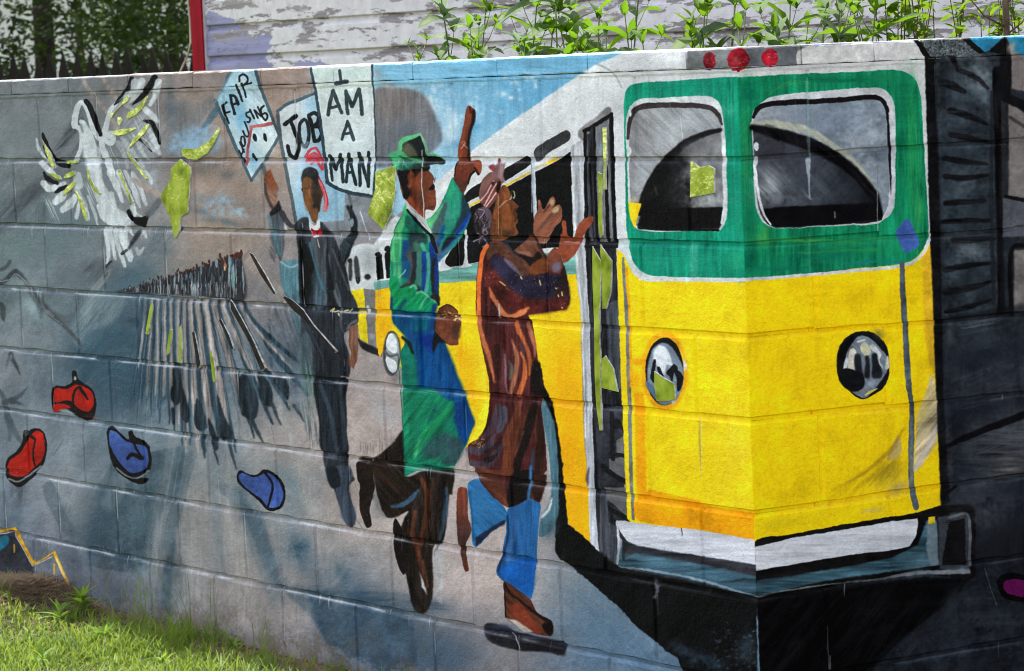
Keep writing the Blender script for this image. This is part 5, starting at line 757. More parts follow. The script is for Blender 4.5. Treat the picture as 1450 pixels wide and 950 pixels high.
line(M1([(590,395),(500,430),(420,460),(370,500),(370,580)]), [3,6,8,7,5], (98,184,128), soft=.5); line(M1([(595,400),(640,490),(672,600),(690,630)]), [2,4,5,4], (130,180,144), soft=.5); line(M1([(260,640),(360,610),(440,660),(540,690),(600,695)]), [7,8,5,5,4], (86,178,124), soft=.6); blob(M1([(255,640),(340,640),(390,700),(350,790),(280,730)]), (66,160,112), soft=.8, br='h', tex=.1); blob(M1([(380,680),(460,690),(520,720),(480,770),(360,790)]), (50,120,96), soft=1.6, br='d', tex=.15); blob(M1([(660,660),(780,650),(840,680),(870,715),(830,730),(720,725),(650,740)]), (20,20,22), soft=.8); line(M1([(690,630),(780,632),(835,665)]), [3,3,1.5], (106,186,134), soft=.4); line([(597.5,213),(598,235)], 1.8, (206,206,208), alpha=.85)
# fist
blob(M3([(800,620),(840,595),(890,565),(930,575),(1000,620),(1045,720),(1055,780),(1030,850),(1020,950)])+M4([(350,190),(310,195),(285,180),(225,110),(222,60)])+M3([(770,800),(770,700)]), (112,60,42), soft=.5, tex=.1); blob(M3([(960,760),(1040,780),(1030,950),(950,950)]), (72,48,40), soft=2, alpha=.8); spray(520+870/7.917, 360+700/7.917, 8, 12, (140,72,50), .6); line(M3([(800,615),(890,565),(960,590),(1010,640)]), 1.6, (52,30,24)); line(M4([(225,60),(222,120),(285,182)]), 2, (40,26,22), alpha=.7)
for k in range(26): ell(520+prng.uniform(755,1040)/7.917, 360+prng.uniform(645,720)/7.917, prng.uniform(.5,2), prng.uniform(.4,1), (236,210,130), alpha=.8)
for k in range(8): ell(520+prng.uniform(970,1050)/7.917, 360+prng.uniform(690,740)/7.917, 1.6, 1, (240,220,150), alpha=.8)

# ---- woman in the brown wrap -------------------------------------------------------
W1_ = lambda p: sk(660,220,7.917, p); W2 = lambda p: sk(660,330,7.917, p); W3 = lambda p: sk(650,440,7.917, p); W4 = lambda p: sk(650,550,7.917, p)
# legs and shoes
blob(M6([(290,105),(330,108),(335,230),(352,300),(325,375),(340,485),(322,488),(300,400),(285,300)]), (110,58,42), soft=.5, br='v', tex=.1, grad=((652,700,(124,58,40)),(656,760,(70,46,44)),(660,800,(92,48,34)))); line(M6([(318,110),(318,220)]), 2, (150,76,52), alpha=.6, soft=.8)
blob(M6([(335,90),(380,60),(450,120),(510,200),(520,250),(440,310),(375,378),(358,360),(350,220)]), (46,106,156), soft=.5, br='d', tex=.08); poly(M6([(370,330),(510,245),(505,270),(440,310),(375,375)]), (30,40,60), soft=1.5); spray(560+400/3.277, 660+180/3.277, 14, 22, (58,120,172), .6, -30); line(M6([(345,120),(355,260),(365,350)]), 3, (30,84,120), alpha=.7, soft=1)
blob(M6([(515,240),(530,190),(610,150),(670,175),(665,250),(655,420),(640,560),(625,620),(570,590),(500,535),(468,490),(490,420),(510,320)]), (42,98,154), soft=.5, br='v', tex=.08); blob(M6([(480,490),(560,440),(640,430),(630,600),(560,560)]), (22,92,176), soft=3, alpha=.8); line(M6([(520,230),(520,340),(490,440),(475,490)]), 2.6, (24,40,70), soft=.6); line(M6([(560,200),(545,330),(520,430)]), 5, (84,100,140), alpha=.5, soft=2); bristle(M6([(600,180),(600,330),(590,540)]), 34, (70,130,190), 14, .35, 1.4, (20,60,110))
blob(M6([(500,535),(560,570),(625,620),(660,680),(720,720),(732,760),(718,788),(660,780),(600,760),(515,705),(510,620)]), (84,46,32), soft=.5, tex=.12, br='d'); blob(M6([(530,660),(580,640),(640,720),(680,775),(620,765),(560,710)]), (132,58,38), soft=1.6); line(M6([(505,545),(530,590),(600,640),(660,690),(718,725)]), [3,3,3,4,4], (24,15,13), soft=.6); blob(M6([(680,740),(720,720),(730,770),(715,788)]), (22,14,12), soft=.6); line(M6([(505,540),(512,700)]), 2, (30,18,15)); poly(M6([(515,706),(560,715),(640,770),(600,770)]), (206,190,180), soft=1)
blob(M6([(412,740),(440,730),(520,745),(560,765),(640,785),(720,800),(790,820),(790,860),(770,875),(700,860),(580,855),(440,815),(410,765)]), (44,46,56), soft=1, tex=.15, br='h'); blob(M6([(440,785),(560,800),(780,840),(785,880),(700,862),(560,850),(450,815)]), (26,23,25), soft=2, alpha=.8); line(M6([(540,775),(560,800),(575,850)]), 1.6, (206,206,206), alpha=.7); spray(560+500/3.277, 660+740/3.277, 16, 3, (62,72,96), .6, 8)
# grey-blue swirl of the skirt behind the leg
blob(W4([(930,130),(960,150),(1040,300),(1080,500),(1110,760),(1120,960)])+M6([(755,60),(755,220),(720,300),(680,330),(665,320),(675,240),(715,160),(722,20)])+W4([(1020,960),(1000,700),(960,450),(930,250)]), (86,122,136), soft=.8, br='v', tex=.08); line(M6([(680,235),(710,200),(725,150)]), [3,4,2], (214,216,214), soft=.8); spray(560+720/3.277, 660+290/3.277, 10, 16, (60,84,96), .7, 20); line(W4([(990,660),(1010,800),(1018,950)]), 2, (206,200,190), alpha=.8)
# robe
blob(W2([(300,80),(300,80),(240,120),(170,210),(130,400),(108,700),(115,940)])+W3([(200,100),(240,330),(300,600),(335,800),(345,940)])+W4([(340,30),(330,250),(290,450),(250,540),(140,600),(95,640),(95,740),(120,860)])+M6([(365,0),(380,50),(450,140),(520,190),(560,185),(620,150),(660,165),(670,140),(680,60),(700,20)])+W4([(990,930),(960,500),(920,150)])+W3([(940,880),(890,600),(860,350),(820,150),(780,60)])+W2([(700,920),(900,880),(1100,850),(1155,750),(1150,600),(1130,480),(1060,250),(1010,170),(960,190),(890,280),(790,60),(730,20),(640,110),(560,230),(480,150)]), (76,34,34), soft=.5, tex=.12, br='v')
blob(W2([(300,90),(430,110),(520,210),(640,290),(720,380),(720,440),(640,480),(560,400),(430,260),(330,230),(250,300),(225,200)]), (92,58,44), soft=1.2, tex=.1); blob(W2([(270,320),(300,250),(400,270),(500,350),(600,460),(700,480),(900,460),(1060,480),(1060,640),(900,740),(720,740),(560,680),(420,540),(300,400)]), (40,36,56), soft=3, tex=.12); line(W2([(430,290),(520,370),(620,480)]), [3,7,3], (116,104,120), soft=1.4, alpha=.8)
blob(W2([(540,200),(640,110),(740,10),(800,80),(880,260),(920,330),(900,440),(720,450),(720,380),(790,300),(740,270),(640,240)]), (124,76,58), soft=1.2, br='d', tex=.1); blob(W2([(570,240),(640,250),(760,270),(780,220),(830,220),(840,290),(790,310),(720,370),(690,330),(620,270)]), (24,18,18), soft=.8); blob(W2([(720,380),(800,300),(900,300),(930,400),(860,450),(720,450)]), (118,64,36), soft=1.6); poly(W2([(560,200),(720,210),(740,260),(600,230)]), (140,96,84), soft=1.4, alpha=.8); line(W2([(740,10),(790,90),(860,220),(920,320),(940,420)]), 3.4, (52,34,28), soft=.8)
blob(W2([(900,270),(960,200),(1020,175),(1060,270),(1090,350),(1060,440),(930,420)]), (120,66,50), soft=1.2); blob(W2([(960,360),(1020,320),(1060,330),(1050,420),(980,430)]), (120,104,124), soft=1.6); blob(W2([(1020,180),(1090,340),(1140,520),(1140,580),(1060,560),(1060,440),(1090,360)]), (40,28,26), soft=1); blob(W2([(1050,560),(1150,580),(1160,740),(1130,850),(1060,850),(1000,700)]), (52,32,36), soft=2.5); poly(W2([(200,420),(330,420),(420,560),(560,680),(700,760),(1000,740),(1140,720),(1130,860),(700,920),(690,830),(480,900),(300,760),(200,560)]), (86,34,32), soft=3, tex=.14); line(W2([(450,110),(540,220),(600,270)]), 2.4, (30,54,72), alpha=.8)
line(W2([(235,140),(190,230),(160,400),(140,640),(145,940)]), [6,6,6,6,5], (226,110,52), soft=.5); line(W3([(215,10),(220,100),(245,220),(290,380),(340,520),(370,680),(395,800)]), [6,6,6,7,6,4,2], (200,112,72), soft=.8)
line(W2([(260,610),(290,700),(350,790),(420,900),(460,930)]), [2,6,6,6,4], (206,118,76), soft=.6); line(W2([(540,935),(620,890),(700,840)]), [6,9,3], (214,112,64), soft=.8); line(W3([(480,20),(540,60),(640,50),(740,10)]), [7,5,4,5], (206,124,80), soft=.8); line(W2([(370,800),(372,950)]), 2.2, (206,200,204), alpha=.85)
for p, w, c in (([(640,140),(680,240),(730,340),(780,480),(800,640),(790,720)],[6,7,5,6,6,3],(206,112,62)),([(770,140),(810,260),(850,400),(850,520)],[5,7,5,2],(180,110,84)),([(590,320),(640,480),(645,640),(610,800),(580,940)],[2,6,7,6,4],(176,112,80)),([(690,460),(730,560),(740,700),(700,860),(670,945)],[3,4,7,8,7],(206,112,60)),([(560,560),(590,640),(570,760)],[2,8,5],(92,88,82)),([(500,440),(510,600),(480,800)],[5,7,5],(88,50,52)),([(510,490),(520,700),(530,860),(545,945)],[1.2,2,2,2],(160,130,150)),([(420,400),(420,600),(440,760)],[8,9,4],(46,20,20)),([(700,380),(730,480)],[4,5],(70,52,62))): line(W3(p), w, c, alpha=.85, soft=1, br='v', tex=.1)
blob(W3([(820,600),(890,560),(920,800),(960,945),(840,945),(810,800)]), (20,15,15), soft=2)
for p, w, c in (([(440,200),(430,300),(330,480),(240,560)],[10,14,12,6],(76,62,74)),([(500,240),(490,360),(450,480)],[12,14,8],(82,86,104)),([(680,160),(640,300),(560,480),(520,620)],[6,9,10,8],(120,66,46)),([(700,280),(640,480),(560,700),(540,930)],[6,10,14,16],(110,58,36)),([(780,180),(720,420),(600,640)],[6,8,5],(84,46,32)),([(840,200),(760,500),(680,740),(640,930)],[10,14,12,10],(18,14,14)),([(890,210),(900,420),(910,700),(900,940)],[5,9,12,14],(54,30,22)),([(870,300),(860,480),(870,600)],[2,3,2],(110,70,52)),([(400,520),(330,640),(220,700),(110,680)],[5,12,14,9],(74,68,82)),([(480,540),(400,650),(280,720)],[3,6,4],(40,32,38)),([(480,640),(400,760),(280,860),(140,830)],[6,12,14,8],(70,62,74)),([(300,800),(360,790),(420,740)],[8,8,4],(30,24,28)),([(720,480),(660,660),(620,760)],[2,4,2],(110,70,46)),([(830,700),(815,940)],[3,6],(58,84,110)),([(330,240),(310,400),(260,520)],[5,7,3],(64,26,26)),([(360,180),(350,300)],[8,6],(84,34,34))): line(W4(p), w, c, alpha=.8, soft=1.4, br='v', tex=.12)
blob(M6([(370,20),(470,40),(530,190),(460,140),(400,70)]), (88,48,36), soft=1.5); blob(M6([(540,40),(640,20),(620,140),(560,180),(525,190),(520,110)]), (20,15,15), soft=1.5); blob(M6([(640,60),(700,40),(680,140),(665,170),(630,120)]), (50,28,22), soft=1.2); line(M6([(630,0),(625,90),(615,150)]), 4, (60,104,146), soft=.8); line(M6([(455,110),(500,150),(520,185)]), 4, (120,62,42), alpha=.7, soft=1); line(M6([(400,10),(460,30),(540,20)]), 7, (110,60,44), alpha=.7, soft=1.4)
poly(W4([(120,600),(200,560),(300,380),(320,240),(335,100),(335,300),(290,450),(240,540)]), (246,220,40), alpha=0); blob(W4([(110,600),(110,600),(180,480),(190,370),(190,370),(335,100),(335,200),(300,420),(250,510),(180,570)]), (246,216,40), soft=.5)
for k in range(40): ell(650+prng.normal(220,45)/7.917, 550+prng.normal(610,32)/7.917, prng.uniform(.3,.9), prng.uniform(.3,.9), (206,190,90), alpha=.8)
for k in range(60): ell(660+prng.uniform(180,1130)/7.917, 330+prng.uniform(430,860)/7.917, prng.uniform(.3,.8), prng.uniform(.3,1), (206,170,110) if k % 2 else (150,140,160), alpha=.7)
for p in ([(825,530),(835,580)],[(1075,660),(1080,700)],[(1030,690),(1035,710)],[(1005,615),(1020,625)],[(610,490),(625,515)],[(1070,830),(1080,840)],[(380,540),(440,590)]): line(W2(p), 1.8, (236,196,110), alpha=.9)
for k in range(70): ell(650+prng.uniform(260,900)/7.917, 440+prng.uniform(120,940)/7.917, prng.uniform(.3,.6), prng.uniform(.3,.7), (186,130,100), alpha=.6)
# head, scarf and hair
blob(W1_([(300,620),(370,400),(430,330),(490,400),(510,480),(555,530),(585,570),(560,620),(580,660),(570,700),(590,745),(560,790),(585,870),(560,900),(470,920),(420,950),(280,950),(280,750)]), (112,66,38), soft=.5, tex=.08, br='v'); blob(W1_([(380,600),(460,530),(510,620),(520,740),(480,840),(420,800),(390,700)]), (140,78,42), soft=2.4, alpha=.8); spray(660+470/7.917, 220+870/7.917, 9, 5, (62,44,32), .8); blob(W1_([(310,620),(340,590),(365,620),(355,700),(330,720),(305,690)]), (136,72,42), soft=.8); line(W1_([(560,600),(545,640),(560,680),(555,740)]), 3, (74,40,28), soft=.8); line(W1_([(420,420),(440,470),(420,540)]), 4, (150,80,48), alpha=.7, soft=1); line(W1_([(370,580),(430,520),(500,480),(520,400)]), [1.4,1.6,1.8,1.6], (196,166,150), alpha=.8); ell(660+532/7.917, 220+440/7.917, 2.2, 5.6, (206,200,160), alpha=.8); ell(660+524/7.917, 220+435/7.917, 1.7, 4.6, (18,16,16)); line(W1_([(470,480),(480,540),(510,570)]), 2.4, (84,50,36), alpha=.8, soft=.6); line([(705,265),(705.5,300),(706,336)], 1, (206,180,150), alpha=.55, dry=.6)
blob(W1_([(150,480),(160,340),(210,240),(290,190),(340,220),(430,290),(400,330),(360,390),(340,480),(240,600),(190,560)]), (128,88,82), soft=.5, tex=.06, br='u'); blob(W1_([(160,500),(300,290),(390,310),(340,470),(230,600),(190,560)]), (112,58,56), soft=1, alpha=.85)
for p in ([(165,500),(230,420),(310,290)],[(200,560),(270,430),(340,320)],[(215,580),(310,450),(400,320)]): line(W1_(p), 2, (212,176,172), alpha=.9)
blob(W1_([(330,370),(380,290),(400,320),(350,420)]), (40,24,24), soft=.8); blob(W1_([(280,310),(320,300),(310,340)]), (44,26,28), soft=.6); blob(W1_([(300,200),(290,100),(340,110),(355,40),(400,90),(440,80),(430,150),(420,220),(440,300),(390,280),(350,250)]), (150,118,120), soft=.8, tex=.12, br='v'); bristle(W1_([(360,260),(365,160),(380,60)]), 18, (206,176,178), 10, .6, 1.2, (96,66,72)); blob(W1_([(255,130),(290,110),(330,160),(320,185),(270,160)]), (150,58,72), soft=.8); blob(W1_([(345,40),(365,35),(375,75),(350,75)]), (130,60,54), soft=.5)
blob(W1_([(80,730),(90,660),(140,590),(220,580),(280,640),(290,720),(270,850),(270,950),(150,950),(120,880),(85,800)]), (72,60,66), soft=.7, tex=.15)
for k in range(26): x, y = prng.uniform(100, 270), prng.uniform(600, 940); line(W1_([(x,y),(x+prng.normal(10,20),y+prng.uniform(20,60)),(x+prng.normal(0,20),y+prng.uniform(50,110))]), 1.8, [(156,140,160),(40,32,36),(110,96,108),(24,20,22)][k % 4], alpha=.75, soft=.3)
# hands reaching for the door
blob(W1_([(755,830),(770,680),(810,600),(805,500),(830,495),(860,600),(880,600),(930,500),(970,460),(1000,490),(995,550),(960,600),(1010,560),(1060,560),(1080,650),(1070,730),(1000,800),(950,890),(900,980)])+W2([(870,120),(820,110),(760,0)]), (144,88,68), soft=.5, tex=.07, br='u'); line(W1_([(800,840),(880,760),(960,660),(1010,600)]), [3,4,4,2], (96,68,60), alpha=.8, soft=1.2); line(W1_([(870,640),(900,600),(950,540)]), 2, (80,54,46), soft=.6); ell(660+960/7.917, 220+525/7.917, 3.4, 4.6, (190,160,128), soft=1); ell(660+1000/7.917, 220+610/7.917, 5.5, 4, (196,168,130), ang=-35, soft=1); spray(660+800/7.917, 220+740/7.917, 4, 10, (166,100,76), .6, 20); line(W1_([(840,900),(900,850)]), 6, (160,100,76), alpha=.5, soft=2)
blob(W2([(960,190),(1030,170),(1045,60),(1070,0)])+W1_([(1080,900),(1075,750),(1090,725),(1120,740),(1140,900),(1210,915),(1230,830),(1290,740),(1350,700),(1415,690),(1425,730),(1400,770),(1350,840),(1330,920)])+W2([(1330,0),(1280,130),(1220,240),(1100,330),(1060,250)]), (142,70,48), soft=.5, tex=.06); line(W2([(1100,100),(1260,110)]), 2, (206,160,150), alpha=.6, dry=.5); spray(660+1170/7.917, 330+150/7.917, 10, 6, (166,96,76), .5); line(W1_([(1290,760),(1360,710),(1410,700)]), 3, (166,90,62), alpha=.7, soft=1)
# ---------------------------------------------------------------------------
# transfer the sketch sheet to the unrolled wall: s runs along the wall from the
# far left end (s<0, long face) round the corner (s=0) to the short face (s>0)
# ---------------------------------------------------------------------------
TS0, TS1, TZ0, TZ1 = -5.2, 1.25, -1.75, 0.06
TW, TH = 4096, 2048
JS = [-4.05, 0.0, .6]                                    # stations along the wall where bed-joint heights are known
JZ = [[0,0,0],[-.2082,-.2077,-.2055],[-.4150,-.4035,-.4185],[-.6170,-.6135,-.6240],[-.8170,-.8065,-.8155],[-1.0170,-1.0210,-1.0165],[-1.2180,-1.2190,-1.2110],[-1.4190,-1.4230,-1.4150],[-1.622,-1.626,-1.618],[-1.83,-1.83,-1.83]]
def joint(k, s): return float(np.interp(s, JS, JZ[k]))

WX, WY = [_mix(fft_noise(NT, 2.2, 2.2, 0, 31+i), fft_noise(NT, 9, 9, 0, 41+i), 1.3) for i in (0, 1)]
def brush_over():
    """visible brushwork over the whole painting, turning with the hand"""
    y, x = (0, CH), (0, CW)
    q1, q2 = tile('c', *y, *x), BR['c'][(np.arange(CH)+500) % NT][:, (np.arange(CW)+300) % NT]
    st = np.where(q1 > .35, tile('h', *y, *x), np.where(q1 < -.35, tile('v', *y, *x), np.where(q2 > 0, tile('d', *y, *x), tile('u', *y, *x))))
    lum = canvas.mean(-1)
    canvas[...] = canvas*(1+.013*st+.012*tile('n', *y, *x))[..., None]+(.006*st*(lum < .3))[..., None]
brush_over()
def transfer_mural():
    img = np.empty((TH, TW, 3), np.float32)
    s = (np.arange(TW)+.5)/TW*(TS1-TS0)+TS0
    X = np.where(s < 0, s, 0); Y = np.where(s > 0, s, 0)
    for r0 in range(0, TH, 256):
        zz = (np.arange(r0, r0+256)+.5)/TH*(TZ1-TZ0)+TZ0+ZT
        P = np.stack([np.broadcast_to(X, (256, TW)), np.broadcast_to(Y, (256, TW)), np.broadcast_to(zz[:, None], (256, TW))], -1)
        px, py = project(P)
        u = (px-SX0)*SS-.5; v = (py-SY0)*SS-.5
        wi, wj = u.astype(np.int32) % NT, v.astype(np.int32) % NT
        u = u+.5*WX[wj, wi]; v = v+.5*WY[wj, wi]                      # unsteady hand on rough block
        u = np.abs(u); u = (CW-1.01)-np.abs((CW-1.01)-u); v = np.abs(v); v = (CH-1.01)-np.abs((CH-1.01)-v)     # paint carries on past the sheet, mirrored
        u = np.clip(u, 0, CW-1.01); v = np.clip(v, 0, CH-1.01)
        i, j = u.astype(np.int32), v.astype(np.int32); f = (u-i)[..., None].astype(np.float32); g = (v-j)[..., None].astype(np.float32)
        img[r0:r0+256] = (canvas[j, i]*(1-f)+canvas[j, i+1]*f)*(1-g)+(canvas[j+1, i]*(1-f)+canvas[j+1, i+1]*f)*g
    # wear: chipped paint along the joints, their lit lower lips painted in; runs, pores
    Zr = (np.arange(TH)+.5)/TH*(TZ1-TZ0)+TZ0
    dz = (TZ1-TZ0)/TH; ds = (TS1-TS0)/TW
    def tl(k, h, w, oy=0, ox=0): return BR[k][(np.arange(h)+oy) % NT][:, (np.arange(w)+ox) % NT]
    rng = np.random.default_rng(4)
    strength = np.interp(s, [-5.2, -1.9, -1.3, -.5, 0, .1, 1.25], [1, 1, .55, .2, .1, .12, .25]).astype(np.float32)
    chip_lit_tone = np.array([.80, .80, .81], np.float32)
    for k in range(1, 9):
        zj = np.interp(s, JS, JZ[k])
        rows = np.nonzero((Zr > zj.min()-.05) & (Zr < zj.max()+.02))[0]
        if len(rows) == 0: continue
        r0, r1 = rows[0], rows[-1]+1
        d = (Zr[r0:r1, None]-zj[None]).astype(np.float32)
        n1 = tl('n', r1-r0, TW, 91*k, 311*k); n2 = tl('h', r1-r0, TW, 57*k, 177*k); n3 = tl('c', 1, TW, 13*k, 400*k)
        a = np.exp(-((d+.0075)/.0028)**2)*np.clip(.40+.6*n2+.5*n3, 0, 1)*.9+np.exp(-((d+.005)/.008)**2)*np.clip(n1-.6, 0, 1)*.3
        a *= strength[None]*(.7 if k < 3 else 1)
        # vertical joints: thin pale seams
        img[r0:r1] = img[r0:r1]*(1-a[..., None])+chip_lit_tone*a[..., None]
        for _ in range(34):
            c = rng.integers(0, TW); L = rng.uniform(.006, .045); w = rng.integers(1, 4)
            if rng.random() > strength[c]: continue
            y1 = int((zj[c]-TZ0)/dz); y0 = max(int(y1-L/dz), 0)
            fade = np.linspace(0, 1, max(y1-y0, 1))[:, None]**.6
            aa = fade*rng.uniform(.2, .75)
            img[y0:y1, c:c+w] = img[y0:y1, c:c+w]*(1-aa[..., None])+chip_lit_tone*aa[..., None]
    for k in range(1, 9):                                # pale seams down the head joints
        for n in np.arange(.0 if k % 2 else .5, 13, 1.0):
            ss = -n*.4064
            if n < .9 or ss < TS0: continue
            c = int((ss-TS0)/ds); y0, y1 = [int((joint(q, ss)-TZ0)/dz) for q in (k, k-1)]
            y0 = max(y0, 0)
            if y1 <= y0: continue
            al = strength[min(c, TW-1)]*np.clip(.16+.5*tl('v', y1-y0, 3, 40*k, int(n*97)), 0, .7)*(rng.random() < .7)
            img[y0:y1, c-1:c+2] = img[y0:y1, c-1:c+2]*(1-al[..., None])+chip_lit_tone*al[..., None]
    # sunlit top edge of the coping painted in as a broken pale line
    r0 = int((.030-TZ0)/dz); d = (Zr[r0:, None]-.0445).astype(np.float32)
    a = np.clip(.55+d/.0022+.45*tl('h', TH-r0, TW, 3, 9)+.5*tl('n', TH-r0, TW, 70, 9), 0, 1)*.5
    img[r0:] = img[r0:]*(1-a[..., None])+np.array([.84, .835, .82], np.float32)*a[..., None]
    # bare footing and splashed soil just above the ground
    r1 = int((-1.44-TZ0)/dz); d = (Zr[:r1, None]+1.575).astype(np.float32)
    nn = tl('n', r1, TW, 410, 77); a = np.clip(.5-d/.02+.6*nn+.5*tl('c', 1, TW, 11, 5), 0, 1)*.55*(s < -.9)
    img[:r1] = img[:r1]*(1-a[..., None])+np.array([.56, .53, .52], np.float32)*a[..., None]
    a = np.clip(np.exp(-np.maximum(d-.0, 0)/.05)*(.25+.35*tl('n', r1, TW, 90, 777)), 0, .4)
    img[:r1] = img[:r1]*(1-a[..., None])+np.array([.36, .31, .26], np.float32)*a[..., None]
    # rain runs from the coping
    for _ in range(90):
        c = rng.integers(20, TW-20); L = rng.uniform(.03, .22); w = rng.integers(2, 9); y1 = int((-.012-TZ0)/dz); y0 = int(y1-L/dz)
        prof = np.sin(np.linspace(.2, 2.9, w))[None]*(np.linspace(0, 1, y1-y0)[:, None]**.8)*rng.uniform(.05, .22)
        tone = np.array([.30, .30, .30] if rng.random() < .6 else [.85, .85, .84], np.float32)
        img[y0:y1, c:c+w] = img[y0:y1, c:c+w]*(1-prof[..., None])+tone*prof[..., None]
    por = np.zeros((TH, TW), np.float32)
    N = 26000
    py_, px_ = rng.integers(1, TH-2, N), rng.integers(1, TW-2, N); q = rng.uniform(.2, 1, N).astype(np.float32)
    por[py_, px_] = q; por[py_+1, px_] = q*.8; por[py_, px_+1] = np.maximum(por[py_, px_+1], q*.5)
    img *= (1-.30*por)[..., None]
    N = 7000
    py_, px_ = rng.integers(1, TH-2, N), rng.integers(1, TW-2, N); q = (rng.uniform(.1, .7, N)*strength[px_]).astype(np.float32)
    for oy, ox in ((0, 0), (1, 0), (0, 1)): img[py_+oy, px_+ox] = img[py_+oy, px_+ox]*(1-q[:, None])+chip_lit_tone*q[:, None]
    img *= (1+.018*tl('f', TH, TW)+.012*tl('n', TH, TW, 300, 500))[..., None]
    return np.clip((img-.5)*1.04+.495, 0.004, .975)

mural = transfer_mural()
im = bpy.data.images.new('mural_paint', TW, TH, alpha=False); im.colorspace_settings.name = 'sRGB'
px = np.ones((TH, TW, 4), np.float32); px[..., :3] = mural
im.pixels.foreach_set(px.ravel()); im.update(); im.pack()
del px, mural, canvas

wall = empty('mural_wall', (0, 0, 0))
tag(wall, 'painted concrete block wall with a corner, mural of a yellow bus and running figures', 'wall')

def paint_material(name, with_image=True):
    b = NT_(name)
    tc = b.add('ShaderNodeTexCoord'); tc.object = wall
    sep = b.add('ShaderNodeSeparateXYZ'); b.t.links.new(tc.outputs['Object'], sep.inputs[0])
    s = b.math('ADD', sep.outputs[0], sep.outputs[1])
    u = b.math('DIVIDE', b.math('SUBTRACT', s, TS0), TS1-TS0)
    v = b.math('DIVIDE', b.math('SUBTRACT', sep.outputs[2], TZ0+ZT), TZ1-TZ0)
    cmb = b.add('ShaderNodeCombineXYZ'); b.set(cmb.inputs[0], u); b.set(cmb.inputs[1], v)
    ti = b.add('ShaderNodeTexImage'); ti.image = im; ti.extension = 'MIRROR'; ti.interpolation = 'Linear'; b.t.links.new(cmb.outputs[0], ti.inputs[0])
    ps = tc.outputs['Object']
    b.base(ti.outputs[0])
    n_ = b.noise(55, 3, .6, ps)
    b.rough(b.math('MULTIPLY_ADD', n_, .3, .5), .04)
    h1 = b.noise(300, 2, .6, ps, .3); h2 = b.noise(95, 2, .5, ps, .5); h3 = b.noise(9, 2, .5, ps)
    vor = b.add('ShaderNodeTexVoronoi'); vor.inputs['Scale'].default_value = 120; b.t.links.new(ps, vor.inputs['Vector'])
    pit = b.math('SMOOTHSTEP' if False else 'MINIMUM', b.math('MULTIPLY', vor.outputs['Distance'], 3.0), .5)
    h = b.math('ADD', b.math('MULTIPLY', h1, .55), b.math('ADD', b.math('MULTIPLY', h2, .8), b.math('ADD', b.math('MULTIPLY', h3, 1.6), b.math('MULTIPLY', pit, .25))))
    b.normal(b.bump(h, .9, .0036))
    return b.m
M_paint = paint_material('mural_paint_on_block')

L_ = .4064; HB = .0036; HH = .0024      # block module, half bed joint, half head joint
DEP = .19
rb = random.Random(3)
def block(name, face, a, b_, zf0, zf1, depth=DEP, bed=(.0095, .0085), proud=0.0, both=None):
    """one block seen on the long face ('A', a..b_ along -x..) or the short face ('B', along y); both = length of its return on the other face"""
    n = max(3, int(round((b_-a)/.05)))
    e = np.concatenate([[a, a+.0065], np.linspace(a, b_, n+1)[1:-1], [b_-.0065, b_]]); n += 2
    ch, cd = bed; d0 = proud+rb.uniform(-.0006, .0006)
    V, F = [], []
    def pt(s, off, z):                      # off>0 goes into the wall
        return (s, off, z+ZT) if face == 'A' else (-off, s, z+ZT)
    tj = [rb.uniform(-.0018, .0014) for _ in e]; bj = [rb.uniform(-.0014, .0016) for _ in e]
    hl = hr = .003
    rows = []
    for kind in range(6):
        row = []
        for i, s in enumerate(e):
            s2 = s
            top, bot = zf1(s)+tj[i]*.5, zf0(s)+bj[i]*.5
            zz = [top, top, top-ch+tj[i], bot+ch*.35+bj[i], bot, bot][kind]; of = [depth, cd+d0, d0, d0, cd+d0, depth][kind]
            if kind in (1, 2, 3, 4) and i in (0, n): of = max(of, .0060)
            V.append(pt(s2, of, zz))
        rows.append(n+1)
    w = n+1
    flip = face == 'B'
    for r in range(5):
        for i in range(n):
            q = (r*w+i, (r+1)*w+i, (r+1)*w+i+1, r*w+i+1); F.append(q)
    F.append((0*w, 5*w, 4*w, 3*w, 2*w, 1*w)[::1]); F.append((n, w+n, 2*w+n, 3*w+n, 4*w+n, 5*w+n))
    for i in range(n): F.append((5*w+i, i, i+1, 5*w+i+1))
    if flip: F = [f[::-1] for f in F]
    o = mesh_obj(name, V, F, M_paint, wall)
    return o
def corner_block(la, lb, z0, z1, name='block', proud=0, ch=.0095, depth=DEP):
    """block whose two faces meet at the wall corner"""
    V, F = [], []; r = .0025
    ring = [(-la, .0055), (-la+.006, -proud), (-r, -proud), (proud-.0, r), (proud, lb-.006), (-.0055, lb)]
    back = [(-depth if lb > depth else -depth, lb), (-depth, depth), (-la, depth)]
    pts = ring+back
    N = len(pts)
    def lvl(z, inset):
        out = []
        for i, (x, y) in enumerate(pts):
            if i < 6 and inset:
                if i <= 2: y += inset
                if i >= 3: x -= inset
                if i == 2: x -= inset*.5
                if i == 3: y += inset*.5
            out.append((x, y, z+ZT))
        return out
    for z, ins in ((z1, .0085), (z1-ch, 0), (z0+ch*.35, 0), (z0, .006)): V += lvl(z, ins)
    for l in range(3):
        for i in range(N): F.append((l*N+i, (l+1)*N+i, (l+1)*N+(i+1) % N, l*N+(i+1) % N))
    F.append(tuple(range(N))); F.append(tuple(reversed(range(3*N, 4*N))))
    return mesh_obj(name, V, F, M_paint, wall)
A_END, B_END = -5.7, 1.83
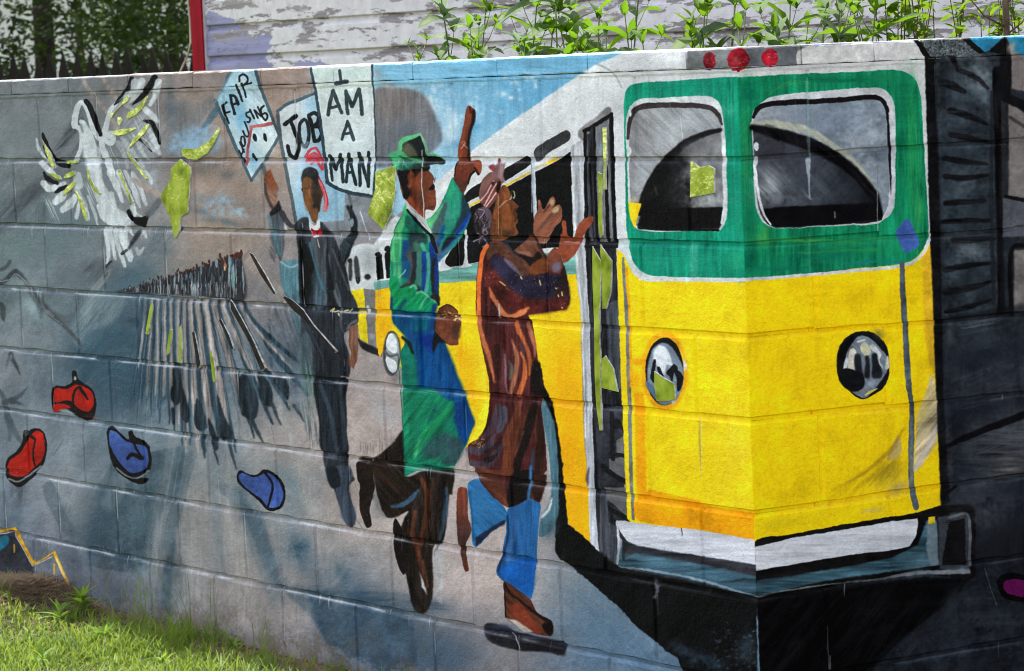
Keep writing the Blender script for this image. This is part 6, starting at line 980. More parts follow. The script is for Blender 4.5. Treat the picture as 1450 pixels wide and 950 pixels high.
for k in range(1, 10):
    zt = (lambda k: (lambda s: joint(k-1, s)-(HB if k > 1 else .001)))(k); zb = (lambda k: (lambda s: joint(k, s)+HB))(k)
    odd = k % 2 == 1
    corner_block((L_ if odd else L_/2)-HH, (L_/2 if odd else L_)-HH, zb(0), zt(0))
    a = -(L_ if odd else L_/2)
    while a > A_END:
        w = L_*rb.uniform(.985, 1.015)
        block('block', 'A', max(a-L_, A_END)+HH, a-HH, zb, zt); a -= L_
    a = L_/2 if odd else L_
    while a < B_END-.05:
        block('block', 'B', a+HH, min(a+L_, B_END)-HH, zb, zt, bed=(.0095, .0085)); a += L_
# mortar core with tooled bed joints and head joints
V, F = [], []
def addbox(*q):
    v, f = box(*q); o = len(V); V.extend(v); F.extend([tuple(i+o for i in g) for g in f])
addbox(A_END, -.0098, .0098, .185, -.02, ZT-.0012); addbox(-.185, -.0098, .187, B_END, -.02, ZT-.0012)
for k in range(1, 10):
    odd = k % 2 == 1
    a = -(L_ if odd else L_/2)
    while a > A_END:
        addbox(a-HH-.002, a+HH+.002, .0050, .02, joint(k, a)+ZT+HB+.002, joint(k-1, a)+ZT-HB-.002); a -= L_
    a = L_/2 if odd else L_
    while a < B_END-.05:
        addbox(-.02, -.0050, a-HH-.002, a+HH+.002, joint(k, a)+ZT+HB+.002, joint(k-1, a)+ZT-HB-.002); a += L_
# smeared fillet of mortar below the coping
def fillet(face, a, b_):
    n = int((b_-a)/.03); e = np.linspace(a, b_, n+1); o = len(V)
    for s in e:
        h = .0135+rb.uniform(-.0022, .0022); p = .0035+rb.uniform(-.001, .001)
        for off, z in ((.004, -.0008), (-p, -.0012), (-p*.9, -h*.55), (.0004, -h)):
            V.append((s, off, z+ZT) if face == 'A' else (-off, s, z+ZT))
    for i in range(n):
        for r in range(3):
            q = (o+i*4+r, o+i*4+r+1, o+(i+1)*4+r+1, o+(i+1)*4+r); F.append(q if face == 'A' else q[::-1])
fillet('A', A_END, 0.003); fillet('B', -.003, B_END)
mesh_obj('mortar', V, F, M_paint, wall)
# coping: thin cap blocks, sunlit top edge painted in pale
def cap(face, a, b_):
    n = max(4, int((b_-a)/.03)); e = np.linspace(a, b_, n+1); V, F = [], []
    H = .046; p = .0042+rb.uniform(-.0008, .0012); dz = rb.uniform(-.0008, .0012)
    prof = [(.19, 0.0), (-p+.001, 0.0), (-p, .003), (-p, H-.005), (-p+.003, H-.001), (-p+.006, H), (.19, H)]
    for i, s in enumerate(e):
        jt, jb = rb.uniform(-.0016, .001), rb.uniform(-.0015, .0015)
        for q, (off, z) in enumerate(prof):
            end = .0025 if (i in (0, n) and 1 <= q <= 5) else 0
            zz = z+dz+(jt if q >= 3 else jb if q in (1, 2) else 0)
            if q in (3, 4): off += rb.uniform(-.0008, .0012)
            off += end
            V.append((s, off, zz+ZT+.0008) if face == 'A' else (-off, s, zz+ZT+.0008))
    w = len(prof)
    for i in range(n):
        for q in range(w):
            f = (i*w+q, i*w+(q+1) % w, (i+1)*w+(q+1) % w, (i+1)*w+q); F.append(f if face == 'A' else f[::-1])
    f1, f2 = tuple(range(w)), tuple(n*w+q for q in range(w)); F += [f1[::-1], f2] if face == 'A' else [f1, f2[::-1]]
    mesh_obj('coping_block', V, F, M_paint, wall)
ca = [-.19]
while ca[-1] > A_END: ca.append(ca[-1]-L_*rb.uniform(.99, 1.01))
for a, b_ in zip(ca[1:], ca[:-1]): cap('A', a+.0022, b_-.0022)
cb = [.185, .40, .805, 1.21, 1.60, B_END]
for a, b_ in zip(cb[:-1], cb[1:]): cap('B', a+.002, b_-.002)
p = .0045; pts = [(-.188, -p+.002), (-.185, -p), (-.004, -p), (p-.0005, -p+.003), (p, .004), (p, .18), (p-.002, .183), (-.188, .183)]
V, F = [], []
for z, ins in ((.0008, .001), (.004, 0), (.0415, 0), (.0455, .003), (.0465, .006)):
    for x, y in pts: V.append((x-ins if x > -.1 else x, y+ins if y < .1 else y, z+ZT))
N = len(pts)
for l in range(4):
    for i in range(N): F.append((l*N+i, l*N+(i+1) % N, (l+1)*N+(i+1) % N, (l+1)*N+i))
F += [tuple(reversed(range(N))), tuple(range(4*N, 5*N))]
mesh_obj('coping_block', V, F, M_paint, wall)
# ------------------------------------------------------------------ broken mirror set into the wall
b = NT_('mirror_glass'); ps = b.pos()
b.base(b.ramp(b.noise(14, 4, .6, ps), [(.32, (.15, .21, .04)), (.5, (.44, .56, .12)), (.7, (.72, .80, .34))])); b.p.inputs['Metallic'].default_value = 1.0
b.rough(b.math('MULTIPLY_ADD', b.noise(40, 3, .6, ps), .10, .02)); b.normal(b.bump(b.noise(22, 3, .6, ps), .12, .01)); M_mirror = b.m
b = NT_('mirror_edge'); b.base(b.ramp(b.noise(60, 2, .5, b.pos()), [(.35, (.30, .30, .27)), (.6, (.72, .72, .68))])); b.rough(.3); M_edge = b.m
b = NT_('dark_reflection_mirror'); b.base(b.ramp(b.noise(30, 3, .6, b.pos()), [(.35, (.006, .005, .005)), (.65, (.028, .021, .017))])); b.p.inputs['Metallic'].default_value = 0; b.rough(.6, .05); M_dark_refl = b.m  # dark reflections put into the base colour of a few shards
SH = [sk(40,110,6.786,p) for p in ([(785,385),(800,345),(860,310),(920,230),(965,170),(985,185),(970,225),(900,270),(840,330),(800,390)],[(950,375),(975,325),(1050,290),(1150,175),(1160,190),(1110,290),(1040,360),(965,395)],[(870,380),(900,375),(912,410),(885,460),(870,430)],[(825,530),(840,505),(920,490),(960,490),(1035,475),(1040,490),(940,545),(870,555)],[(975,680),(1010,600),(1080,520),(1155,440),(1172,455),(1130,530),(1060,600)],[(950,720),(970,712),(1010,770),(1140,930),(1162,972),(1145,978),(1060,880)],[(135,590),(165,640),(225,720),(265,840),(250,880),(215,810),(170,690)],[(380,810),(395,795),(485,795),(485,820),(385,825)])]
SH += [sk(40,240,6.786,p) for p in ([(190,30),(250,35),(310,60),(328,95),(290,95),(240,60)],[(345,80),(365,45),(430,15),(465,15),(455,50),(400,80)],[(345,250),(370,180),(440,110),(465,115),(450,160),(380,230)],[(453,207),(470,203),(550,340),(580,440),(578,495),(560,480),(520,380)],[(570,0),(590,0),(600,60),(640,150),(705,225),(690,242),(640,200),(590,110)],[(862,0),(892,0),(940,120),(1022,312),(1003,325),(930,150)])]
SH += [sk(0,220,3.96,[(1015,20),(1078,68),(1060,320),(1020,345),(1010,430),(988,465),(972,400),(960,345),(905,240),(915,205),(960,140),(965,70)]),
       [(258,212),(263,210),(280,211),(300,197),(311,180),(313,184),(305,203),(295,217),(280,226),(268,225),(260,220)],
       sk(280,220,3.96,[(1110,55),(1115,200),(1095,320),(1052,415),(960,325),(1000,190),(1000,90)]),
       sk(150,340,6.786,[(445,580),(460,640),(440,790),(415,905),(395,900),(410,780),(425,680)])]
SH += [sk(220,450,6.786,p) for p in ([(140,115),(165,110),(168,180),(140,340),(122,360),(125,290)],[(238,90),(255,65),(268,300),(262,435),(238,430)],[(358,140),(380,125),(415,270),(452,450),(420,490),(393,330)],[(528,340),(545,315),(580,450),(598,610),(572,614)],[(612,15),(635,8),(725,170),(770,295),(750,302),(680,150)])]
SH += [[(327,424),(331,429),(346,455),(361,483),(378,521),(372.5,525),(356,486),(338,455),(328,438)], sk(280,220,3.96,[(293,545),(312,550),(383,660),(447,775),(435,777),(360,672)]),
       sk(360,400,7.917,[(325,165),(350,150),(440,200),(560,310),(680,480),(790,600),(942,770),(925,787),(880,740),(770,620),(690,515),(530,375),(445,310)])]
SH += [sk(790,130,2.967,p) for p in ([(190,150),(207,150),(210,260),(205,340),(208,410),(196,410),(198,300),(193,220)],[(170,335),(188,345),(190,460),(195,600),(185,612),(175,540),(178,430)],[(148,648),(186,715),(184,860),(178,960),(158,940),(150,800)],[(180,640),(232,710),(228,840),(208,912),(192,910),(190,790)])]
SH += [sk(790,430,2.567,p) for p in ([(133,0),(157,0),(155,140),(160,180),(158,260),(165,460),(158,460),(145,370),(138,250),(136,130)],[(163,200),(176,188),(205,235),(222,320),(163,305)])]
SH += [sk(880,460,7.308,[(350,475),(440,540),(560,610),(570,770),(480,790),(380,785),(355,640)]), sk(840,220,3.96,[(553,30),(605,65),(655,55),(687,75),(685,210),(553,235)])]
rs = random.Random(8)
def shoelace(q): return sum(q[i][0]*q[(i+1) % len(q)][1]-q[(i+1) % len(q)][0]*q[i][1] for i in range(len(q)))
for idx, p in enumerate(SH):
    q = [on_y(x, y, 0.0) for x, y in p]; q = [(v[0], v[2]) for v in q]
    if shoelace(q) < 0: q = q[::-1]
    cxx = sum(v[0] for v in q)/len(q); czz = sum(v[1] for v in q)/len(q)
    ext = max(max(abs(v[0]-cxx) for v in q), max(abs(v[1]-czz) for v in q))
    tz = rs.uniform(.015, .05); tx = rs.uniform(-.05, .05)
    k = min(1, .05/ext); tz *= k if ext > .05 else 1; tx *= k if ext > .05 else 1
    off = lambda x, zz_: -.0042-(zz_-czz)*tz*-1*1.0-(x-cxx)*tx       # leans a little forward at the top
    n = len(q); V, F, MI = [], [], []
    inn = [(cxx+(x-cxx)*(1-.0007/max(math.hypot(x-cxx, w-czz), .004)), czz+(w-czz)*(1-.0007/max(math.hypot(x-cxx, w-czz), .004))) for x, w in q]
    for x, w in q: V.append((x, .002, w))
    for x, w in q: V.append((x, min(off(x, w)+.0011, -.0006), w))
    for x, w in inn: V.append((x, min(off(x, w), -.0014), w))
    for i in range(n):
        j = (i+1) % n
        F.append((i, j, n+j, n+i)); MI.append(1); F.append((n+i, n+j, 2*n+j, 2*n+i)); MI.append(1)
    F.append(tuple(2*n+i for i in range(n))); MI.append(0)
    mesh_obj('mirror_shard', V, F, [M_dark_refl if idx in (20, 22, 23, 24, 25) else M_mirror, M_edge], wall, MI)
# ------------------------------------------------------------------ ground
def smoothstep(a, b_, x): t = min(max((x-a)/(b_-a), 0), 1); return t*t*(3-2*t)
def ground_z(x, y):
    g = 0.0
    # spoil heaped against the foot of the long face towards its far end
    m = smoothstep(-2.6, -4.1, x)*math.exp(-max(-y, 0)/.55)*.050+math.exp(-((x+3.72)/.22)**2-((y+.1)/.16)**2)*.035
    g += m+.012*math.sin(x*2.3+1)*math.sin(y*1.7)
    return g if y < .1 else 0
b = NT_('lawn_soil'); ps = b.pos()
big = b.noise(.35, 4, .6, ps); med = b.noise(3.5, 5, .65, ps); fin = b.noise(55, 3, .7, ps)
c1 = b.ramp(med, [(.30, (.05, .078, .018)), (.52, (.10, .122, .030)), (.72, (.17, .178, .06))])
c2 = b.mix(b.ramp(fin, [(.35, (0, 0, 0)), (.7, (1, 1, 1))]), c1, (.15, .18, .04))
c3 = b.mix(b.math('MULTIPLY', big, .45), c2, (.17, .16, .065))
sep = b.add('ShaderNodeSeparateXYZ'); b.t.links.new(ps, sep.inputs[0])
dirt = b.math('MULTIPLY', b.math('GREATER_THAN', b.math('ADD', sep.outputs[1], b.math('MULTIPLY', med, .5)), -.02), b.math('MULTIPLY', b.math('LESS_THAN', sep.outputs[1], 2.2), b.math('MULTIPLY', b.math('GREATER_THAN', b.math('ADD', sep.outputs[0], b.math('MULTIPLY', med, .6)), -5.6), b.math('LESS_THAN', sep.outputs[0], 1.0))))
c4 = b.mix(dirt, c3, b.ramp(fin, [(.3, (.10, .075, .052)), (.7, (.22, .165, .11))]))
near = b.math('MULTIPLY', b.math('GREATER_THAN', b.math('ADD', sep.outputs[1], b.math('MULTIPLY', med, .4)), -2.6), b.math('MULTIPLY', b.math('GREATER_THAN', b.math('ADD', sep.outputs[0], b.math('MULTIPLY', med, .4)), -5.1), b.math('LESS_THAN', sep.outputs[0], 1.6)))
thatch = b.ramp(fin, [(.3, (.022, .020, .010)), (.7, (.075, .068, .032))])
c4 = b.mix(dirt, b.mix(near, c3, thatch), b.ramp(fin, [(.3, (.07, .052, .036)), (.7, (.16, .12, .08))]))
b.base(c4); b.rough(.9, .1); b.normal(b.bump(b.math('ADD', fin, b.math('MULTIPLY', med, 2)), .9, .03)); M_lawn = b.m
xs = sorted(set([-400, -150, -60, -30, -16, -10]+[round(-7+i*.12, 3) for i in range(100)]+[6, 8, 12, 20, 40, 90, 400])); ys = sorted(set([-400, -150, -60, -30, -14, -8, -5]+[round(-3.4+i*.12, 3) for i in range(29)]+[.1, .6, 2, 5, 10, 20, 40, 90, 400]))
V = [(x, y, ground_z(x, y)) for y in ys for x in xs]; W = len(xs)
F = [(j*W+i, j*W+i+1, (j+1)*W+i+1, (j+1)*W+i) for j in range(len(ys)-1) for i in range(W-1)]
tag(mesh_obj('ground', V, F, M_lawn, smooth=True), kind='structure')
b = NT_('bounce_concrete'); ps = b.pos(); b.base(b.ramp(b.noise(1.3, 6, .65, ps), [(.3, (.24, .23, .215)), (.7, (.36, .35, .33))])); b.rough(.9, .2); b.normal(b.bump(b.noise(40, 4, .6, ps), .5, .01)); M_conc = b.m
V, F = box(1.6, 14, -60, 60, -.10, .05); tag(mesh_obj('bounce_pavement', V, F, M_conc), kind='structure')  # unseen slab added to bounce neutral sunlight onto the short face
# raised bed behind the wall
V, F = box(-5.6, -.2, .2, 2.0, 0, .95); tag(mesh_obj('planting_bed', V, F, M_lawn), kind='structure')

# ------------------------------------------------------------------ grass, thatch and lawn weeds at the foot of the wall
def leaf_mat(name, cols, trans=.45, scale=14, rough=.45):
    b = NT_(name); ps = b.pos()
    oi = b.add('ShaderNodeObjectInfo')
    f = b.math('ADD', b.math('MULTIPLY', b.noise(scale, 3, .6, ps), .8), b.math('MULTIPLY', oi.outputs['Random'], .25))
    col = b.ramp(f, [(.30, cols[0]), (.52, cols[1]), (.74, cols[2])])
    b.base(col); b.rough(max(rough, .55), .2)
    tr = b.add('ShaderNodeBsdfTranslucent'); b.t.links.new(b.mix(.5, col, tuple(min(1, c*1.9) for c in cols[2]), 'MIX'), tr.inputs[0])
    mx = b.add('ShaderNodeMixShader'); mx.inputs[0].default_value = trans
    b.t.links.new(b.p.outputs[0], mx.inputs[1]); b.t.links.new(tr.outputs[0], mx.inputs[2]); b.t.links.new(mx.outputs[0], b.out.inputs[0])
    return b.m
M_grass = leaf_mat('grass_blades', [(.022, .060, .004), (.095, .170, .011), (.215, .285, .038)], .4, 9)
M_straw = leaf_mat('dry_straw', [(.16, .11, .07), (.28, .20, .125), (.42, .33, .20)], .2, 30, .7)
rg = np.random.default_rng(21)
def blades(N, xr, yr, h, w, bend, mat, name, label, cat, dens=None, lay=0.0):
    V = []; F = []
    n = 0
    while n < N:
        x, y = rg.uniform(*xr), rg.uniform(*yr)
        if dens is not None and rg.random() > dens(x, y): continue
        n += 1
        z0 = ground_z(x, y); a = rg.uniform(0, 6.283); L = rg.uniform(*h)*(1+.35*math.sin(x*5.1+y*3)*math.sin(y*6.3-x*2)); ww = rg.uniform(*w); be = rg.uniform(*bend)
        dx, dy = math.cos(a), math.sin(a); px_, py_ = -dy*ww, dx*ww
        o = len(V); hz = L*(1-lay*rg.uniform(.75, 1)); hx = math.sqrt(max(L*L-hz*hz, 0))
        for t, k in ((0, 1), (.4, .85), (.75, .55)):
            rr = be*L*t*t+hx*t; zz = z0+hz*t*(1-.35*be*t)+.004
            V.append((x+dx*rr-px_*k, y+dy*rr-py_*k, zz)); V.append((x+dx*rr+px_*k, y+dy*rr+py_*k, zz))
        rr = be*L+hx; V.append((x+dx*rr, y+dy*rr, z0+hz*(1-.35*be)+.004))
        F += [(o, o+1, o+3, o+2), (o+2, o+3, o+5, o+4), (o+4, o+5, o+6)]
    ob = mesh_obj(name, V, F, mat); tag(ob, label, cat, kind='stuff'); return ob
def d_lawn(x, y):
    near = smoothstep(.0, .22, -y+.10*math.sin(x*4.1)+.07*math.sin(x*11))
    heap = smoothstep(-3.25, -3.6, x)*smoothstep(.55, .2, -y)
    patch = .35+.65*smoothstep(-.25, .25, math.sin(x*7.1+1.3*math.sin(y*4.3))*math.sin(y*5.7+1.1*math.sin(x*3.9))+.35*math.sin(x*17)*math.sin(y*13))
    return (.06+.94*near)*(1-.93*heap)*patch if x < -1.2 else .15+.85*near
blades(52000, (-5.2, -1.4), (-2.7, -.012), (.028, .08), (.0014, .0034), (.2, 1.3), M_grass, 'lawn_grass', 'sunlit green lawn grass in front of the wall', 'grass', d_lawn)
blades(9000, (-1.4, 1.6), (-3.4, -.02), (.025, .06), (.0013, .0028), (.2, 1.1), M_grass, 'lawn_fringe', 'lawn grass below the painted bus', 'grass', d_lawn)
def d_tuft(x, y): return sum(math.exp(-((x-c)/.07)**2) for c in (-2.62, -2.98, -2.28))*.8+.02
blades(60, (-4.6, -1.7), (-.16, -.01), (.10, .24), (.0009, .0018), (.05, .7), M_grass, 'tall_grass', 'tall grass tufts left uncut along the foot of the wall', 'grass', d_tuft)
def d_straw(x, y): return max(smoothstep(-3.35, -3.75, x)*smoothstep(.5, .05, -y), .25*smoothstep(.3, .05, -y))
blades(12000, (-5.2, -1.6), (-.75, -.008), (.04, .11), (.0011, .0022), (.0, .5), M_straw, 'dry_thatch', 'heap of dry brown thatch and straw against the foot of the wall', 'straw', d_straw, .9)
blades(9000, (-5.2, -1.6), (-2.7, -.1), (.03, .08), (.0009, .0018), (.1, .6), M_straw, 'mown_straw', 'pale dry clippings scattered in the lawn', 'straw', None, .8)
blades(1500, (-5.2, -1.6), (-2.7, -.2), (.04, .075), (.0014, .003), (.5, 1.3), M_grass, 'coarse_grass', 'coarse longer blades standing in the lawn', 'grass', lambda x, y: max(0, math.sin(x*6+1)*math.sin(y*5+x*2))+.1)

# broad leaved plants growing in the lawn and along the base
def lance(L, w, curl, droop, n=5, teeth=0):
    """lanceolate leaf along +x, folded on its midrib"""
    V, F = [], []
    for i in range(n+1):
        t = i/n; hw = w*math.sin(math.pi*min(1, (t*.93+.04)))**.8*(1-.35*t)*1.15 if i < n else 0
        if teeth and 0 < i < n: hw *= 1+(.12 if i % 2 else -.1)
        x = L*t*(1-.12*abs(droop)*t); zc = L*(-droop*t*t)
        V += [(x, -hw, zc+hw*curl), (x, 0, zc), (x, hw, zc+hw*curl)]
    for i in range(n):
        o = i*3; F += [(o, o+1, o+4, o+3), (o+1, o+2, o+5, o+4)]
    return V, F
def leaf_mesh(name, *a, mat=None, **k):
    V, F = lance(*a, **k); me = bpy.data.meshes.new(name); me.from_pydata(V, [], F); me.materials.append(mat); me.polygons.foreach_set('use_smooth', [True]*len(F)); me.update(); return me
M_weed = leaf_mat('weed_leaf', [(.022, .068, .005), (.060, .135, .006), (.115, .215, .008)], .5, 22)
M_weed2 = leaf_mat('weed_leaf_grey', [(.03, .07, .028), (.085, .135, .06), (.18, .235, .13)], .4, 26)
M_stem = leaf_mat('weed_stem', [(.09, .13, .03), (.15, .20, .05), (.22, .26, .08)], .1, 30)
LEAVES = [leaf_mesh('leaf', L, w_, .4, d, mat=m, n=7, teeth=1) for d, L, w_ in ((.12, .115, .020), (.4, .135, .025), (.75, .15, .027), (.3, .09, .026)) for m in (M_weed, M_weed, M_weed2)]
def place_leaf(me, parent, pos, az, el, sc, roll=0):
    o = bpy.data.objects.new('leaf', me); COL.objects.link(o); o.parent = parent; o.location = pos
    o.rotation_euler = (Matrix.Rotation(az, 3, 'Z')@Matrix.Rotation(-el, 3, 'Y')@Matrix.Rotation(roll, 3, 'X')).to_euler(); o.scale = (sc,)*3; return o
rw = random.Random(17)
def weed(base, top, label, group, n_pairs, leaf=1.0, lean=.05, side=True):
    """upright leafy stem; leaves only where it rises past the coping"""
    root = empty('tall_weed', base); tag(root, label, 'weed', group)
    H = top-base[2]; la = rw.uniform(0, 6.28); lx, ly = lean*math.cos(la), lean*math.sin(la)
    f = lambda t: (lx*t*t*H, ly*t*t*H+.01*math.sin(t*7+la), H*t)
    V, F = tube([f(i/8) for i in range(9)], [.0042-.0026*i/8 for i in range(9)], 6); mesh_obj('stem', V, F, M_stem, root, smooth=True)
    ang = rw.uniform(0, 3.14); step = .052*leaf
    for i in range(n_pairs):
        t = max(1-(.012+step*i)/H, .1); p = f(t); k = (.38+.62*min(1, i/3))*leaf*rw.uniform(.8, 1.2)
        for q in (0, math.pi):
            el = (1.25-.32*min(i, 4))+rw.uniform(-.3, .3)
            place_leaf(rw.choice(LEAVES), root, p, ang+q+rw.uniform(-.25, .25), el, k, rw.uniform(-.4, .4))
        ang += 1.57+rw.uniform(-.4, .4)
        if side and 1 <= i and rw.random() < .85:       # side shoot
            a = rw.uniform(0, 6.28); L = rw.uniform(.05, .10); e = (p[0]+math.cos(a)*L*.6, p[1]+math.sin(a)*L*.6, p[2]+L)
            V, F = tube([p, ((p[0]+e[0])/2, (p[1]+e[1])/2, p[2]+L*.4), e], [.0016, .0013, .001], 5); mesh_obj('side_shoot', V, F, M_stem, root, smooth=True)
            for q in range(4): place_leaf(rw.choice(LEAVES), root, e, a+q*1.57+rw.uniform(-.4, .4), rw.uniform(.6, 1.3), leaf*rw.uniform(.3, .55), rw.uniform(-.3, .3))
    return root
WG = 'tall weeds growing behind the wall'
SPEC = [(640,-70,.42,'standing first at the left end of the weed row',6,1.0),(607,66,.35,'barely topping the wall beside the hat, shortest of all',2,.45),(668,-40,.62,'second in the row, left of the pointing finger',5,.9),(742,-30,.40,'with pale drooping leaves over the sloping bus roof',6,1.1),(696,52,.5,'short and low, right of the pointing finger',3,.8),(794,-70,.45,'in the tallest clump, over the upper end of the bus roof',7,1.1),(815,-20,.75,'half hidden behind the tallest clump',6,1.0),(770,10,.7,'dark and dense, left of the tallest clump',6,1.1),(851,20,.5,'with upright pale tips above the bus door',5,.9),(888,-60,.45,'bare and thin, above the gap of door and left windscreen',4,.8),(910,14,.4,'bushy, over the left side of the left windscreen',5,1.1),(960,30,.55,'short, with a broad leaf over the left windscreen',4,1.0),(980,-46,.42,'slender, just left of the red marker lamps',6,.95),(1024,-30,.5,'pale leaved, above the middle marker lamp',6,1.0),(1060,34,.38,'low, over the right marker lamp',4,.9),(1096,0,.30,'bright and spiky, right of the marker lamps',6,1.15),(1128,30,.42,'low with broad leaves, left of the white coping patch',5,1.0),(1166,12,.30,'with one big upright leaf above the white coping patch',5,1.1),(1188,-50,.5,'pale leaved, behind the big upright leaf',6,1.1),(1222,-60,.34,'straight and single, over the right windscreen',6,1.05),(1200,40,.55,'low and pale, over the right windscreen',4,.8),(1145,-10,.6,'tall, behind the white coping patch',6,1.0),(725,40,.6,'short, between the finger and the bus roof',4,.9),(870,44,.35,'low, in front of the thin bare stem',3,.9),(655,58,.33,'low, right of the first stem in the row',3,.85),(755,56,.33,'low, under the drooping pale leaves',4,.9),(832,50,.33,'low, right of the tallest clump',4,.95),(935,54,.33,'low, between the bushy stem and the broad leaf',4,.9),(1003,56,.4,'low, over the left marker lamp',3,.85),(1078,46,.25,'low, between the right marker lamp and the spiky tuft',4,.9),(1112,34,.22,'low, right beside the spiky tuft',4,1.0),(1240,30,.3,'last in the row, beside the small leaved shrub',5,.95)]
for x, ytop, D, where, npair, lf in SPEC:
    if x < 1040: p = on_y(x, 60, D); t = on_y(x, ytop, D)
    else: p = on_x(x, 60, -D-.15); t = on_x(x, ytop, -D-.15)
    weed((p[0], p[1], .95), t[2], 'green weed stem '+where, WG, npair+1, lf*1.12)
# small leaved shrub at the right, and a bare brown sapling stem
M_shrub = leaf_mat('shrub_leaf', [(.03, .08, .006), (.075, .15, .007), (.13, .215, .010)], .5, 30)
SML = [leaf_mesh('leaf', .045, .0105, .35, d, mat=M_shrub, n=4) for d in (.1, .5)]
b = NT_('bark'); b.base(b.ramp(b.noise(60, 3, .6, b.pos()), [(.3, (.06, .036, .022)), (.7, (.17, .105, .07))])); b.rough(.8); M_bark = b.m
def shrub(px, Y, label, nb, spread, nl, hgt=(.12, .3)):
    p = on_x(px, 50, -Y); root = empty('leafy_shrub', (p[0], p[1], .95)); tag(root, label, 'shrub')
    for i in range(nb):
        a = rw.uniform(0, 6.28); H = .70+rw.uniform(*hgt); sx, sy = math.cos(a)*rw.uniform(.1, .6)*spread, math.sin(a)*rw.uniform(.2, 1)*spread
        f = lambda t: (sx*t**1.5, sy*t**1.5, H*t)
        V, F = tube([f(k/7) for k in range(8)], [.004-.0028*k/7 for k in range(8)], 5); mesh_obj('branch', V, F, M_bark, root, smooth=True)
        for k in range(nl):
            t = 1-.36*(k/nl); q = f(t); jit = [rw.uniform(-.012, .012) for _ in range(3)]
            place_leaf(rw.choice(SML), root, (q[0]+jit[0], q[1]+jit[1], q[2]+jit[2]), rw.uniform(0, 6.28), rw.uniform(-.5, .9), rw.uniform(.7, 1.3), rw.uniform(-.5, .5))
shrub(1262, .5, 'small leaved green shrub behind the white coping near the right end', 9, .16, 16)
shrub(1325, .65, 'airy yellow green shrub behind the dark louvred shutter painting', 10, .18, 15)
shrub(1390, .55, 'low leafy shrub just left of the bare brown sapling', 6, .14, 12, (.04, .2))
shrub(1452, .5, 'leafy shrub at the right edge of the frame', 7, .12, 14, (.04, .2))
p = on_x(1425, 50, -.40); root = empty('sapling', (p[0], p[1], .95)); tag(root, 'bare brown sapling stem with thin side twigs at right', 'sapling')
V, F = tube([(0, 0, 0), (.002, 0, .6), (-.002, 0, 1.2), (.004, 0, 2.0)], [.0095, .0088, .008, .006], 8); mesh_obj('trunk', V, F, M_bark, root, smooth=True)
for s, z0, L in ((-1, .74, .16), (1, .80, .11), (1, .72, .09), (-1, .86, .12)):
    V, F = tube([(0, 0, z0), (.01, s*L*.5, z0+.03), (.02, s*L, z0+.10)], [.003, .0022, .0012], 5); mesh_obj('twig', V, F, M_bark, root, smooth=True)
    for k in range(5): place_leaf(rw.choice(SML), root, (.015, s*L*(.4+.15*k), z0+.03+.018*k), rw.uniform(0, 6.28), rw.uniform(-.2, .8), rw.uniform(.7, 1.2))
# lawn weeds
M_lw = leaf_mat('lawn_weed_leaf', [(.05, .12, .012), (.12, .22, .02), (.22, .33, .03)], .45, 25)
LW = [leaf_mesh('leaf', .11, .012, .3, d, mat=M_lw, n=6) for d in (.25, .6, .95)]
def lawn_weed(px, py, label, n, sc, up=(.3, 1.3), name='lawn_weed'):
    sc *= .66; n += 6; p = on_z(px, py, .02); root = empty(name, (p[0], p[1], ground_z(p[0], p[1]))); tag(root, label, 'weed', 'weeds in the lawn')
    V, F = tube([(0, 0, -.01), (0, 0, .05*sc), (.004, 0, .09*sc)], [.003, .0025, .001], 6); mesh_obj('stem', V, F, M_stem, root, smooth=True)
    for i in range(n): place_leaf(rw.choice(LW), root, (0, 0, rw.uniform(.0, .07)*sc), i*2.4+rw.uniform(-.3, .3), rw.uniform(*up), sc*rw.uniform(.6, 1.15), rw.uniform(-.3, .3))
for a in [(118,870,'bushy bright green weed clump in the middle of the left lawn',20,1.0),(86,882,'long leaved weed left of the bright clump',14,.9),(150,905,'low weed right of the bright clump',14,.8),(190,862,'slender weed against the wall right of the yellow zigzag',11,1.0,(.7,1.4)),(40,905,'low dark weed near the left frame edge',12,.8),(252,900,'small rosette weed below the dark painted wedge',12,.7),(330,915,'leafy weed tuft near the wall under the blue shoe',12,.8),(60,935,'broad weed at the bottom left',14,.9),(230,938,'small bright weed at the bottom edge of the lawn',12,.7)]: lawn_weed(*a)

# ------------------------------------------------------------------ clapboard house behind
HY = 2.4
b = NT_('peeling_siding'); ps = b.pos()
mp = b.mapping(ps, (3.2, 1, 20)); mp2 = b.mapping(ps, (10, 10, 34)); mp3 = b.mapping(ps, (3, 3, 60))
peel = b.math('ADD', b.math('MULTIPLY', b.noise(1.0, 6, .68, mp, .3), .72), b.math('MULTIPLY', b.noise(1.0, 5, .7, mp2, .2), .28))
pm = b.ramp(peel, [(.532, (0, 0, 0)), (.545, (1, 1, 1))])
grain = b.noise(1.0, 5, .65, mp3)
wood = b.ramp(grain, [(.3, (.17, .145, .15)), (.55, (.27, .24, .245)), (.75, (.38, .35, .355))])
white = b.ramp(b.noise(22, 4, .6, ps), [(.3, (.52, .50, .515)), (.7, (.68, .66, .675))])
hx0 = on_y(290, 60, HY)[0]
sep = b.add('ShaderNodeSeparateXYZ'); b.t.links.new(ps, sep.inputs[0])
lav = b.math('ADD', b.math('MULTIPLY', b.math('SUBTRACT', sep.outputs[0], hx0), -1.25), b.math('ADD', b.math('MULTIPLY', b.noise(1.0, 5, .6, b.mapping(ps, (2.2, 2.2, 7)), .2), 2.6), b.math('MULTIPLY', b.math('SUBTRACT', sep.outputs[2], on_y(292, 80.8, HY)[2]), -5.0)))
lm = b.ramp(lav, [(.46, (0, 0, 0)), (.49, (1, 1, 1))])
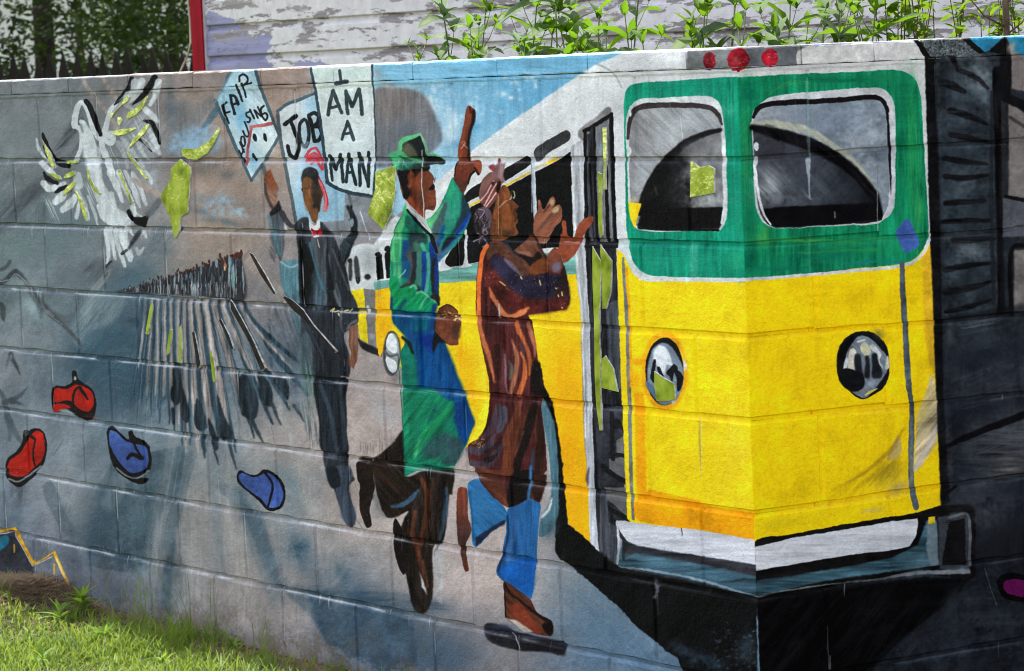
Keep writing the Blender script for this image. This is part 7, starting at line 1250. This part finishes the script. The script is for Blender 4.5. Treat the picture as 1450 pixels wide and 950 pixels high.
paint = b.mix(lm, white, b.ramp(grain, [(.3, (.22, .22, .38)), (.7, (.30, .30, .47))]))
b.base(b.mix(b.math('MULTIPLY', pm, b.math('SUBTRACT', 1.0, b.math('MULTIPLY', lm, .75))), paint, wood)); b.rough(.75, .25)
b.normal(b.bump(b.math('ADD', b.math('MULTIPLY', pm, -.6), b.math('MULTIPLY', grain, .25)), .8, .004)); M_side = b.m
house = empty('clapboard_house', (0, 0, 0)); tag(house, 'old clapboard house wall with peeling white and lavender paint behind the block wall', 'house')
za, zb_ = on_y(292, 80.8, HY)[2], on_y(292, 36.6, HY)[2]; PITCH = zb_-za
hx1 = 5.2
nb0 = int((za-.1)/PITCH); z00 = za-nb0*PITCH
# drop-siding profile: lip, flat face, cove tucked under the board above
prof = [(.012, 0), (-.008, 0), (-.012, .003), (-.009, PITCH-.034), (-.002, PITCH-.026), (.006, PITCH-.014), (.008, PITCH-.0005), (.012, PITCH-.0005)]
V = []; F = []
nseg = 16
for i in range(nseg+1):
    x = hx0+(hx1-hx0)*i/nseg
    for y, zz in prof: V.append((x, y, zz))
w = len(prof)
for i in range(nseg):
    for q in range(w): F.append((i*w+q, i*w+(q+1) % w, (i+1)*w+(q+1) % w, (i+1)*w+q))
F += [tuple(range(w))[::-1], tuple(nseg*w+q for q in range(w))]
me = bpy.data.meshes.new('clapboard'); me.from_pydata(V, [], F); me.materials.append(M_side); me.update()
for i in range(27):
    o = bpy.data.objects.new('clapboard', me); COL.objects.link(o); o.parent = house
    o.location = (0, HY+rw.uniform(-.0015, .0015), z00+i*PITCH); o.rotation_euler = (rw.uniform(-.004, .004), rw.uniform(-.0005, .0005), 0)
ztop = z00+27*PITCH
b = NT_('red_paint'); b.base(b.ramp(b.noise(18, 4, .6, b.mapping(b.pos(), (1, 1, .3))), [(.3, (.20, .003, .010)), (.7, (.31, .006, .018))])); b.rough(.75, .08); M_red = b.m
b = NT_('white_trim'); b.base(b.ramp(b.noise(25, 4, .6, b.pos()), [(.3, (.42, .41, .42)), (.7, (.66, .65, .66))])); b.rough(.7); M_trim = b.m
b = NT_('shingle'); b.base(b.ramp(b.noise(30, 4, .6, b.pos()), [(.3, (.05, .05, .05)), (.7, (.12, .115, .11))])); b.rough(.9); M_roof = b.m
rx0 = on_y(271.5, 60, HY-.03)[0]; rx1 = on_y(287, 60, HY-.03)[0]
V, F = box(rx0, rx1, HY-.03, HY+.03, 0, ztop); o = mesh_obj('corner_board', V, F, M_red, house); o['label'] = 'red painted corner board'
V, F = box(rx1+.001, hx0-.001, HY-.022, HY+.02, 0, ztop); mesh_obj('corner_bead', V, F, M_trim, house)
V, F = box(rx0+.012, rx1-.01, HY+.031, HY+4.6, 0, ztop); mesh_obj('side_wall', V, F, M_trim, house)
V, F = box(rx1, hx1, HY+.012, HY+.10, 0, ztop-.002); mesh_obj('sheathing', V, F, M_trim, house)
V, F = [], []
for y, zz in ((HY-.25, ztop-.05), (HY+2.3, ztop+1.5), (HY+4.9, ztop-.05)):
    for x in (rx0-.2, hx1+.2): V += [(x, y, zz), (x, y, zz+.07)]
F = [(0,2,6,4),(1,5,7,3),(4,6,10,8),(5,9,11,7),(0,1,3,2),(8,10,11,9),(0,4,5,1),(4,8,9,5),(2,3,7,6),(6,7,11,10)]
mesh_obj('roof', V, F, M_roof, house)
# cable hanging at the corner
c = [on_y(x, y, HY-.05) for x, y in ((264,-40),(266,0),(269,30),(270,60),(266,78),(258,95),(250,112),(248,150))]
b = NT_('cable_sheath'); b.base((.42, .36, .28)); b.rough(.5); M_cab = b.m
V, F = tube([tuple(q) for q in c], .004, 6); tag(mesh_obj('cable', V, F, M_cab, smooth=True), 'thin tan cable hanging down beside the red corner board', 'cable')

# ------------------------------------------------------------------ fence, trees and pale house far left
b = NT_('dark_wood'); b.base(b.ramp(b.noise(20, 4, .6, b.mapping(b.pos(), (1, 1, .2))), [(.3, (.006, .005, .0045)), (.7, (.018, .014, .012))])); b.rough(.85, .2); M_fence = b.m
f0, f1 = at_r(-60, 100, 26.0), at_r(330, 86, 25.0)
fd = (f1-f0)[:2]; FL = float(np.linalg.norm(fd)); fd = fd/FL; fang = math.atan2(fd[1], fd[0])
fence = empty('picket_fence', (f0[0], f0[1], 0)); fence.rotation_euler = (0, 0, fang); tag(fence, 'dark pointed picket fence under the trees at upper left', 'fence')
V = [(-.040, 0, .1), (.040, 0, .1), (.040, 0, 1.70), (0, 0, 1.86), (-.040, 0, 1.70)]; V = V+[(x, .02, zz) for x, y, zz in V]
F = [(0,1,2,3,4), (9,8,7,6,5)]+[(i, i+5, (i+1) % 5+5, (i+1) % 5) for i in range(5)]
pm_ = bpy.data.meshes.new('picket'); pm_.from_pydata(V, [], F); pm_.materials.append(M_fence); pm_.update()
x = 0.03
while x < FL:
    o = bpy.data.objects.new('picket', pm_); COL.objects.link(o); o.parent = fence; o.location = (x, rw.uniform(-.004, .004), rw.uniform(-.02, .02)); o.rotation_euler = (0, rw.uniform(-.012, .012), 0); x += .104
for zz in (.45, 1.35):
    V, F = box(-.05, FL, .021, .06, zz, zz+.09); mesh_obj('rail', V, F, M_fence, fence)
for x in (0.0, FL/2, FL):
    V, F = box(x-.045, x+.045, .061, .15, 0, 1.75); mesh_obj('post', V, F, M_fence, fence)
b = NT_('pale_stucco'); b.base(b.ramp(b.noise(2, 4, .6, b.pos()), [(.3, (.55, .54, .56)), (.7, (.72, .71, .73))])); b.rough(.85); M_stu = b.m
b = NT_('window_glass'); b.base((.03, .035, .04)); b.rough(.1, .6); M_win = b.m
hc = at_r(130, 40, 40.0); ha = math.atan2(hc[1]-CAM_P[1], hc[0]-CAM_P[0])
fh = empty('pale_house', (hc[0], hc[1], 0)); fh.rotation_euler = (0, 0, ha-math.pi/2); tag(fh, 'pale stucco house glimpsed through the leaves at far left', 'house')
V, F = box(-4.5, 4.5, 0, 6, 0, 3.4); mesh_obj('wall', V, F, M_stu, fh)
for wx in (-2.6, 1.9):
    V, F = box(wx, wx+.9, -.03, .05, 1.2, 2.5); o = mesh_obj('window', V, F, M_trim, fh); V, F = box(wx+.08, wx+.82, -.034, -.031, 1.28, 2.42); mesh_obj('pane', V, F, M_win, o)
V = [(-4.9, -.5, 3.3), (4.9, -.5, 3.3), (4.9, 6.5, 3.3), (-4.9, 6.5, 3.3), (-4.9, 3, 5.2), (4.9, 3, 5.2)]; F = [(0,1,5,4),(2,3,4,5),(0,4,3),(1,2,5),(3,2,1,0)]; mesh_obj('roof', V, F, M_roof, fh)
M_tree = leaf_mat('tree_leaf', [(.004, .009, .003), (.012, .024, .005), (.045, .08, .010)], .3, 1.6)
b = NT_('dark_bark'); b.base(b.ramp(b.noise(15, 3, .6, b.pos()), [(.3, (.018, .014, .011)), (.7, (.05, .04, .03))])); b.rough(.9, .2); M_dbark = b.m
def tree(px, r, H, crown, label, n, lsize, seed, tr=.10, thin=1.0, name='broadleaf_tree'):
    g = at_r(px, 90, r); rt_ = random.Random(seed); root = empty(name, (g[0], g[1], 0)); tag(root, label, 'tree', 'trees beyond the picket fence')
    V, F = [], []
    top = (rt_.uniform(-.3, .3), rt_.uniform(-.3, .3), H)
    tube([(0, 0, -.05), (top[0]*.2, top[1]*.2, H*.35), (top[0]*.6, top[1]*.6, H*.7), top], [tr, tr*.8, tr*.5, tr*.15], 8, V, F); mesh_obj('trunk', V, F, M_dbark, root, smooth=True)
    tips = []
    for i in range(9):
        t = rt_.uniform(.22, .85); a = rt_.uniform(0, 6.28); L = crown*rt_.uniform(.6, 1.05)*(1.1-.4*t); s0 = (top[0]*t, top[1]*t, H*t); e = (s0[0]+math.cos(a)*L, s0[1]+math.sin(a)*L, H*t+L*rt_.uniform(.1, .7))
        m_ = ((s0[0]+e[0])/2, (s0[1]+e[1])/2, (s0[2]+e[2])/2+.1*L)
        V, F = tube([s0, m_, e], [tr*.4, tr*.22, tr*.06], 6); mesh_obj('limb', V, F, M_dbark, root, smooth=True); tips += [m_, e, ((m_[0]+e[0])/2, (m_[1]+e[1])/2, (m_[2]+e[2])/2)]
    tips.append(top)
    V, F = [], []
    cl = [((t[0]+rt_.gauss(0, .3), t[1]+rt_.gauss(0, .3), t[2]+rt_.gauss(0, .35)), crown*rt_.uniform(.10, .40)) for t in tips for _ in range(3)]
    for i in range(n):
        c_, rad = rt_.choice(cl)
        d = Vector((rt_.gauss(0, 1), rt_.gauss(0, 1), rt_.gauss(0, .8))); d = d/max(d.length, .01)*rad*rt_.random()**.45; p = Vector(c_)+d
        if p.z < .35: continue
        a = Vector((rt_.gauss(0, 1), rt_.gauss(0, 1), rt_.gauss(0, .6))).normalized(); q = a.orthogonal().normalized(); s = lsize*rt_.uniform(.6, 1.4); o = len(V)
        V += [tuple(p-a*s), tuple(p+q*s*.45), tuple(p+a*s), tuple(p-q*s*.45)]; F.append((o, o+1, o+2, o+3))
    mesh_obj('crown', V, F, M_tree, root)
tree(66, 28.5, 5.6, 1.5, 'dark tree with a forked trunk in front of the pale house', 6000, .034, 3, .11)
tree(175, 29.5, 4.6, 1.5, 'dense dark tree left of the red corner board', 6800, .031, 5, .05)
tree(250, 27.8, 4.9, 1.2, 'dark tree beside the red corner board, nearest the siding', 8500, .034, 9, .06)
tree(-20, 27.5, 4.6, 1.3, 'dark leafy tree at the left frame edge', 7000, .036, 12, .08)
tree(120, 33.0, 5.2, 1.4, 'thin leaved tree farther back, between the forked and the dense tree', 2800, .032, 15, .05)
